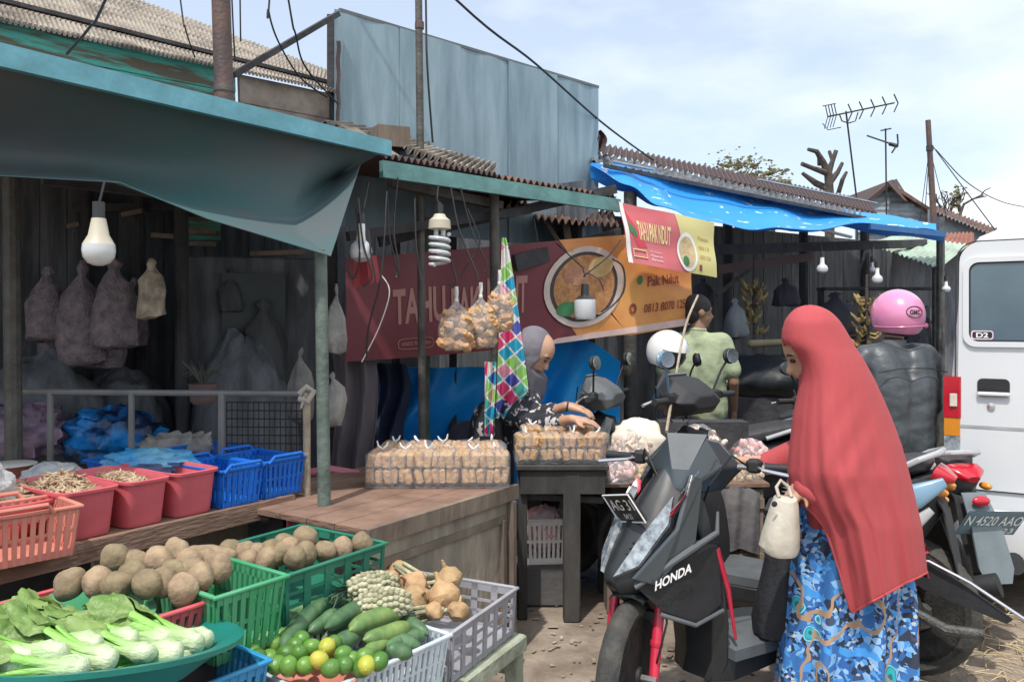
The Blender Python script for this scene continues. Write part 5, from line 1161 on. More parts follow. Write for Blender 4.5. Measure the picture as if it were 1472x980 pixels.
# rider's motorbike at the right, seen from behind
H2 = math.atan2(.99,-.15)
b2, st2 = scooter('black motorbike with number plate, ridden by the person in the pink helmet', (2.09,3.98,0), H2, R(6), m_black, m_gloss, False, None, None, None, group='parked and waiting motorbikes', seat_h=.76, wb=1.25, mirrors=(1,1), tl=.6)
sh_ = .76
ty = Matrix.Translation((-.375,-.02,.60)) @ Matrix.Rotation(R(-34),4,'Y') @ Matrix.Rotation(R(4),4,'X')
mm = M(); t_ = M().box((0,0,0),(.006,.31,.145),bev=.0028); mm.add(t_.v,t_.f,ty); pl2 = mm.build('number_plate', m_plate2, b2, world=False)
mm = M(); put_text(mm, 'N 4520 AAO', lambda u,v: ty@V((-.0065,.145-.29*u,-.010+.060*v)), 0,0,1,1,.012); put_text(mm, '12·23', lambda u,v: ty@V((-.0065,.0-.13*u,-.058+.032*v)),0,0,1,1,.01); mm.build('plate_lettering', mat('plate_letters',(.85,.92,.95),.5,var=.05), pl2, world=False)
M().loft([[V((x,-w2,z)),V((x,w2,z)),V((x-.012,w2,z-.01)),V((x-.012,-w2,z-.01))] for (x,z,w2) in ((-.28,.72,.06),(-.355,.60,.075),(-.42,.42,.085),(-.44,.36,.06))]).build('mud_flap', mat('grey_flap',(.16,.20,.22),.4,scale=6), b2, world=False)
M().ell((-.335,0,.69),(.018,.045,.025)).build('reflector', m_redl, b2, world=False)
# silver-blue bike between them, wheel at the right of the woman
H3 = math.atan2(.60,-.80)
b3, st3 = scooter('silver blue motorbike whose rear wheel shows right of the woman', (1.68,3.44,0), H3, R(-8), m_blackm, m_greyp, True, None, None, None, group='parked and waiting motorbikes', R_=.30, seat_h=.83, m_mirb=m_sbl, mirrors=(1,1), tall=.10, tl=.38, cowl=m_blackm)
M().tube([(.05,.21,.42),(-.05,.225,.36),(-.20,.225,.30),(-.33,.225,.31)], [.014,.016,.022,.02], 10).build('swing_arm', m_eng, b3, world=False)
M().sweep([(.26,.17,.60),(.10,.20,.68),(-.08,.18,.80),(-.18,.13,.86)], [.03,.035,.03,.012], [.05,.055,.05,.02], 3).build('tail_fairing', m_sbl, b3, world=False)
M().sweep([(.08,.2,.58),(-.05,.2,.66),(-.14,.17,.75)], [.03,.035,.012], [.03,.035,.015], 3).build('tail_fairing', m_silv, b3, world=False)
M().prism([(.02,.21,.52),(-.10,.21,.60),(-.20,.20,.52),(-.42,.19,.38),(-.40,.19,.36),(-.12,.21,.44)], (0,.012,0)).build('rear_mudguard_side', m_blackm, b3, world=False)
M().tube([(-.02,.235,.55),(-.14,.235,.56),(-.28,.225,.50),(-.50,.21,.37)], .006, 6).build('chrome_wire', m_chr, b3, world=False)
# parked behind
for i,(loc,hdg,lab,pa,ac,stt,mr) in enumerate([((2.05,5.05,0),math.atan2(.12,-.99),'parked dark motorbike with long seat, behind the woman\'s head',m_blackm,m_gloss,.1,(1,1)),
        ((1.52,4.80,0),math.atan2(-.05,-1),'parked dark motorbike nearest the crackers, mirror against the blue sheet',m_blackm,m_greyp,-.5,(1,1)),
        ((2.5,5.9,0),math.atan2(.25,-.97),'parked dark motorbike furthest back, half hidden by the green shirt',m_blackm,m_silv,.0,(1,1))]):
    scooter(lab, loc, hdg, stt, pa, ac, False, None, None, None, group='parked and waiting motorbikes', mirrors=mr, seat_h=.80, tall=.05, R_=.27 if i!=1 else .29)
# extra mirror at the woman's chin
# ================================================================== VAN
m_vanp = mat('white_van_paint', (.66,.69,.71), .3, scale=2, var=.06, coat=.5)
m_glass= mat('van_window', (.09,.155,.20), .06, scale=1.2, c2=(.05,.09,.13), coat=1)
VD = V((.52,.854,0)); VR = V((.854,-.52,0)); vc = V((2.31,4.27,0)); vyaw = math.atan2(VR.y,VR.x)
van = thing('van', 'white van with its rear door and dark window towards the camera', 'van', tuple(vc), None, vyaw); van.scale = (1,1,1.025)
# local: x to the right along the rear face, y forward (away), z up
W_, H_, L_ = 1.62, 1.97, 3.9
def vring(y, ins=0, top=0):
    r=[]; 
    prof = [(0+.05,.32),(0,.45),(0,.98),(.02,1.05),(.075,1.72),(.10,1.83),(.16,1.91),(.27,1.955),(.5,1.975),(W_/2,1.985)]
    for (x,z) in prof: r.append(V((x+ins,y,z-top)))
    for (x,z) in reversed(prof[:-1]): r.append(V((W_-x-ins,y,z-top)))
    return r
M().loft([vring(.0,.05,.05),vring(.015,.018,.02),vring(.05,0,0),vring(1.0,0,0),vring(2.6,0,0),vring(3.0,.0,.02),vring(3.5,.05,.55),vring(3.9,.06,.95)]).build('body', m_vanp, van, world=False, ang=25)
def rr(x0,z0,x1,z1,r,n=6):
    o=[]
    for (cx,cz,a0) in ((x1-r,z0+r,-90),(x1-r,z1-r,0),(x0+r,z1-r,90),(x0+r,z0+r,180)):
        for k in range(n+1): a=R(a0+90*k/n); o.append((cx+r*math.cos(a),cz+r*math.sin(a)))
    return o
pan = rr(.055,.62,W_-.055,1.88,.10); mm=M(); mm.prism([V((x+(z-.62)*.012 if x<.5 else x,-.012,z)) for x,z in pan],(0,.03,0)); door=mm.build('tailgate', m_vanp, van, world=False, ang=25)
o_, i_ = rr(.085,1.345,W_-.085,1.80,.06), rr(.112,1.372,W_-.112,1.775,.045)
def fr(out, inn, y0, y1, name, m, par):
    mm=M(); n=len(out); mm.v=[tuple(V((x,y0,z))) for x,z in out]+[tuple(V((x,y0,z))) for x,z in inn]+[tuple(V((x,y1,z))) for x,z in out]+[tuple(V((x,y1,z))) for x,z in inn]
    for k in range(n): j=(k+1)%n; mm.f += [(k,j,n+j,n+k),(2*n+k,3*n+k,3*n+j,2*n+j),(k,2*n+k,2*n+j,j),(n+k,n+j,3*n+j,3*n+k)]
    return mm.build(name, m, par, world=False)
fr(o_, i_, -.026,-.012, 'window_frame', m_vanp, door)
fr(i_, rr(.120,1.380,W_-.120,1.767,.040), -.020,-.012, 'rubber_seal', m_blackm, door)
fr(rr(.049,.614,W_-.049,1.886,.104), rr(.0545,.6195,W_-.0545,1.8805,.10), -.010,.004, 'panel_gap', m_blackm, van)
M().prism([V((x,-.016,z)) for x,z in i_],(0,.003,0)).build('rear_window', m_glass, door, world=False)
M().box((.95,.9,1.30),(.9,.5,.55),bev=.08).build('seat_row', m_black, van, world=False)
mm=M(); mm.prism([V((x,-.020,z)) for x,z in rr(.125,1.385,.22,1.425,.012)],(0,.003,0)); stk=mm.build('sticker', m_plate, door, world=False)
fr(rr(.122,1.382,.223,1.428,.013), rr(.128,1.388,.217,1.422,.010), -.022,-.019,'sticker_edge', mat('sticker_pink',(.75,.62,.72),.4), stk)
put_text(M(),'D2',lambda u,v: V((.145+.055*u,-.0225,1.392+.026*v)),0,0,1,1,.03).build('sticker_lettering', m_let, stk, world=False)
M().prism([V((x,-.016,z)) for x,z in rr(.15,1.10,.295,1.185,.025)],(0,.003,0)).build('handle_recess', m_blackm, door, world=False)
M().box((.222,-.026,1.108),(.15,.02,.026),bev=.008).build('door_handle', m_vanp, door, world=False)
M().lathe([(.001,0),(.016,0),(.018,.006),(.001,.008)],(.212,-.014,1.045),20,RX90).build('keyhole', m_chr, door, world=False)
M().prism([V((x,-.0145,z)) for x,z in rr(.06,.93,W_-.06,.945,.006)],(0,.002,0)).build('crease', m_silv, door, world=False)
M().sweep([V((-.03,.04,.42)),V((.02,-.07,.42)),V((.4,-.10,.42)),V((W_-.4,-.10,.42)),V((W_-.02,-.07,.42)),V((W_+.03,.04,.42))],[.03]*6,[.12]*6,3.5).build('bumper', m_vanp, van, world=False)
M().prism([V((x,-.135,z)) for x,z in rr(.6,.36,1.02,.50,.01)],(0,.004,0)).build('number_plate', m_plate, van, world=False)
for s_,x in ((1,-.004),(-1,W_+.004)):
    L0 = thing_part('tail_light', van, M().loft([[V((x+s_*a,b,z)) for a,b in ((0,.10),(0,-.012),(.075,-.022),(.085,-.005))] for z in (.98,1.19)]), m_redl)
    M().loft([[V((x+s_*a,b,z)) for a,b in ((.001,.09),(.001,-.008),(.073,-.018),(.083,-.003))] for z in (.885,.978)]).build('orange_lens', m_orl, L0, world=False)
    M().loft([[V((x+s_*a,b,z)) for a,b in ((.001,.09),(.001,-.008),(.073,-.018),(.083,-.003))] for z in (.80,.883)]).build('clear_lens', m_lens, L0, world=False)
    M().loft([[V((x+s_*a,b,z)) for a,b in ((.0,.10),(.0,-.010),(.075,-.02),(.085,-.003))] for z in (.76,.798)]).build('red_lens', m_redl, L0, world=False)
    M().box((x+s_*.045,-.024,1.07),(.035,.01,.07),bev=.004).build('glint_block', mat('lens_glint',(.8,.72,.6),.2,coat=.5), L0, world=False)  # pale block stands in for the glint on the red lens
for y in (.75,3.0):
    for x in (.10,W_-.10):
        w_ = bpy.data.objects.new('wheel',None); col.objects.link(w_); w_.parent=van; w_.location=(x,y,.29)
        RY = Matrix.Rotation(PI/2,4,'Y'); M().lathe([(.18,-.08),(.26,-.085),(.29,-.06),(.29,.06),(.26,.085),(.18,.08),(.18,-.08)],(0,0,0),40,RY).build('tyre', m_tyre, w_, world=False)
        M().lathe([(.001,-.05),(.17,-.06),(.185,-.08),(.185,.08),(.17,.06),(.001,.05)],(0,0,0),32,RY).build('rim', m_alu, w_, world=False)
# ================================================================== PEOPLE
m_skin = mat('skin', (.42,.24,.16), .5, scale=20, var=.15)
m_skin2= mat('skin_tan', (.50,.30,.20), .5, scale=20, var=.12)
m_hair = mat('black_hair', (.02,.017,.015), .6, scale=40, bump=.4)
m_eye  = mat('dark_eye', (.02,.015,.015), .2)
m_hij  = mat('red_cloth', (.43,.068,.076), .85, scale=3, c2=(.36,.055,.062), bump=.45, bscale=7, stretch=(1.6,1.6,.35), thr=(.2,.8))
def hand(mm, w, d, palm_n, L_=.17, curl=.5, spread=.16, side=1):
    """palm, four unequal fingers with two bends, thumb from the side; w = wrist, d = hand direction"""
    d = V(d).normalized(); n = V(palm_n).normalized(); n = (n-d*n.dot(d)).normalized(); s = d.cross(n)*side
    w = V(w); k = L_/.17
    mm.cap(w+d*.02*k+s*.014*k, .021*k, w+d*.075*k+s*.022*k, .016*k, 10); mm.cap(w+d*.02*k-s*.012*k, .020*k, w+d*.075*k-s*.022*k, .015*k, 10); mm.cap(w+d*.03*k,.020*k, w+d*.07*k,.018*k,10)
    for i,(o,l) in enumerate(((.030,.062),(.011,.074),(-.010,.070),(-.029,.054))):
        b = w+d*.082*k+s*o*k; d1=(d+s*spread*o/.03*.6+n*curl*.35).normalized(); d2=(d1+n*curl*.7).normalized(); d3=(d2+n*curl*.7).normalized()
        p1=b+d1*l*.46*k; p2=p1+d2*l*.32*k; p3=p2+d3*l*.24*k
        mm.cap(b-d*.015*k,.0095*k,p1,.0088*k,8); mm.cap(p1,.0088*k,p2,.008*k,8); mm.cap(p2,.008*k,p3,.0066*k,8)
    b=w+d*.025*k+s*.026*k; p1=b+(d*.5+s*.8+n*.35).normalized()*.034*k; p2=p1+(d*.9+s*.25+n*curl*.6).normalized()*.028*k
    mm.cap(b,.014*k,p1,.011*k,8); mm.cap(p1,.011*k,p2,.0085*k,8)
def head(mm, c, f, up, r=.1):
    """skull, jaw, nose, ears; f = facing"""
    f=V(f).normalized(); up=V(up).normalized(); s=f.cross(up).normalized(); T=Matrix((f,-s,up)).transposed().to_4x4(); c=V(c)
    mm.ell(c+up*.02,(.098,.078,.10),T); mm.ell(c+f*.018-up*.03,(.078,.064,.088),T); mm.ell(c+f*.05-up*.085,(.032,.034,.030),T)
    mm.cap(c+f*.088+up*.012,.009,c+f*.110-up*.026,.015,8); mm.ell(c+f*.088-up*.055,(.016,.028,.012),T)
    for q in (-1,1): mm.ell(c+s*q*.078-up*.012-f*.012,(.020,.010,.032),T); mm.ell(c+f*.072+s*q*.036+up*.03,(.018,.024,.010),T)
def face_bits(c,f,up,parent):
    f=V(f).normalized(); up=V(up).normalized(); s=f.cross(up).normalized(); c=V(c)
    for q in (-1,1):
        M().ell(c+f*.086+s*q*.033+up*.008,(.010,.013,.008)).build('eye', m_eye, parent)
        M().tube([c+f*.090+s*q*.016+up*.030,c+f*.092+s*q*.035+up*.036,c+f*.078+s*q*.054+up*.028],.004,6).build('eyebrow', m_hair, parent)
    M().ell(c+f*.100-up*.055,(.008,.024,.007)).build('lips', mat('lips',(.42,.16,.13),.4), parent)

# ---- woman in the red khimar
WY = 2.87
wo = thing('person', 'person in long red headscarf and blue flowered skirt, holding a white bag', 'person', (P(1225,700,WY).x, WY, 0))
def w(px,py,dy=0): p = P(px,py,WY); p.y += dy; return V((p.x,p.y,p.z))
b = M(); hc = w(1168,500,.0); ff = V((-.80,.16,-.58)); hup = V((-.52,0,.85))
head(b, hc, ff, hup)
b.cap(hc+V((.05,0,-.07)),.052,w(1200,568),.055); b.cap(w(1198,585,0),.085,w(1222,700),.12); b.cap(w(1195,580,-.08),.05,w(1195,580,.08),.05)
b.cap(w(1225,700),.13,w(1235,760),.145)
for q in (-1,1): b.cap(w(1235,770,q*.08),.09,w(1225,900,q*.08),.06); b.cap(w(1225,900,q*.08),.058,V((w(1230,900).x,WY+q*.08,.09)),.038); b.cap(V((w(1235,900).x,WY+q*.08,.045)),.038,V((w(1235,900).x-.15,WY+q*.08,.03)),.026)
el = w(1190,680,-.13); wr = w(1135,684,-.12)
b.cap(w(1192,592,-.09),.042,el,.038); b.cap(el,.038,wr,.026); hand(b, wr, (-.55,-.1,-.75), (.75,.2,-.5), .165, .9)
el2 = w(1170,680,.17); wr2 = w(1100,672,.12)
b.cap(w(1190,592,.09),.042,el2,.038); b.cap(el2,.038,wr2,.026); hand(b, wr2, (-1,-.05,.05), (0,0,-1), .165, .7, side=-1)
bo = smoothed(b, 'body', m_skin2, wo, .0075, 3); face_bits(hc, ff, hup, wo)
sil = [(438,1158,1172),(441,1147,1183),(448,1137,1195),(460,1128,1207),(474,1124,1216),(488,1123,1224),(499,1127,1230),(510,1137,1238),(522,1144,1245),(535,1148,1252),(548,1149,1259),(570,1145,1269),(600,1139,1282),(640,1134,1297),(680,1131,1308),(700,1134,1313),(730,1146,1320),(760,1166,1327),(820,1180,1334),(880,1190,1340)]
def silh(y):
    for i in range(len(sil)-1):
        a,b_ = sil[i],sil[i+1]
        if y <= b_[0]: t=(y-a[0])/(b_[0]-a[0]); return a[1]+(b_[1]-a[1])*t, a[2]+(b_[2]-a[2])*t
    return sil[-1][1], sil[-1][2]
def hemy(a):
    c, s = math.cos(a), math.sin(a)     # a=0 right, a=90deg near the camera
    if s < -.15: return 800+30*c
    if c > -.56: return 881-60*(c+.56)/1.56
    if c > -.78: return 740+(881-740)*(c+.78)/.22
    return 700+40*(c+1)/.22
NA = 150
def ring_at(y, t):
    xl,xr = silh(y); cx=(xl+xr)/2; rx=(xr-xl)/2/F*WY
    ry = min(.115+.15*max(0,min(1,(y-445)/240)), rx*1.25 if y<500 else 9)
    return cx, rx, ry
rings=[]; NJ=64
for j in range(NJ+1):
    t=j/NJ; rg=[]
    for i in range(NA):
        a=2*PI*i/NA; hy=hemy(a); y=438+(hy-438)*t**1.02
        cx,rx,ry=ring_at(y,t); amp=max(0,(y-520)/360); amp=min(1,amp)
        f_=1+amp*(.075*math.sin(6*a+1.2+y*.004)+.06*(abs(math.sin(6.5*a+y*.0035))**.7-.6)+.026*math.sin(23*a+.5)) + .05*math.exp(-((a-2.0)/.55)**2-((y-640)/75)**2)
        # soft diagonal creases where the near sleeve is lifted
        if 560<y<720 and math.sin(a)>0:
            u=(y-640)/80; px_=cx+rx*math.cos(a)*F/WY; f_+=.014*math.sin((px_*.9+y*.55)*.15)*math.exp(-u*u)*(1 if px_<1235 else max(0,1-(px_-1235)/40))
        yy=WY-ry*math.sin(a)*f_; px_=cx+rx*F/WY*math.cos(a)*(1+(f_-1)*.4); rg.append(P(px_,y,yy))
    rings.append(rg)
kh=M(); kh.v=[p for r in rings for p in r]
def facehole(p):  # opening for the face, looking left and down
    px=736+F*p.x/p.y; py=HY+(HC-p.z)*F/p.y
    return px<1152 and 496<py<540 and abs(p.y-WY)<.085
for j in range(NJ):
    for i in range(NA):
        q=(j*NA+i,j*NA+(i+1)%NA,(j+1)*NA+(i+1)%NA,(j+1)*NA+i)
        if facehole(sum((V(kh.v[k]) for k in q),V((0,0,0)))/4): continue
        kh.f.append(q)
kh.f.append(tuple(range(NA-1,-1,-1)))
o=kh.build('headscarf', m_hij, wo, ang=80); sm=o.modifiers.new('t','SOLIDIFY'); sm.thickness=.004; ss=o.modifiers.new('s','SUBSURF'); ss.levels=ss.render_levels=1
o['label']='long red headscarf falling to a pointed hem'
hm_=M().tube(rings[-1]+[rings[-1][0]],.0042,6,cap=False); hm_.build('hem', m_hij, o)
# band round the face and near sleeve
s=M(); s.cap(w(1200,625,-.13),.06,w(1190,672,-.17),.066); s.cap(w(1190,672,-.17),.064,w(1150,692,-.15),.052); s.cap(w(1150,692,-.15),.056,w(1141,690,-.13),.05); s.cap(w(1158,705,-.12),.04,w(1166,745,-.07),.032); s.cap(w(1182,692,-.16),.055,w(1165,712,-.12),.045)
s.cap(w(1180,660,.17),.06,w(1118,674,.12),.04)
s.v=[tuple(V(p)+V((0,1,0))*.010*math.sin((p[0]*38+p[2]*46))) for p in s.v]
so=smoothed(s,'sleeve', m_hij, wo, .009, 3)
fb=M(); pts=[]
for k in range(13):
    a=PI*k/12; pts.append(w(1150-4*math.sin(a),518-23*math.cos(a), -.072*math.sin(a)-.006))
fb.tube(pts,.008,8); fb.build('headscarf_edge', m_hij, wo)
# skirt with flowers
def flower_mat():
    m=bpy.data.materials.new('flower_cloth'); m.use_nodes=True; nt=m.node_tree; N=nt.nodes; L=nt.links; b=N['Principled BSDF']; b.inputs['Roughness'].default_value=.7
    tc=N.new('ShaderNodeTexCoord'); mp=N.new('ShaderNodeMapping'); mp.inputs['Scale'].default_value=(1,.6,1); L.new(tc.outputs['Object'],mp.inputs[0])
    nz=N.new('ShaderNodeTexNoise'); nz.inputs['Scale'].default_value=9; L.new(mp.outputs[0],nz.inputs['Vector'])
    dm=N.new('ShaderNodeMix'); dm.data_type='RGBA'; dm.blend_type='ADD'; dm.inputs['Factor'].default_value=.06; L.new(mp.outputs[0],dm.inputs['A']); L.new(nz.outputs['Color'],dm.inputs['B'])
    def vor(sc,feat='F1'):
        v=N.new('ShaderNodeTexVoronoi'); v.feature=feat; v.inputs['Scale'].default_value=sc; L.new(dm.outputs['Result'],v.inputs['Vector']); return v
    def ramp(src,els,const=True):
        r=N.new('ShaderNodeValToRGB'); r.color_ramp.interpolation='CONSTANT' if const else 'LINEAR'
        while len(r.color_ramp.elements)<len(els): r.color_ramp.elements.new(.5)
        for e,(p,c) in zip(r.color_ramp.elements,els): e.position=p; e.color=(*c,1)
        L.new(src,r.inputs['Fac']); return r
    def mix(f,a,b_):
        x=N.new('ShaderNodeMix'); x.data_type='RGBA'; L.new(f,x.inputs['Factor']); L.new(a,x.inputs['A']); L.new(b_,x.inputs['B']); return x.outputs['Result']
    v1=vor(30); base=ramp(v1.outputs['Color'],[(0,(.03,.04,.07)),(.22,(.04,.16,.42)),(.45,(.06,.30,.70)),(.66,(.05,.07,.13)),(.74,(.22,.45,.74)),(.92,(.07,.14,.22))])
    v2=vor(75); spk=ramp(v2.outputs['Color'],[(0,(.03,.12,.38)),(.35,(.30,.50,.75)),(.5,(.02,.03,.05)),(.72,(.10,.34,.70)),(.86,(.50,.52,.50))])
    n2=N.new('ShaderNodeTexNoise'); n2.inputs['Scale'].default_value=17; n2.inputs['Detail'].default_value=3; L.new(mp.outputs[0],n2.inputs['Vector'])
    f2=ramp(n2.outputs['Fac'],[(0,(0,0,0)),(.50,(1,1,1))]); c=mix(f2.outputs['Color'],base.outputs['Color'],spk.outputs['Color'])
    # flower heads
    v3=vor(9.5); fl=ramp(v3.outputs['Distance'],[(0,(.55,.62,.25)),(.07,(.02,.16,.20)),(.13,(.03,.42,.48)),(.20,(.02,.25,.33)),(.235,(.25,.62,.75)),(.27,(.02,.02,.03))])
    fm=ramp(v3.outputs['Distance'],[(0,(1,1,1)),(.285,(0,0,0))]); sel=ramp(v3.outputs['Color'],[(0,(0,0,0)),(.52,(1,1,1))])
    mu=N.new('ShaderNodeMath'); mu.operation='MULTIPLY'; L.new(fm.outputs['Color'],mu.inputs[0]); L.new(sel.outputs['Color'],mu.inputs[1]); c=mix(mu.outputs[0],c,fl.outputs['Color'])
    w_=N.new('ShaderNodeTexWave'); w_.inputs['Scale'].default_value=1.6; w_.inputs['Distortion'].default_value=16; w_.inputs['Detail'].default_value=3; w_.inputs['Detail Scale'].default_value=1.6; L.new(mp.outputs[0],w_.inputs['Vector'])
    lm=ramp(w_.outputs['Fac'],[(0,(1,1,1)),(.016,(0,0,0))]); br=N.new('ShaderNodeRGB'); br.outputs[0].default_value=(.42,.27,.17,1); c=mix(lm.outputs['Color'],c,br.outputs[0])
    L.new(c,b.inputs['Base Color']); return m
rings=[]
ss_=[(650,1180,1262),(700,1160,1278),(760,1150,1298),(850,1138,1310),(920,1128,1310),(980,1122,1311),(1062,1112,1318)]
for j in range(41):
    y=650+(1062-650)*j/40
    for k in range(len(ss_)-1):
        if ss_[k][0]<=y<=ss_[k+1][0]: t=(y-ss_[k][0])/(ss_[k+1][0]-ss_[k][0]); xl=ss_[k][1]+(ss_[k+1][1]-ss_[k][1])*t; xr=ss_[k][2]+(ss_[k+1][2]-ss_[k][2])*t; break
    cx=(xl+xr)/2; rx=(xr-xl)/2/F*WY; ry=.15+.06*(y-650)/400; am=.06+.13*(y-650)/400; rg=[]
    for i in range(160):
        a=2*PI*i/160; f_=1+am*(math.sin(9*a+.6*math.sin(y*.01)+.5)+.45*math.sin(17*a+1)); rg.append(V(((cx-736)/F*WY+rx*math.cos(a)*(1+(f_-1)*.35), WY-ry*math.sin(a)*f_, HC-(y-HY)/F*WY)))
    rings.append(rg)
k_=M(); k_.loft(rings,cap=True); k_.build('skirt', flower_mat(), wo, ang=80)
for q in (-1,1): M().sweep([V((w(1235,900).x+.02,WY+q*.08,.03)),V((w(1235,900).x-.06,WY+q*.08,.04)),V((w(1235,900).x-.19,WY+q*.08,.02))],[.035,.045,.03],[.025,.03,.012],2.5).build('shoe', m_blackm, wo)
# white bag in the hand
hb_=w(1121,700,-.17)
wb_=thing('carrier_bag','small cream white cloth bag hanging from the person\'s hand','bag',tuple(w(1121,790,-.17)))
m_wbag=mat('cream_bag',(.66,.62,.52),.7,scale=5,c2=(.52,.48,.40),bump=.3,transl=.15)
rings=[]
for (y,xl,xr,d) in ((712,1117,1141,.02),(716,1114,1144,.035),(726,1110,1146,.04),(745,1104,1147,.045),(770,1096,1148,.05),(786,1092,1148,.05),(793,1095,1146,.045),(797,1104,1138,.02)):
    cx=(xl+xr)/2; rx=(xr-xl)/2/F*2.72; rg=[]
    for i in range(44):
        a=2*PI*i/44; f_=1+.05*math.sin(6*a+y*.05)*(1 if y<770 else .4); rg.append(V(((cx-736)/F*2.72+rx*math.copysign(abs(math.cos(a))**.75,math.cos(a)), 2.72-d*math.sin(a)*f_*1.3, HC-(y-HY)/F*2.72+ (.006*math.cos(2*a)))))
    rings.append(rg)
M().loft(rings).build('pouch', m_wbag, wb_)
M().tube([P(1120,714,2.70),P(1116,700,2.71),P(1122,690,2.72),P(1134,700,2.72),P(1138,714,2.70)],.006,8).build('handle', m_wbag, wb_)
M().lathe([(.006,0),(.010,.0015),(.006,.003)],P(1113,724,2.66),14,RX90).build('eyelet', m_blackm, wb_)
# black bag hooked on the scooter
bb_=thing('carrier_bag','long black bag hooked on the scooter and resting on its floorboard','bag',tuple(P(1115,912,3.0)))
rings=[]
for (y,xl,xr,d) in ((735,1112,1128,.02),(760,1106,1134,.05),(800,1101,1144,.075),(850,1090,1146,.09),(890,1082,1148,.095),(908,1084,1150,.09),(915,1092,1146,.05)):
    cx=(xl+xr)/2; rx=(xr-xl)/2/F*3.0; rg=[]
    for i in range(44):
        a=2*PI*i/44; f_=1+.08*math.sin(5*a+y*.03)+.04*math.sin(11*a+y*.06); rg.append(V(((cx-736)/F*3.0+rx*math.cos(a)*(1+(f_-1)*.6),3.0-d*math.sin(a)*f_,HC-(y-HY)/F*3.0)))
    rings.append(rg)
M().loft(rings).build('sack', mat('black_cloth',(.018,.02,.026),.75,scale=10,bump=.3), bb_)
M().tube([P(1114,740,3.0),P(1112,715,3.02),P(1120,700,3.04),P(1126,740,3.0)],.006,8).build('handle', m_blackm, bb_)

# ---- rider in the pink helmet, seen from behind
ry_=4.42; rx0=2.12
ri=thing('person','person in pink helmet and dark leather jacket sitting on a motorbike','person',(rx0,ry_,0))
hr=V((-.15,.99,0)).normalized(); sr_=V((.99,.15,0))
def rp(f,s,z): return V((rx0,ry_,0))+hr*f+sr_*s+UP*z
b=M(); hc2=rp(.05,0.03,1.53)
head(b,hc2,hr,UP); b.cap(rp(.03,0,1.36),.055,rp(.04,.02,1.46),.052)
tor=[(rp(-.02,0,.86),.15),(rp(-.04,0,1.02),.145),(rp(-.02,0,1.20),.15),(rp(0,0,1.30),.13)]
def torso(mm,g_):
    for q in (-1,1):
        mm.cap(rp(-.02,q*.06,.88),.125+g_,rp(-.03,q*.075,1.15),.125+g_); mm.cap(rp(-.03,q*.075,1.15),.125+g_,rp(0,q*.10,1.28),.105+g_)
    mm.cap(rp(.0,-.175,1.315),.062+g_,rp(.0,.175,1.315),.062+g_); mm.cap(rp(.01,0,1.28),.10+g_,rp(.03,0,1.37),.062+g_)
torso(b,-.012)
arm=[]
for q in (-1,1):
    sh=rp(.0,q*.20,1.29); e_=rp(.12,q*.30,1.03); wr=rp(.40,q*.30,1.03); arm.append((sh,e_,wr))
    b.cap(sh,.050,e_,.040); b.cap(e_,.038,wr,.026); hand(b,wr,(hr+UP*-.1),-UP,.17,.9,side=q)
    hp=rp(.0,q*.10,.86); kn=rp(.42,q*.22,.72); ft=rp(.34,q*.24,.33)
    b.cap(hp,.085,kn,.058); b.cap(kn,.055,ft,.036); b.cap(ft+UP*-.03,.036,ft+hr*.15+UP*-.05,.026)
smoothed(b,'body',m_skin,ri,.009,3)
j=M(); torso(j,.010)
for (sh,e_,wr) in arm: j.cap(sh,.068,e_,.056); j.cap(e_,.060,wr-hr*.03,.042)
for q in (-1,1): j.cap(rp(-.02,q*.07,.86),.135,rp(-.02,q*.07,.95),.135)
jk=smoothed(j,'jacket',mat('dark_leather',(.075,.090,.10),.42,scale=7,c2=(.045,.055,.062),bump=.35,bscale=14),ri,.010,5)
wrinkle(jk, lambda p: (.0035*mnoise.noise(V((p.x*16,p.y*6,p.z*26)))+.005*mnoise.noise(V((p.x*7-p.z*9,p.y*5,p.z*7+p.x*4)))))
y=M(); 
def yoke(u,v):
    s_=(u-.5)*.44; z=1.375-.075*v-.10*abs(s_)*1.4; return rp(-.125+.04*abs(s_)+.055*(1-v),s_,z)
y.tube([rp(-.150,-.20,1.24),rp(-.168,-.08,1.262),rp(-.168,.08,1.262),rp(-.150,.20,1.24)],.0035,6); y.build('yoke_seam', m_blackm, ri)
cl=M(); cl.lathe([(.062,0),(.068,.015),(.066,.05),(.060,.05),(.058,.01)],rp(.02,0,1.36),24); cl.build('collar', mat('grey_collar',(.16,.17,.18),.7), ri)
tr_=M()
for q in (-1,1): hp=rp(.0,q*.10,.86); kn=rp(.42,q*.22,.72); ft=rp(.34,q*.24,.36); tr_.cap(hp,.105,kn,.075); tr_.cap(kn,.072,ft,.055)
smoothed(tr_,'trousers',mat('dark_trousers',(.02,.022,.03),.8,bump=.3),ri,.012,3)
for q in (-1,1): ft=rp(.34,q*.24,.31); M().sweep([ft-hr*.07+UP*-.02,ft+UP*-.01,ft+hr*.17+UP*-.03],[.035,.042,.03],[.04,.045,.02],2.6).build('shoe', m_blackm, ri)
m_pinkh=mat('pink_helmet',(.72,.26,.45),.22,scale=2,var=.08,coat=.8)
he=thing('x','x','x'); bpy.data.objects.remove(he)
hm=M(); T=Matrix((hr.cross(UP).normalized(),hr,UP)).transposed().to_4x4()
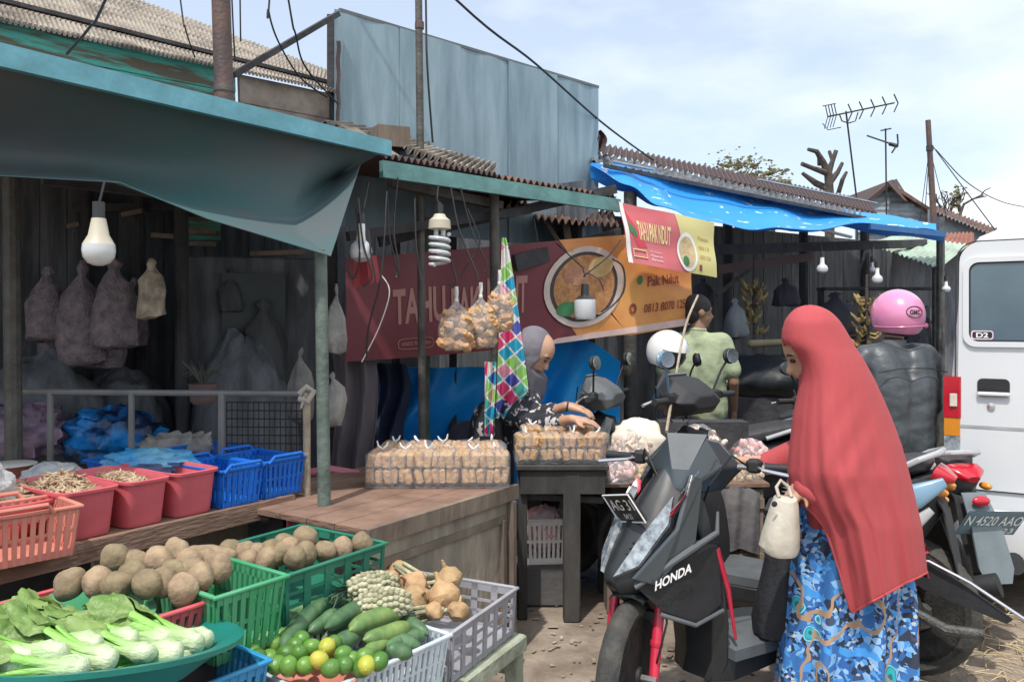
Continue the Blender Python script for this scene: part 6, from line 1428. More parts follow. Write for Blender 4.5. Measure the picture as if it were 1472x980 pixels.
def helmet(par, c, fdir, m, rim, scale=1.0, name='helmet'):
    fdir=V(fdir).normalized(); s_=fdir.cross(UP).normalized(); T=Matrix.Translation(V(c))@Matrix((s_,fdir,fdir.cross(s_)*-1)).transposed().to_4x4()
    T=Matrix.Translation(V(c))@Matrix((s_,fdir,s_.cross(fdir))).transposed().to_4x4()
    mm=M(); n1,n2=56,30; idx={}
    for lay,k in ((0,1.0),(1,.90)):
        for jj in range(n2+1):
            for ii in range(n1):
                a=2*PI*ii/n1; t=PI/2-(PI*.78)*jj/n2; x,y_,z=math.cos(a)*math.cos(t),math.sin(a)*math.cos(t),math.sin(t)
                flare=1+.05*max(0,-z-.25); cut=max(z,-.62-.14*max(0,-y_)+.10*(y_>0)*y_)
                mm.v.append(tuple(T@V((x*.132*scale*k*flare,y_*.150*scale*k*flare,cut*.142*scale*k)))); idx[(lay,jj,ii)]=len(mm.v)-1
    def op(jj,ii):
        a=2*PI*(ii+.5)/n1; t=PI/2-(PI*.78)*(jj+.5)/n2; return math.sin(a)*math.cos(t)>.38 and math.sin(t)<.30
    for jj in range(n2):
        for ii in range(n1):
            if op(jj,ii): continue
            for lay in (0,1): mm.f.append((idx[(lay,jj,ii)],idx[(lay,jj,(ii+1)%n1)],idx[(lay,jj+1,(ii+1)%n1)],idx[(lay,jj+1,ii)]))
    sh_=mm.build(name,m,par,ang=50)
    so=M()
    for jj in range(0,1): pass
    bot=[V(mm.v[idx[(0,n2,ii)]]).lerp(V(mm.v[idx[(1,n2,ii)]]),.5) for ii in range(n1)]
    so.tube([p for ii,p in enumerate(bot) if True]+[bot[0]],.010*scale,8,cap=False); so.build('helmet_rim',rim,sh_)
    M().ell(T@V((0,-.0,-.02)),(.112*scale,.112*scale,.10*scale)).build('lining',m_black,sh_)
    return sh_,T
hs_,T=helmet(ri, rp(.03,.03,1.545), hr, m_pinkh, m_blackm, 1.03)
def oncurve(u,v,off=.003,R1=.136,R2=.1545,z0_=.018):   # on the back of the helmet
    a=-PI/2+(u-.5)*.95; z=(v-.5)*.055+z0_; k=math.sqrt(max(0,1-(z/.146)**2)); return T@V((math.cos(a)*(R1+off)*k,math.sin(a)*(R2+off)*k,z))
M().tube([oncurve(.5+.36*math.cos(t_)+0,.5+.55*math.sin(t_)) for t_ in [2*PI*k/32 for k in range(33)]],.0022,6,cap=False).build('badge_ring', m_blackm, hs_)
put_text(M(),'GMC',lambda u,v: oncurve(u,v,.004),.26,.22,.74,.72,.03).build('badge_lettering', m_black, hs_)
M().lathe([(.001,0),(.012,0),(.013,.004),(.001,.005)],T@V((.098,-.105,-.055)),16,RX90).build('stud', mat('stud_pink',(.5,.12,.28),.4), hs_)
M().tube([T@V((math.cos(a)*.139,math.sin(a)*.158,-.060-.004*math.sin(a*2))) for a in [PI+PI*k/24 for k in range(25)]],.003,6).build('ridge', m_pinkh, hs_)

# ---- man in the green shirt
gx,gy=P(1003,500,5.7).x,5.7; gm=thing('person','person in a pale green polo shirt seen from behind, head turned right','person',(gx,gy,0))
fm=V((.35,.93,0)).normalized(); sm_=V((.93,-.35,0)).normalized()
def gp(f,s,z): return V((gx,gy,0))+fm*f+sm_*s+UP*z
b=M(); hg=gp(.02,0,1.585); hf=V((.93,.25,-.1)); head(b,hg,hf,UP); b.cap(gp(0,0,1.42),.055,gp(.01,0,1.52),.05)
def tor2(mm,g_):
    for q in (-1,1): mm.cap(gp(0,q*.075,.95),.115+g_,gp(-.02,q*.07,1.2),.115+g_); mm.cap(gp(-.02,q*.07,1.2),.115+g_,gp(0,q*.10,1.33),.095+g_)
    mm.cap(gp(0,-.17,1.37),.055+g_,gp(0,.17,1.37),.055+g_); mm.cap(gp(0,0,1.36),.08+g_,gp(0,0,1.42),.055+g_)
tor2(b,-.01)
for q in (-1,1):
    sh=gp(0,q*.180,1.36); e_=gp(-.02,q*.25,1.09); wr=gp(.10,q*.24,.88)
    b.cap(sh,.05,e_,.038); b.cap(e_,.036,wr,.026); hand(b,wr,(fm*.3-UP),sm_*-q,.175,.4,side=q)
    b.cap(gp(0,q*.09,.9),.085,gp(.02,q*.10,.50),.055); b.cap(gp(.02,q*.10,.5),.052,gp(0,q*.10,.09),.036); b.cap(gp(0,q*.10,.05),.036,gp(.16,q*.11,.03),.026)
smoothed(b,'body',mat('skin_brown',(.30,.17,.11),.5,scale=20,var=.15),gm,.009,3)
j=M(); tor2(j,.014)
for q in (-1,1): j.cap(gp(0,q*.178,1.36),.066,gp(-.015,q*.235,1.17),.066)
for q in (-1,1): j.cap(gp(0,q*.08,.88),.13,gp(0,q*.08,.95),.13)
jk=smoothed(j,'shirt',mat('sage_shirt',(.34,.40,.25),.85,scale=6,c2=(.28,.33,.21),bump=.3),gm,.010,4)
wrinkle(jk, lambda p: .008*mnoise.noise(V((p.x*12,p.y*8,p.z*14+p.x*8))))
M().lathe([(.060,0),(.064,.03),(.058,.035),(.055,0)],gp(0,0,1.43),20).build('shirt_collar',mat('sage_shirt',(.34,.40,.25)),gm)
j=M()
for q in (-1,1): j.cap(gp(0,q*.09,.88),.115,gp(.02,q*.10,.50),.085); j.cap(gp(.02,q*.10,.5),.08,gp(0,q*.10,.12),.065)
smoothed(j,'trousers',mat('blue_jeans',(.07,.10,.17),.85,scale=8,bump=.3),gm,.012,3)
hh=M(); hh.ell(hg+V((-.012,0,.035)),(.104,.088,.094)); hh.ell(hg-hf.normalized()*.045+UP*-.02,(.062,.070,.075)); smoothed(hh,'hair',m_hair,gm,.008,2)
for q in (-1,1): M().sweep([gp(-.08,q*.10,.04),gp(.03,q*.10,.05),gp(.20,q*.11,.03)],[.035,.045,.03],[.03,.035,.02],2.6).build('shoe',m_blackm,gm)

# ---- vendor bending over the tofu
ve=thing('person','vendor in grey headscarf and black patterned blouse reaching over the tofu packs','person',(P(700,700,4.95).x,4.95,0))
def vp_(px,py,Y): return P(px,py,Y)
b=M(); hv=vp_(772,505,4.72); hf=V((.62,-.30,-.72)).normalized(); hu=V((.62,-.15,.70)).normalized(); head(b,hv,hf,hu)
b.cap(hv+V((-.03,0,-.05)),.05,vp_(748,550,4.8),.055)
def tv(mm,g_):
    mm.cap(vp_(690,690,4.98),.15+g_,vp_(712,610,4.92),.14+g_); mm.cap(vp_(712,610,4.92),.14+g_,vp_(738,572,4.84),.10+g_)
tv(b,-.02)
e_=vp_(772,600,4.60); wr=vp_(815,583,4.40); b.cap(vp_(756,575,4.74),.05,e_,.04); b.cap(e_,.040,wr,.026); hand(b,wr,(.86,-.18,-.22),(.1,.1,-1),.185,.55,side=1)
e2=vp_(775,612,4.52); wr2=vp_(822,602,4.28); b.cap(vp_(735,592,4.68),.05,e2,.04); b.cap(e2,.040,wr2,.026); hand(b,wr2,(.9,-.1,-.12),(.1,.1,-1),.18,.5,side=-1)
for q in (-1,1): x_=P(690,700,4.98).x+q*.09; b.cap((x_,5.0,.75),.09,(x_,4.98,.45),.06); b.cap((x_,4.98,.45),.055,(x_,5.0,.09),.04); b.cap((x_,5.0,.045),.036,(x_+.02,4.86,.03),.026)
smoothed(b,'body',m_skin2,ve,.0075,3); face_bits(hv,hf,hu,ve)
m_batik=mat('black_patterned_cloth',(.022,.024,.034),.8,scale=19,c2=(.50,.47,.47),thr=(.40,.44),bump=.1,detail=2)
j=M(); tv(j,.018); j.cap(vp_(756,575,4.74),.085,e_,.062); j.cap(e_,.060,e_.lerp(wr,.55),.050); j.cap(vp_(735,592,4.68),.08,e2,.062); j.cap(e2,.060,e2.lerp(wr2,.6),.052); j.cap(vp_(690,690,4.98),.18,vp_(678,760,5.0),.19)
jk=smoothed(j,'blouse',m_batik,ve,.010,4)
wrinkle(jk, lambda p: .010*mnoise.noise(V((p.x*11,p.y*8,p.z*10+p.x*8))))
j=M()
for q in (-1,1): x_=P(690,700,4.98).x+q*.07; j.cap((x_,5.0,.75),.15,(x_,5.0,.1),.14)
smoothed(j,'skirt',mat('dark_skirt',(.03,.03,.05),.85,bump=.3),ve,.015,3)
j=M(); j.ell(hv+V((-.02,.02,.025)),(.118,.112,.128)); j.cap(hv+V((-.02,.02,-.02)),.105,vp_(756,560,4.82),.12); j.ell(vp_(745,575,4.80),(.13,.13,.09))
hd_=smoothed(j,'headscarf',mat('grey_scarf',(.20,.19,.22),.85,scale=5,c2=(.15,.14,.17),bump=.3),ve,.009,3)
ps=[v_.co.copy() for v_ in hd_.data.vertices]; vl_=ve.location.copy(); fn_=hf.normalized(); hu_=hu.normalized()   # open the scarf over the face
for p in ps:
    d_=p+vl_-hv
    if d_.dot(fn_)>.062 and abs(d_.dot(hu_)+.025)<.062: p -= fn_*(d_.dot(fn_)-.062)
hd_.data.vertices.foreach_set('co',[c for p in ps for c in p]); hd_.data.update()
M().tube([wr.lerp(wr+V((.1,0,0)),0)+V((math.cos(a)*.004,math.sin(a)*.031,math.cos(a+1.2)*.0+math.cos(a)*.031)) for a in [2*PI*k/16 for k in range(17)]],.005,6,cap=False).build('wrist_band',m_black,ve)
# ================================================================== BANNERS, HANGING THINGS
m_maroon=mat('maroon_banner',(.17,.028,.04),.5,scale=2,c2=(.14,.024,.034),bump=.05)
m_orange=mat('orange_banner',(.72,.36,.10),.5,scale=2,c2=(.55,.20,.07),bump=.05)
m_bred=mat('pink_red_banner',(.70,.12,.15),.5,scale=2,c2=(.66,.20,.22),bump=.05,transl=.2)
m_byel=mat('yellow_banner',(.74,.68,.26),.5,scale=2,c2=(.68,.66,.32),bump=.05,transl=.2)
m_ly=mat('cream_lettering',(.80,.66,.34),.5,var=.1); m_lp=mat('faded_pink_lettering',(.42,.20,.17),.5,var=.1)
m_br=mat('food_brown',(.30,.12,.05),.6,scale=30,c2=(.50,.26,.10),bump=.2); m_gr=mat('leaf_green_print',(.05,.22,.08),.6,scale=10)
m_dkb=mat('dark_bowl_rim',(.05,.04,.04),.5); m_lt=mat('print_brown',(.26,.06,.04),.6)
def patch(mp_,poly,off,nu=10,nv=6):   # quad in uv -> grid on the cloth
    (a,b,c,d)=poly
    def f(u,v):
        x=(a[0]*(1-u)+b[0]*u)*(1-v)+(d[0]*(1-u)+c[0]*u)*v; y=(a[1]*(1-u)+b[1]*u)*(1-v)+(d[1]*(1-u)+c[1]*u)*v; return mp_(x,y,off)
    mm=M(); 
    for j in range(nv+1):
        for i in range(nu+1): mm.v.append(tuple(f(i/nu,j/nv)))
    w_=nu+1; mm.f=[(j*w_+i,j*w_+i+1,(j+1)*w_+i+1,(j+1)*w_+i) for j in range(nv) for i in range(nu)]; return mm
def disc(mp_,cx,cy,rx,ry,off,r0=0,nr=5,na=36):
    mm=M()
    for j in range(nr+1):
        k=r0+(1-r0)*j/nr
        for i in range(na): a=2*PI*i/na; mm.v.append(tuple(mp_(cx+rx*k*math.cos(a),cy+ry*k*math.sin(a),off)))
    mm.f=[(j*na+i,j*na+(i+1)%na,(j+1)*na+(i+1)%na,(j+1)*na+i) for j in range(nr) for i in range(na)]
    return mm
def txt(mp_,s,u0,v0,u1,v1,off,bold=.02): return put_text(M(),s,lambda u,v: mp_(u,v,off),u0,v0,u1,v1,bold)
# large banner: u along, v up
c4=[P(497,520,4.62),P(992,466,5.75),P(992,330,5.75),P(497,372,4.62)]
def bm(u,v,off=0):
    p=c4[0].lerp(c4[1],u).lerp(c4[3].lerp(c4[2],u),v); n=(c4[1]-c4[0]).cross(UP).normalized(); n=n if n.y<0 else -n
    return p+n*(off+.016*math.sin(u*15)+.012*math.sin(u*7+v*4)+.010*math.sin(u*26+v*9)*(u>.6))-UP*(.03*math.sin(PI*u)*(1-v))
def U(px): # u of a column on the banner
    k=(px-736)/F; a,b=c4[0],c4[1]; return (k*a.y-a.x)/((b.x-a.x)-k*(b.y-a.y))
def Vv(px,py):
    u=U(px); a=bm(u,0); b=bm(u,1); ya=HY+(HC-a.z)*F/a.y; yb=HY+(HC-b.z)*F/b.y; return (ya-py)/(ya-yb)
ban=thing('banner','large maroon and orange banner with TAHU lettering hung at the back of the stall','banner',tuple(c4[0]),'tofu banners')
o=M().sheet(lambda u,v: bm(u,v,0),100,14,.002).build('cloth',m_maroon,ban)
q=lambda px,py:(U(px),Vv(px,py))
patch(bm,[q(905,482),(1.0,0.0),(1.0,1.0),q(800,345)],.005,24,10).build('orange_field',m_orange,ban)
patch(bm,[q(835,487),q(906,481),q(850,420),q(800,440)],.004,12,8).build('orange_field',mat('amber_banner',(.62,.22,.07),.5,scale=3,c2=(.75,.36,.10)),ban)
patch(bm,[(U(780),.0),(1,0),(1,.075),(U(800),.05)],.009,24,2).build('white_hem',mat('pale_hem',(.70,.52,.48),.6),ban)
cu,cv=U(839),Vv(839,412); ru=(U(897)-U(781))/2; rv=.40
disc(bm,cu,cv,ru,rv,.012,.86).build('plate_rim',mat('plate_print',(.62,.52,.46),.5),ban)
disc(bm,cu,cv,ru*.86,rv*.86,.014,.90).build('bowl_rim',m_dkb,ban)
disc(bm,cu,cv,ru*.78,rv*.78,.016,0).build('food_picture',m_br,ban)
disc(bm,cu-ru*.45,cv-rv*.5,ru*.25,rv*.18,.019).build('leaf_picture',m_gr,ban)
disc(bm,cu+ru*.4,cv+rv*.45,ru*.3,rv*.25,.019).build('egg_picture',mat('tan_print',(.60,.42,.18),.6,scale=20),ban)
disc(bm,cu-ru*.2,cv+rv*.3,ru*.35,rv*.25,.019).build('tofu_picture',mat('tofu_print',(.42,.20,.12),.6,scale=20),ban)
txt(bm,'TAHU',U(563),Vv(620,463),U(641),Vv(600,418)+.03,.006,.03).build('lettering',m_lp,ban)
txt(bm,'PAK',U(650),Vv(700,462),U(694),Vv(700,410),.006,.03).build('lettering',m_lp,ban)
txt(bm,'NDUT',U(702),Vv(730,452),U(757),Vv(730,398),.006,.03).build('lettering',m_lp,ban)
mm=M(); n=28
mm.tube([bm(U(596)+.045*math.copysign(abs(math.cos(a))**.4,math.cos(a)),.13+.05*math.copysign(abs(math.sin(a))**.4,math.sin(a)),.006) for a in [2*PI*k/n for k in range(n+1)]],.003,5,cap=False); mm.build('label_frame',m_lp,ban)
txt(bm,'KRESS RENYAH',U(575),.115,U(618),.15,.006,.02).build('lettering',m_lp,ban)
disc(bm,U(917),Vv(917,403),.008,.045,.012).build('green_icon',m_gr,ban)
disc(bm,U(910),Vv(910,444),.012,.055,.012,.45,3).build('phone_icon',m_lt,ban)
txt(bm,'Pak Ndut',U(927),Vv(930,412),U(972),Vv(960,394),.012,.02).build('lettering',m_lt,ban)
txt(bm,'0813 8070 1254',U(925),Vv(930,449),U(984),Vv(970,431),.012,.015).build('lettering',m_lt,ban)
# small banner
d4=[P(903,377,5.25),P(1030,399,5.62),P(1026,320,5.62),P(889,290,5.25)]
def sm2(u,v,off=0):
    p=d4[0].lerp(d4[1],u).lerp(d4[3].lerp(d4[2],u),v); n=(d4[1]-d4[0]).cross(UP).normalized(); n=n if n.y<0 else -n
    return p+n*(off+.010*math.sin(u*9+v*3)+.006*math.sin(u*4-v*9))
sbn=thing('banner','small pink and yellow banner tied between the green beam and blue tarpaulin','banner',tuple(d4[0]),'tofu banners')
M().sheet(lambda u,v: sm2(u,v,0),40,16,.002).build('cloth',m_bred,sbn)
patch(sm2,[(.67,0),(1,0),(1,1),(.56,1)],.004,12,8).build('yellow_field',m_byel,sbn)
patch(sm2,[(0,0),(.045,0),(.04,1),(0,1)],.006,2,12).build('white_hem',m_white,sbn)
patch(sm2,[(.055,.72),(.13,.56),(.13,.44),(.055,.52)],.004,3,3).build('green_flash',m_gr,sbn)
patch(sm2,[(.05,.88),(.24,.30),(.13,.28),(.05,.62)],.003,4,6).build('red_flash',m_redm,sbn)
disc(sm2,.665,.36,.105,.34,.007,.80,3).build('bowl_rim',m_white,sbn); disc(sm2,.665,.36,.084,.27,.008).build('food_picture',mat('noodle_print',(.62,.50,.28),.6,scale=30,c2=(.42,.30,.18)),sbn)
disc(sm2,.64,.20,.03,.09,.011).build('leaf_picture',m_gr,sbn)
txt(sm2,'TAHU PAK NDUT',.15,.42,.50,.74,.005,.03).build('lettering',m_ly,sbn)
mm=M(); mm.tube([sm2(.07+.0,.24,.006),sm2(.21,.24,.006),sm2(.21,.12,.006),sm2(.07,.12,.006),sm2(.07,.24,.006)],.004,5); mm.build('label_frame',m_ly,sbn)
for k in range(3): txt(sm2,['Crispy','Gurih','Enak'][k],.26,.24-.07*k,.40,.28-.07*k,.005).build('lettering',mat('pale_pink_letter',(.80,.55,.58),.5),sbn)
for k in range(3): txt(sm2,['Pesan','0813','8070 1254'][k],.80,.62-.17*k,.93,.69-.17*k,.007).build('lettering',mat('ochre_letter',(.55,.38,.16),.5),sbn)
patch(sm2,[(.78,.06),(.81,.06),(.81,.17),(.78,.17)],.007,2,2).build('phone_icon',m_lt,sbn)

# blue sheets behind the vendor
def bs(u,v):
    p=P(542+350*u,515+v*230,5.35+.5*u); return p+V((0,.05*math.sin(u*19+v*5)+.03*math.sin(v*13+u*6),.02*math.sin(u*9)))
def tops(u,v):
    y0=520-38*math.sin(PI*max(0,(u-.55)/.45))*(u>.55)+ (8 if u<.5 else 0); p=P(542+350*u,y0+v*(750-y0),5.35+.5*u); return p+V((0,.06*math.sin(u*19+v*5)+.035*math.sin(v*13+u*6)+.02*math.sin(u*40+v*17),0))
tag(M().sheet(tops,70,40,.004).build('tarp',m_tarpb),'vivid blue plastic sheet hanging behind the vendor','tarpaulin')
mm=M().sheet(lambda u,v: P(540+44*u+6*math.sin(v*6),522+v*130,5.15)+V((0,.05*math.sin(u*12+v*3),0)),20,20,.004); tag(mm.build('cloth',mat('navy_cloth',(.03,.04,.10),.8,scale=4,c2=(.02,.03,.07),bump=.4)),'navy cloth bundle hanging left of the blue plastic sheet','cloth')
mm=M().sheet(lambda u,v: P(478+60*u+4*math.sin(v*5),505+v*190,4.75)+V((0,.04*math.sin(u*14+v*2),0)),20,20,.004); tag(mm.build('cloth',mat('mauve_grey_cloth',(.17,.14,.16),.85,scale=3,c2=(.10,.09,.10),bump=.4)),'dim mauve grey cloth hanging right of the green grey post','cloth')
# checked cloth on the post
def chk():
    m=bpy.data.materials.new('checked_cloth'); m.use_nodes=True; nt=m.node_tree; N=nt.nodes; L=nt.links; b=N['Principled BSDF']; b.inputs['Roughness'].default_value=.8
    tc=N.new('ShaderNodeTexCoord'); mp=N.new('ShaderNodeMapping'); mp.inputs['Rotation'].default_value=(0,R(40),0); mp.inputs['Scale'].default_value=(14,3,14); L.new(tc.outputs['Object'],mp.inputs[0])
    sn=N.new('ShaderNodeVectorMath'); sn.operation='FLOOR'; L.new(mp.outputs[0],sn.inputs[0]); fr_=N.new('ShaderNodeVectorMath'); fr_.operation='FRACTION'; L.new(mp.outputs[0],fr_.inputs[0])
    wn=N.new('ShaderNodeTexWhiteNoise'); L.new(sn.outputs[0],wn.inputs['Vector']); r=N.new('ShaderNodeValToRGB'); r.color_ramp.interpolation='CONSTANT'
    els=[(0,(.72,.06,.20)),(.22,(.02,.35,.55)),(.42,(.72,.72,.70)),(.56,(.30,.60,.16)),(.72,(.08,.10,.45)),(.82,(.80,.30,.42)),(.92,(.10,.50,.45))]
    while len(r.color_ramp.elements)<len(els): r.color_ramp.elements.new(.5)
    for e,(p,c) in zip(r.color_ramp.elements,els): e.position=p; e.color=(*c,1)
    L.new(wn.outputs['Value'],r.inputs['Fac']); sp=N.new('ShaderNodeSeparateXYZ'); L.new(fr_.outputs[0],sp.inputs[0])
    mn=N.new('ShaderNodeMath'); mn.operation='MINIMUM'; L.new(sp.outputs['X'],mn.inputs[0]); L.new(sp.outputs['Z'],mn.inputs[1]); lt=N.new('ShaderNodeMath'); lt.operation='LESS_THAN'; lt.inputs[1].default_value=.14; L.new(mn.outputs[0],lt.inputs[0])
    mx=N.new('ShaderNodeMix'); mx.data_type='RGBA'; L.new(lt.outputs[0],mx.inputs['Factor']); L.new(r.outputs['Color'],mx.inputs['A']); mx.inputs['B'].default_value=(.75,.76,.72,1); L.new(mx.outputs['Result'],b.inputs['Base Color']); return m
mc=chk()
def ck(u,v):
    xl=722-9*v; xr=727+37*v**.8; xr=min(xr, 765-max(0,v-.82)*190); return P(xl+(xr-xl)*u,342+v*258,4.62)+V((0,.035*math.sin(u*13+v*3)*(.3+v),0))
cc=M().sheet(ck,24,50,.003).build('cloth',mc); tag(cc,'brightly checked cloth hanging from the grey post','cloth')
def ck2(u,v): return P(697+(16-2*v)*u,520+v*107,4.66)+V((0,.02*math.sin(u*9+v*5),0))
M().sheet(ck2,10,24,.003).build('fold',mc,cc,world=False)

# ---- bulbs
def bulb(label,px,py0,py1,wpx,Y,kind='led',cord=None,group='bare light bulbs'):
    a=P(px,py0,Y); b=P(px,py1,Y); h=(a-b).z; r=wpx/2/F*Y; t=thing('light_bulb',label,'light bulb',tuple(a),group)
    if kind=='led':
        M().lathe([(.42*r,0),(.45*r,-.05*h),(.62*r,-.35*h),(.95*r,-.55*h)],tuple(a),24).build('base',m_cream,t)
        M().lathe([(.96*r,-.55*h),(1.0*r,-.68*h),(.93*r,-.82*h),(.68*r,-.94*h),(.3*r,-.995*h),(.01,-h)],tuple(a),24).build('globe',m_glassw,t)
    elif kind=='round':
        M().lathe([(.35*r,0),(.36*r,-.30*h),(.42*r,-.42*h)],tuple(a),20).build('base',m_white,t)
        M().lathe([(.42*r,-.42*h),(.85*r,-.55*h),(1.0*r,-.72*h),(.85*r,-.89*h),(.45*r,-.98*h),(.01,-h)],tuple(a),24).build('globe',m_glassw,t)
    elif kind=='cfl':
        M().lathe([(.45*r,0),(.55*r,-.05*h),(.9*r,-.12*h),(.95*r,-.28*h),(.6*r,-.30*h)],tuple(a),24).build('base',m_cream,t)
        pts=[a+V((math.cos(k*.35)*r*.80,math.sin(k*.35)*r*.80,-h*(.38+.60*k/84))) for k in range(85)]; M().tube(pts,.085*r*2.0,8).build('spiral_tube',m_glassw,t)
        M().tube([a+V((-.3*r,0,-.28*h)),a+V((-.3*r,0,-.42*h))],.012,8).build('tube_end',m_glassw,t); M().tube([a+V((.3*r,0,-.28*h)),a+V((.3*r,0,-.42*h))],.012,8).build('tube_end',m_glassw,t)
    elif kind=='drum':
        M().lathe([(.35*r,.75*h),(.4*r,.2*h),(.9*r,.02*h),(1.0*r,0)],tuple(a),24).build('socket',m_black,t)
        M().lathe([(.97*r,0),(1.0*r,-.1*h),(1.0*r,-.85*h),(.85*r,-h),(.01,-h)],tuple(a),24).build('globe',m_glassw,t)
    top=a+UP*(.75*h if kind=='drum' else 0)
    if kind!='drum': M().tube([a+UP*.0,a+UP*.05],.018,10).build('socket',m_black,t)
    pts=[top+UP*.04]+[P(*c) for c in (cord or [])]
    if len(pts)>1: M().tube(pts,.004,6).build('cord',m_wire,t)
bulb('large white bulb hanging in the left stall under the green tarpaulin',142,314,382,45,2.45,'led',[(143,290,2.5),(150,262,2.6)])
bulb('round white bulb hanging left of the maroon banner',519,322,377,33,3.75,'round',[(523,300,3.75),(530,262,3.9)])
bulb('spiral energy saving bulb above the hanging tofu bags',632,308,383,34,4.05,'cfl',[(628,285,4.1),(630,268,4.15)])
bulb('white drum shaped bulb in front of the banner picture',841,430,459,31,4.75,'drum',[(838,385,4.75),(800,350,5.1)])
bulb('bare bulb in the right stall, left one of the row',1182,370,393,16,6.6,'round',[(1181,345,6.8)])
bulb('bare bulb in the right stall, lowest, left of the pink helmet',1261,385,408,15,6.9,'round',[(1256,372,6.9),(1256,350,7)])
bulb('tiny bare bulb in the right stall above the pink helmet',1254,377,391,8,7.2,'round',[(1253,355,7.2)])
bulb('bare bulb hanging beside the van roof',1360,404,420,12,7.6,'round',[(1358,385,7.6)])
# red sleeve under round bulb
tag(M().sheet(lambda u,v: P(508+32*u+6*v*u,375+v*38-u*8,3.9)+V((0,.02*math.sin(u*7),0)),8,8,.003).build('red_rag',mat('red_rag',(.35,.05,.06),.8)),'small dark red rag beside the round bulb','rag')
# cords and wires on the drum bulb
m_c=m_wire
def cord(pts,label,r=.004,m=None,group='wires hanging in the middle stall',name='wire'):
    out=[cr([tuple(P(*p)) for p in pts],i/16) for i in range(17)]; tag(M().tube(out,r,6).build(name,m or m_hook),label,'wire',group)
cord([(892,345,4.9),(875,368,4.8),(848,390,4.75),(838,398,4.75)],'thin cord knotted to the drum bulb from the right')
cord([(880,372,4.8),(896,385,4.8),(896,420,4.8),(872,446,4.8),(850,455,4.8)],'long loop of cable curling round the drum bulb',.006)
cord([(842,392,4.75),(860,400,4.7),(868,418,4.7)],'short loose end of cord right of the drum bulb')
hooks=[((556,275,3.9),(548,395,3.85),(530,470,3.85),(527,515,3.85),'long thin string running down in front of the maroon banner'),
((572,255,4.0),(566,330,3.95),(574,385,3.95),(570,395,3.95),'wire hook left of the spiral bulb, nearer one'),
((558,285,4.1),(560,340,4.0),(573,392,4.0),(569,398,4.0),'bent wire hook with a short tip left of the spiral bulb'),
((596,285,4.1),(598,350,4.05),(604,395,4.05),(606,408,4.05),'straight wire hanging just left of the spiral bulb'),
((648,270,4.1),(660,330,4.1),(682,385,4.1),(687,402,4.1),'wire hook carrying the middle tofu bag'),
((662,270,4.15),(678,330,4.15),(700,380,4.15),(697,392,4.15),'wire hook carrying the right tofu bag'),
((632,290,4.1),(648,370,4.1),(656,405,4.1),(644,410,4.1),'curved wire hook carrying the left tofu bag'),
((515,285,3.7),(522,350,3.7),(535,395,3.7),(522,412,3.7),'looped wire over the round bulb'),
((512,300,3.7),(517,370,3.7),(508,400,3.7),(500,385,3.7),'curled wire left of the round bulb'),
((530,330,3.72),(534,370,3.72),(540,400,3.72),(538,405,3.72),'thin wire right of the round bulb'),
((672,300,4.2),(690,350,4.2),(668,385,4.2),(664,398,4.2),'short wire with a small hook behind the tofu bags')]
for a,b_,c,d_,l in hooks: cord([a,b_,c,d_],l,.0045,name='wire_hook')
cord([(548,395,3.9),(560,420,3.9),(545,470,3.95),(520,520,3.95)],'pale string falling to the grey bags',.003,m_white)
cord([(1003,425,4.9),(985,470,4.6),(968,560,4.0),(958,620,3.6)],'thin pole like antenna rod leaning before the green shirt',.007,m_bamboo,None,'rod')

# ---- hanging bags of tofu
def tofubag(label,px,py0,py1,w_,Y,seed):
    c=P(px,py1,Y); top=P(px,py0,Y); H=(top-c).z; r=w_/2/F*Y; t=thing('tofu_bag',label,'food bag',tuple(top),'clear bags of fried tofu hanging by the post'); rnd=random.Random(seed); mm=M()
    for i in range(72):
        p=V((rnd.uniform(-1,1),rnd.uniform(-.8,.8),rnd.uniform(.04,.58)))
        k=.90-.35*max(0,p.z-.38)/.2-.15*max(0,.12-p.z)/.1
        q=c+V((p.x*r*k*.95,p.y*r*k*.85,p.z*H+.005)); s=r*.29
        mm.box(q,(s*1.9,s*1.6,s*1.3),Euler((rnd.uniform(-.8,.8),rnd.uniform(-.8,.8),rnd.uniform(0,3))).to_matrix().to_4x4(),bev=s*.22)
    mm.jitter(.003,30,seed); mm.build('tofu_pieces',m_tofu2 if seed%2 else m_tofu,t)
    pr=[(.35,.0),(.82,.03),(.98,.15),(1.02,.32),(.95,.45),(.72,.56),(.42,.66),(.16,.74),(.09,.78),(.13,.80),(.10,.83),(.12,.90),(.09,1.0)]
    M().lathe([(a*r,b*H) for a,b in pr],tuple(c),40,fn=lambda a,z: 1+.05*math.sin(5*a+seed+z*30)+.10*math.sin(13*a+seed)*(z>.5*H)).build('clear_bag',m_film,t)
    M().lathe([(.07*r,.76*H),(.12*r,.775*H),(.12*r,.80*H),(.07*r,.815*H)],tuple(c),12).tube([c+UP*.80*H,c+UP*.90*H+V((.004,0,0)),c+UP*H],[.006,.008,.010],8).build('knot',m_white,t)
tofubag('clear bag of fried tofu pieces, leftmost and lowest of the hanging three',656,412,505,50,4.2,1)
tofubag('clear bag of fried tofu pieces, middle of the hanging three',691,406,501,48,4.28,2)
tofubag('clear bag of fried tofu pieces, highest, touching the grey post',718,388,478,42,4.36,3)
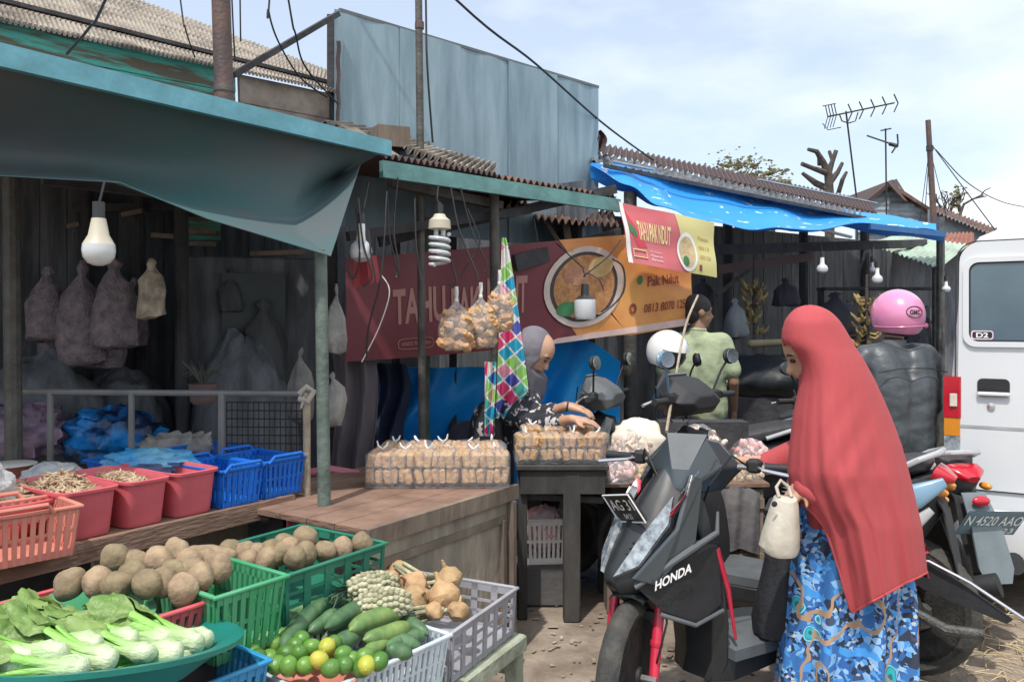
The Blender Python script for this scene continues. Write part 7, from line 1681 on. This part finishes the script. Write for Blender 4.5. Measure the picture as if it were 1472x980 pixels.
# grey plastic bags on the green post and dim ones in the left stall
def hbag(label,px,py0,py1,w_,Y,m,seed,group=None,name='plastic_bag',neck=.3):
    c=P(px,py1,Y); H=(P(px,py0,Y)-c).z; r=w_/2/F*Y; t=M(); pr=[(.5,0),(.95,.04),(1.0,.2),(.92,.5),(.7,.68),(neck,.80),(.16,.86),(.28,.93),(.12,1)]
    t.lathe([(a*r,b*H) for a,b in pr],tuple(c),36,sy=.7,fn=lambda a,z: 1+.09*math.sin(4*a+seed+z*9)+.06*math.sin(9*a+seed*2+z*22)); t.jitter(.022,9,seed); t.jitter(.008,30,seed)
    tag(t.build(name,m,ang=60),label,'bag',group)
m_gbag=mat('grey_carrier',(.34,.33,.31),.5,scale=7,c2=(.18,.18,.18),bump=.5,transl=.2)
hbag('pale grey plastic bag hanging on the right of the green grey post, upper',481,412,506,30,3.6,m_gbag,2,'bags hanging on the green grey post')
hbag('pale grey plastic bag hanging on the right of the green grey post, lower',480,535,612,32,3.62,m_gbag,5,'bags hanging on the green grey post')
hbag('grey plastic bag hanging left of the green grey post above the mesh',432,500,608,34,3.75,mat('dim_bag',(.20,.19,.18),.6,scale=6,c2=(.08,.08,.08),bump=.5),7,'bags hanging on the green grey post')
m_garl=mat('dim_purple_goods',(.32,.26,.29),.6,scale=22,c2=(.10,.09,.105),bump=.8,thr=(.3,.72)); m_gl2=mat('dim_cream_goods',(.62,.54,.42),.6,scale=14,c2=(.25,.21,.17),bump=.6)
hbag('cream net bag hanging right of the large white bulb',217,372,458,44,4.2,m_gl2,3,'bags hanging in the left stall')
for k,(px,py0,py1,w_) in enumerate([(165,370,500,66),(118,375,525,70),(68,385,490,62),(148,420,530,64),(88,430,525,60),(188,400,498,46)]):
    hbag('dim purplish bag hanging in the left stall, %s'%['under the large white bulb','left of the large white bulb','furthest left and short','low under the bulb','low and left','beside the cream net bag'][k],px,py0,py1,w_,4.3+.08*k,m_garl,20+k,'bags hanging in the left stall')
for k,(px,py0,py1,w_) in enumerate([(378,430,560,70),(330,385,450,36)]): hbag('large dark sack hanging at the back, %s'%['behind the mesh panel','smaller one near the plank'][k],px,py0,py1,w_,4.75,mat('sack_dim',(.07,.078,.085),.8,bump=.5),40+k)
# bananas
def bananas(label,px,py,Y,seed):
    rnd=random.Random(seed); c=P(px,py,Y); t=thing('banana_bunch',label,'bananas',tuple(c),'bunches hanging in the right stall')
    M().tube([c+UP*.35,c,c-UP*.30],[.010,.018,.008],8).build('stem',m_bark,t); mm=M()
    for k in range(44):
        a=rnd.uniform(0,2*PI); z=rnd.uniform(-.28,.16); d=V((math.cos(a),math.sin(a)*.8,0)); p=c+UP*z+d*.02; l=rnd.uniform(.07,.12)
        mm.tube([p,p+d*l*.5+UP*-.015,p+d*l*.85+UP*.02,p+d*l+UP*.05],[.006,.015,.014,.004],7)
    mm.build('bananas',mat('ripe_banana',(.34,.25,.09),.6,scale=18,c2=(.09,.06,.04),thr=(.40,.52)),t)
bananas('bunch of ripe bananas hanging behind, right of the green shirt',1084,432,7.2,1); bananas('bunch of ripe bananas hanging between the red headscarf and pink helmet',1246,452,7.0,2)
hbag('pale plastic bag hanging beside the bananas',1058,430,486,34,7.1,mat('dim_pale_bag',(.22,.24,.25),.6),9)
# white helmet on the parked bike, tarpaulined goods
hp=thing('helmet','white open helmet hanging on a parked motorbike in front of the green shirt','helmet',tuple(P(960,505,4.75)))
hw,_=helmet(hp,P(960,505,4.75),V((.55,-.80,-.30)),mat('white_helmet',(.74,.75,.76),.25,scale=2,var=.06,coat=.8),m_blackm,.90,'shell')
# shelf of dark goods in the right stall with pale roll
gd=thing('goods_table','dark tarpaulin covered table of goods in the right stall','table',(P(1090,560,7.0).x,7.0,0))
M().box((P(1095,560,7.0).x,7.1,.45),(1.3,.8,.9),bev=.03).build('covered_table',m_dark,gd)
mm=M().ell((P(1100,520,7.0).x,7.0,1.0),(.62,.36,.24),nu=40,nv=20); mm.jitter(.06,4,2); mm.build('cover',mat('black_sheet',(.02,.024,.026),.35,bump=.5,bscale=8),gd)
tag(M().cap(P(1080,494,6.9),.035,P(1122,492,6.9),.03).build('cloth_roll',mat('straw_roll',(.34,.29,.17),.8)),'pale straw coloured roll lying on the dark covered goods','roll')
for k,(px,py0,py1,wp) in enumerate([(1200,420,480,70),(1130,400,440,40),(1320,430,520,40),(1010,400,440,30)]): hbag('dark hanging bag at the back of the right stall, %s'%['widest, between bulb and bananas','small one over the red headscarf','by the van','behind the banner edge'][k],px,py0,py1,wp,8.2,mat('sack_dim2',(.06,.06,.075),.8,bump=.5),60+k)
def rack(label,x0,y0,x1,y1,Y,rows,cols):
    t=thing('shelf_rack',label,'shelf',(P((x0+x1)/2,y1,Y).x,Y,0)); rnd=random.Random(rows)
    for r_ in range(rows+1): y=y0+(y1-y0)*r_/rows; M().beam(P(x0,y,Y),P(x1,y,Y),.25,.025).build('shelf',m_dark,t)
    for x in (x0,x1): p=P(x,y0,Y); M().beam((p.x,Y,0),(p.x,Y,p.z),.05,.05,up=V((0,1,0))).build('upright',m_dark,t)
rack('dark shelf rack at the back of the right stall',1180,415,1345,560,8.4,3,6)
rnd=random.Random(4)
for k in range(16):
    px=1190+9.4*k; row=k%3; y=415+48*(row+1); q=P(px,y,8.35); h=rnd.uniform(.10,.22); m=mat('jar_%d'%(k%4),[(.16,.05,.05),(.10,.10,.13),(.20,.15,.08),(.07,.10,.09)][k%4],.4)
    m.name='dim_packet_colour'
    t=M().box((q.x,q.y-.02,q.z+.0125+h/2),(.07,.07,h),rnd.uniform(-.3,.3),bev=.015).build('packet',m); tag(t,'small dim packet standing on the dark shelf rack','packet','packets on the dark shelf rack')
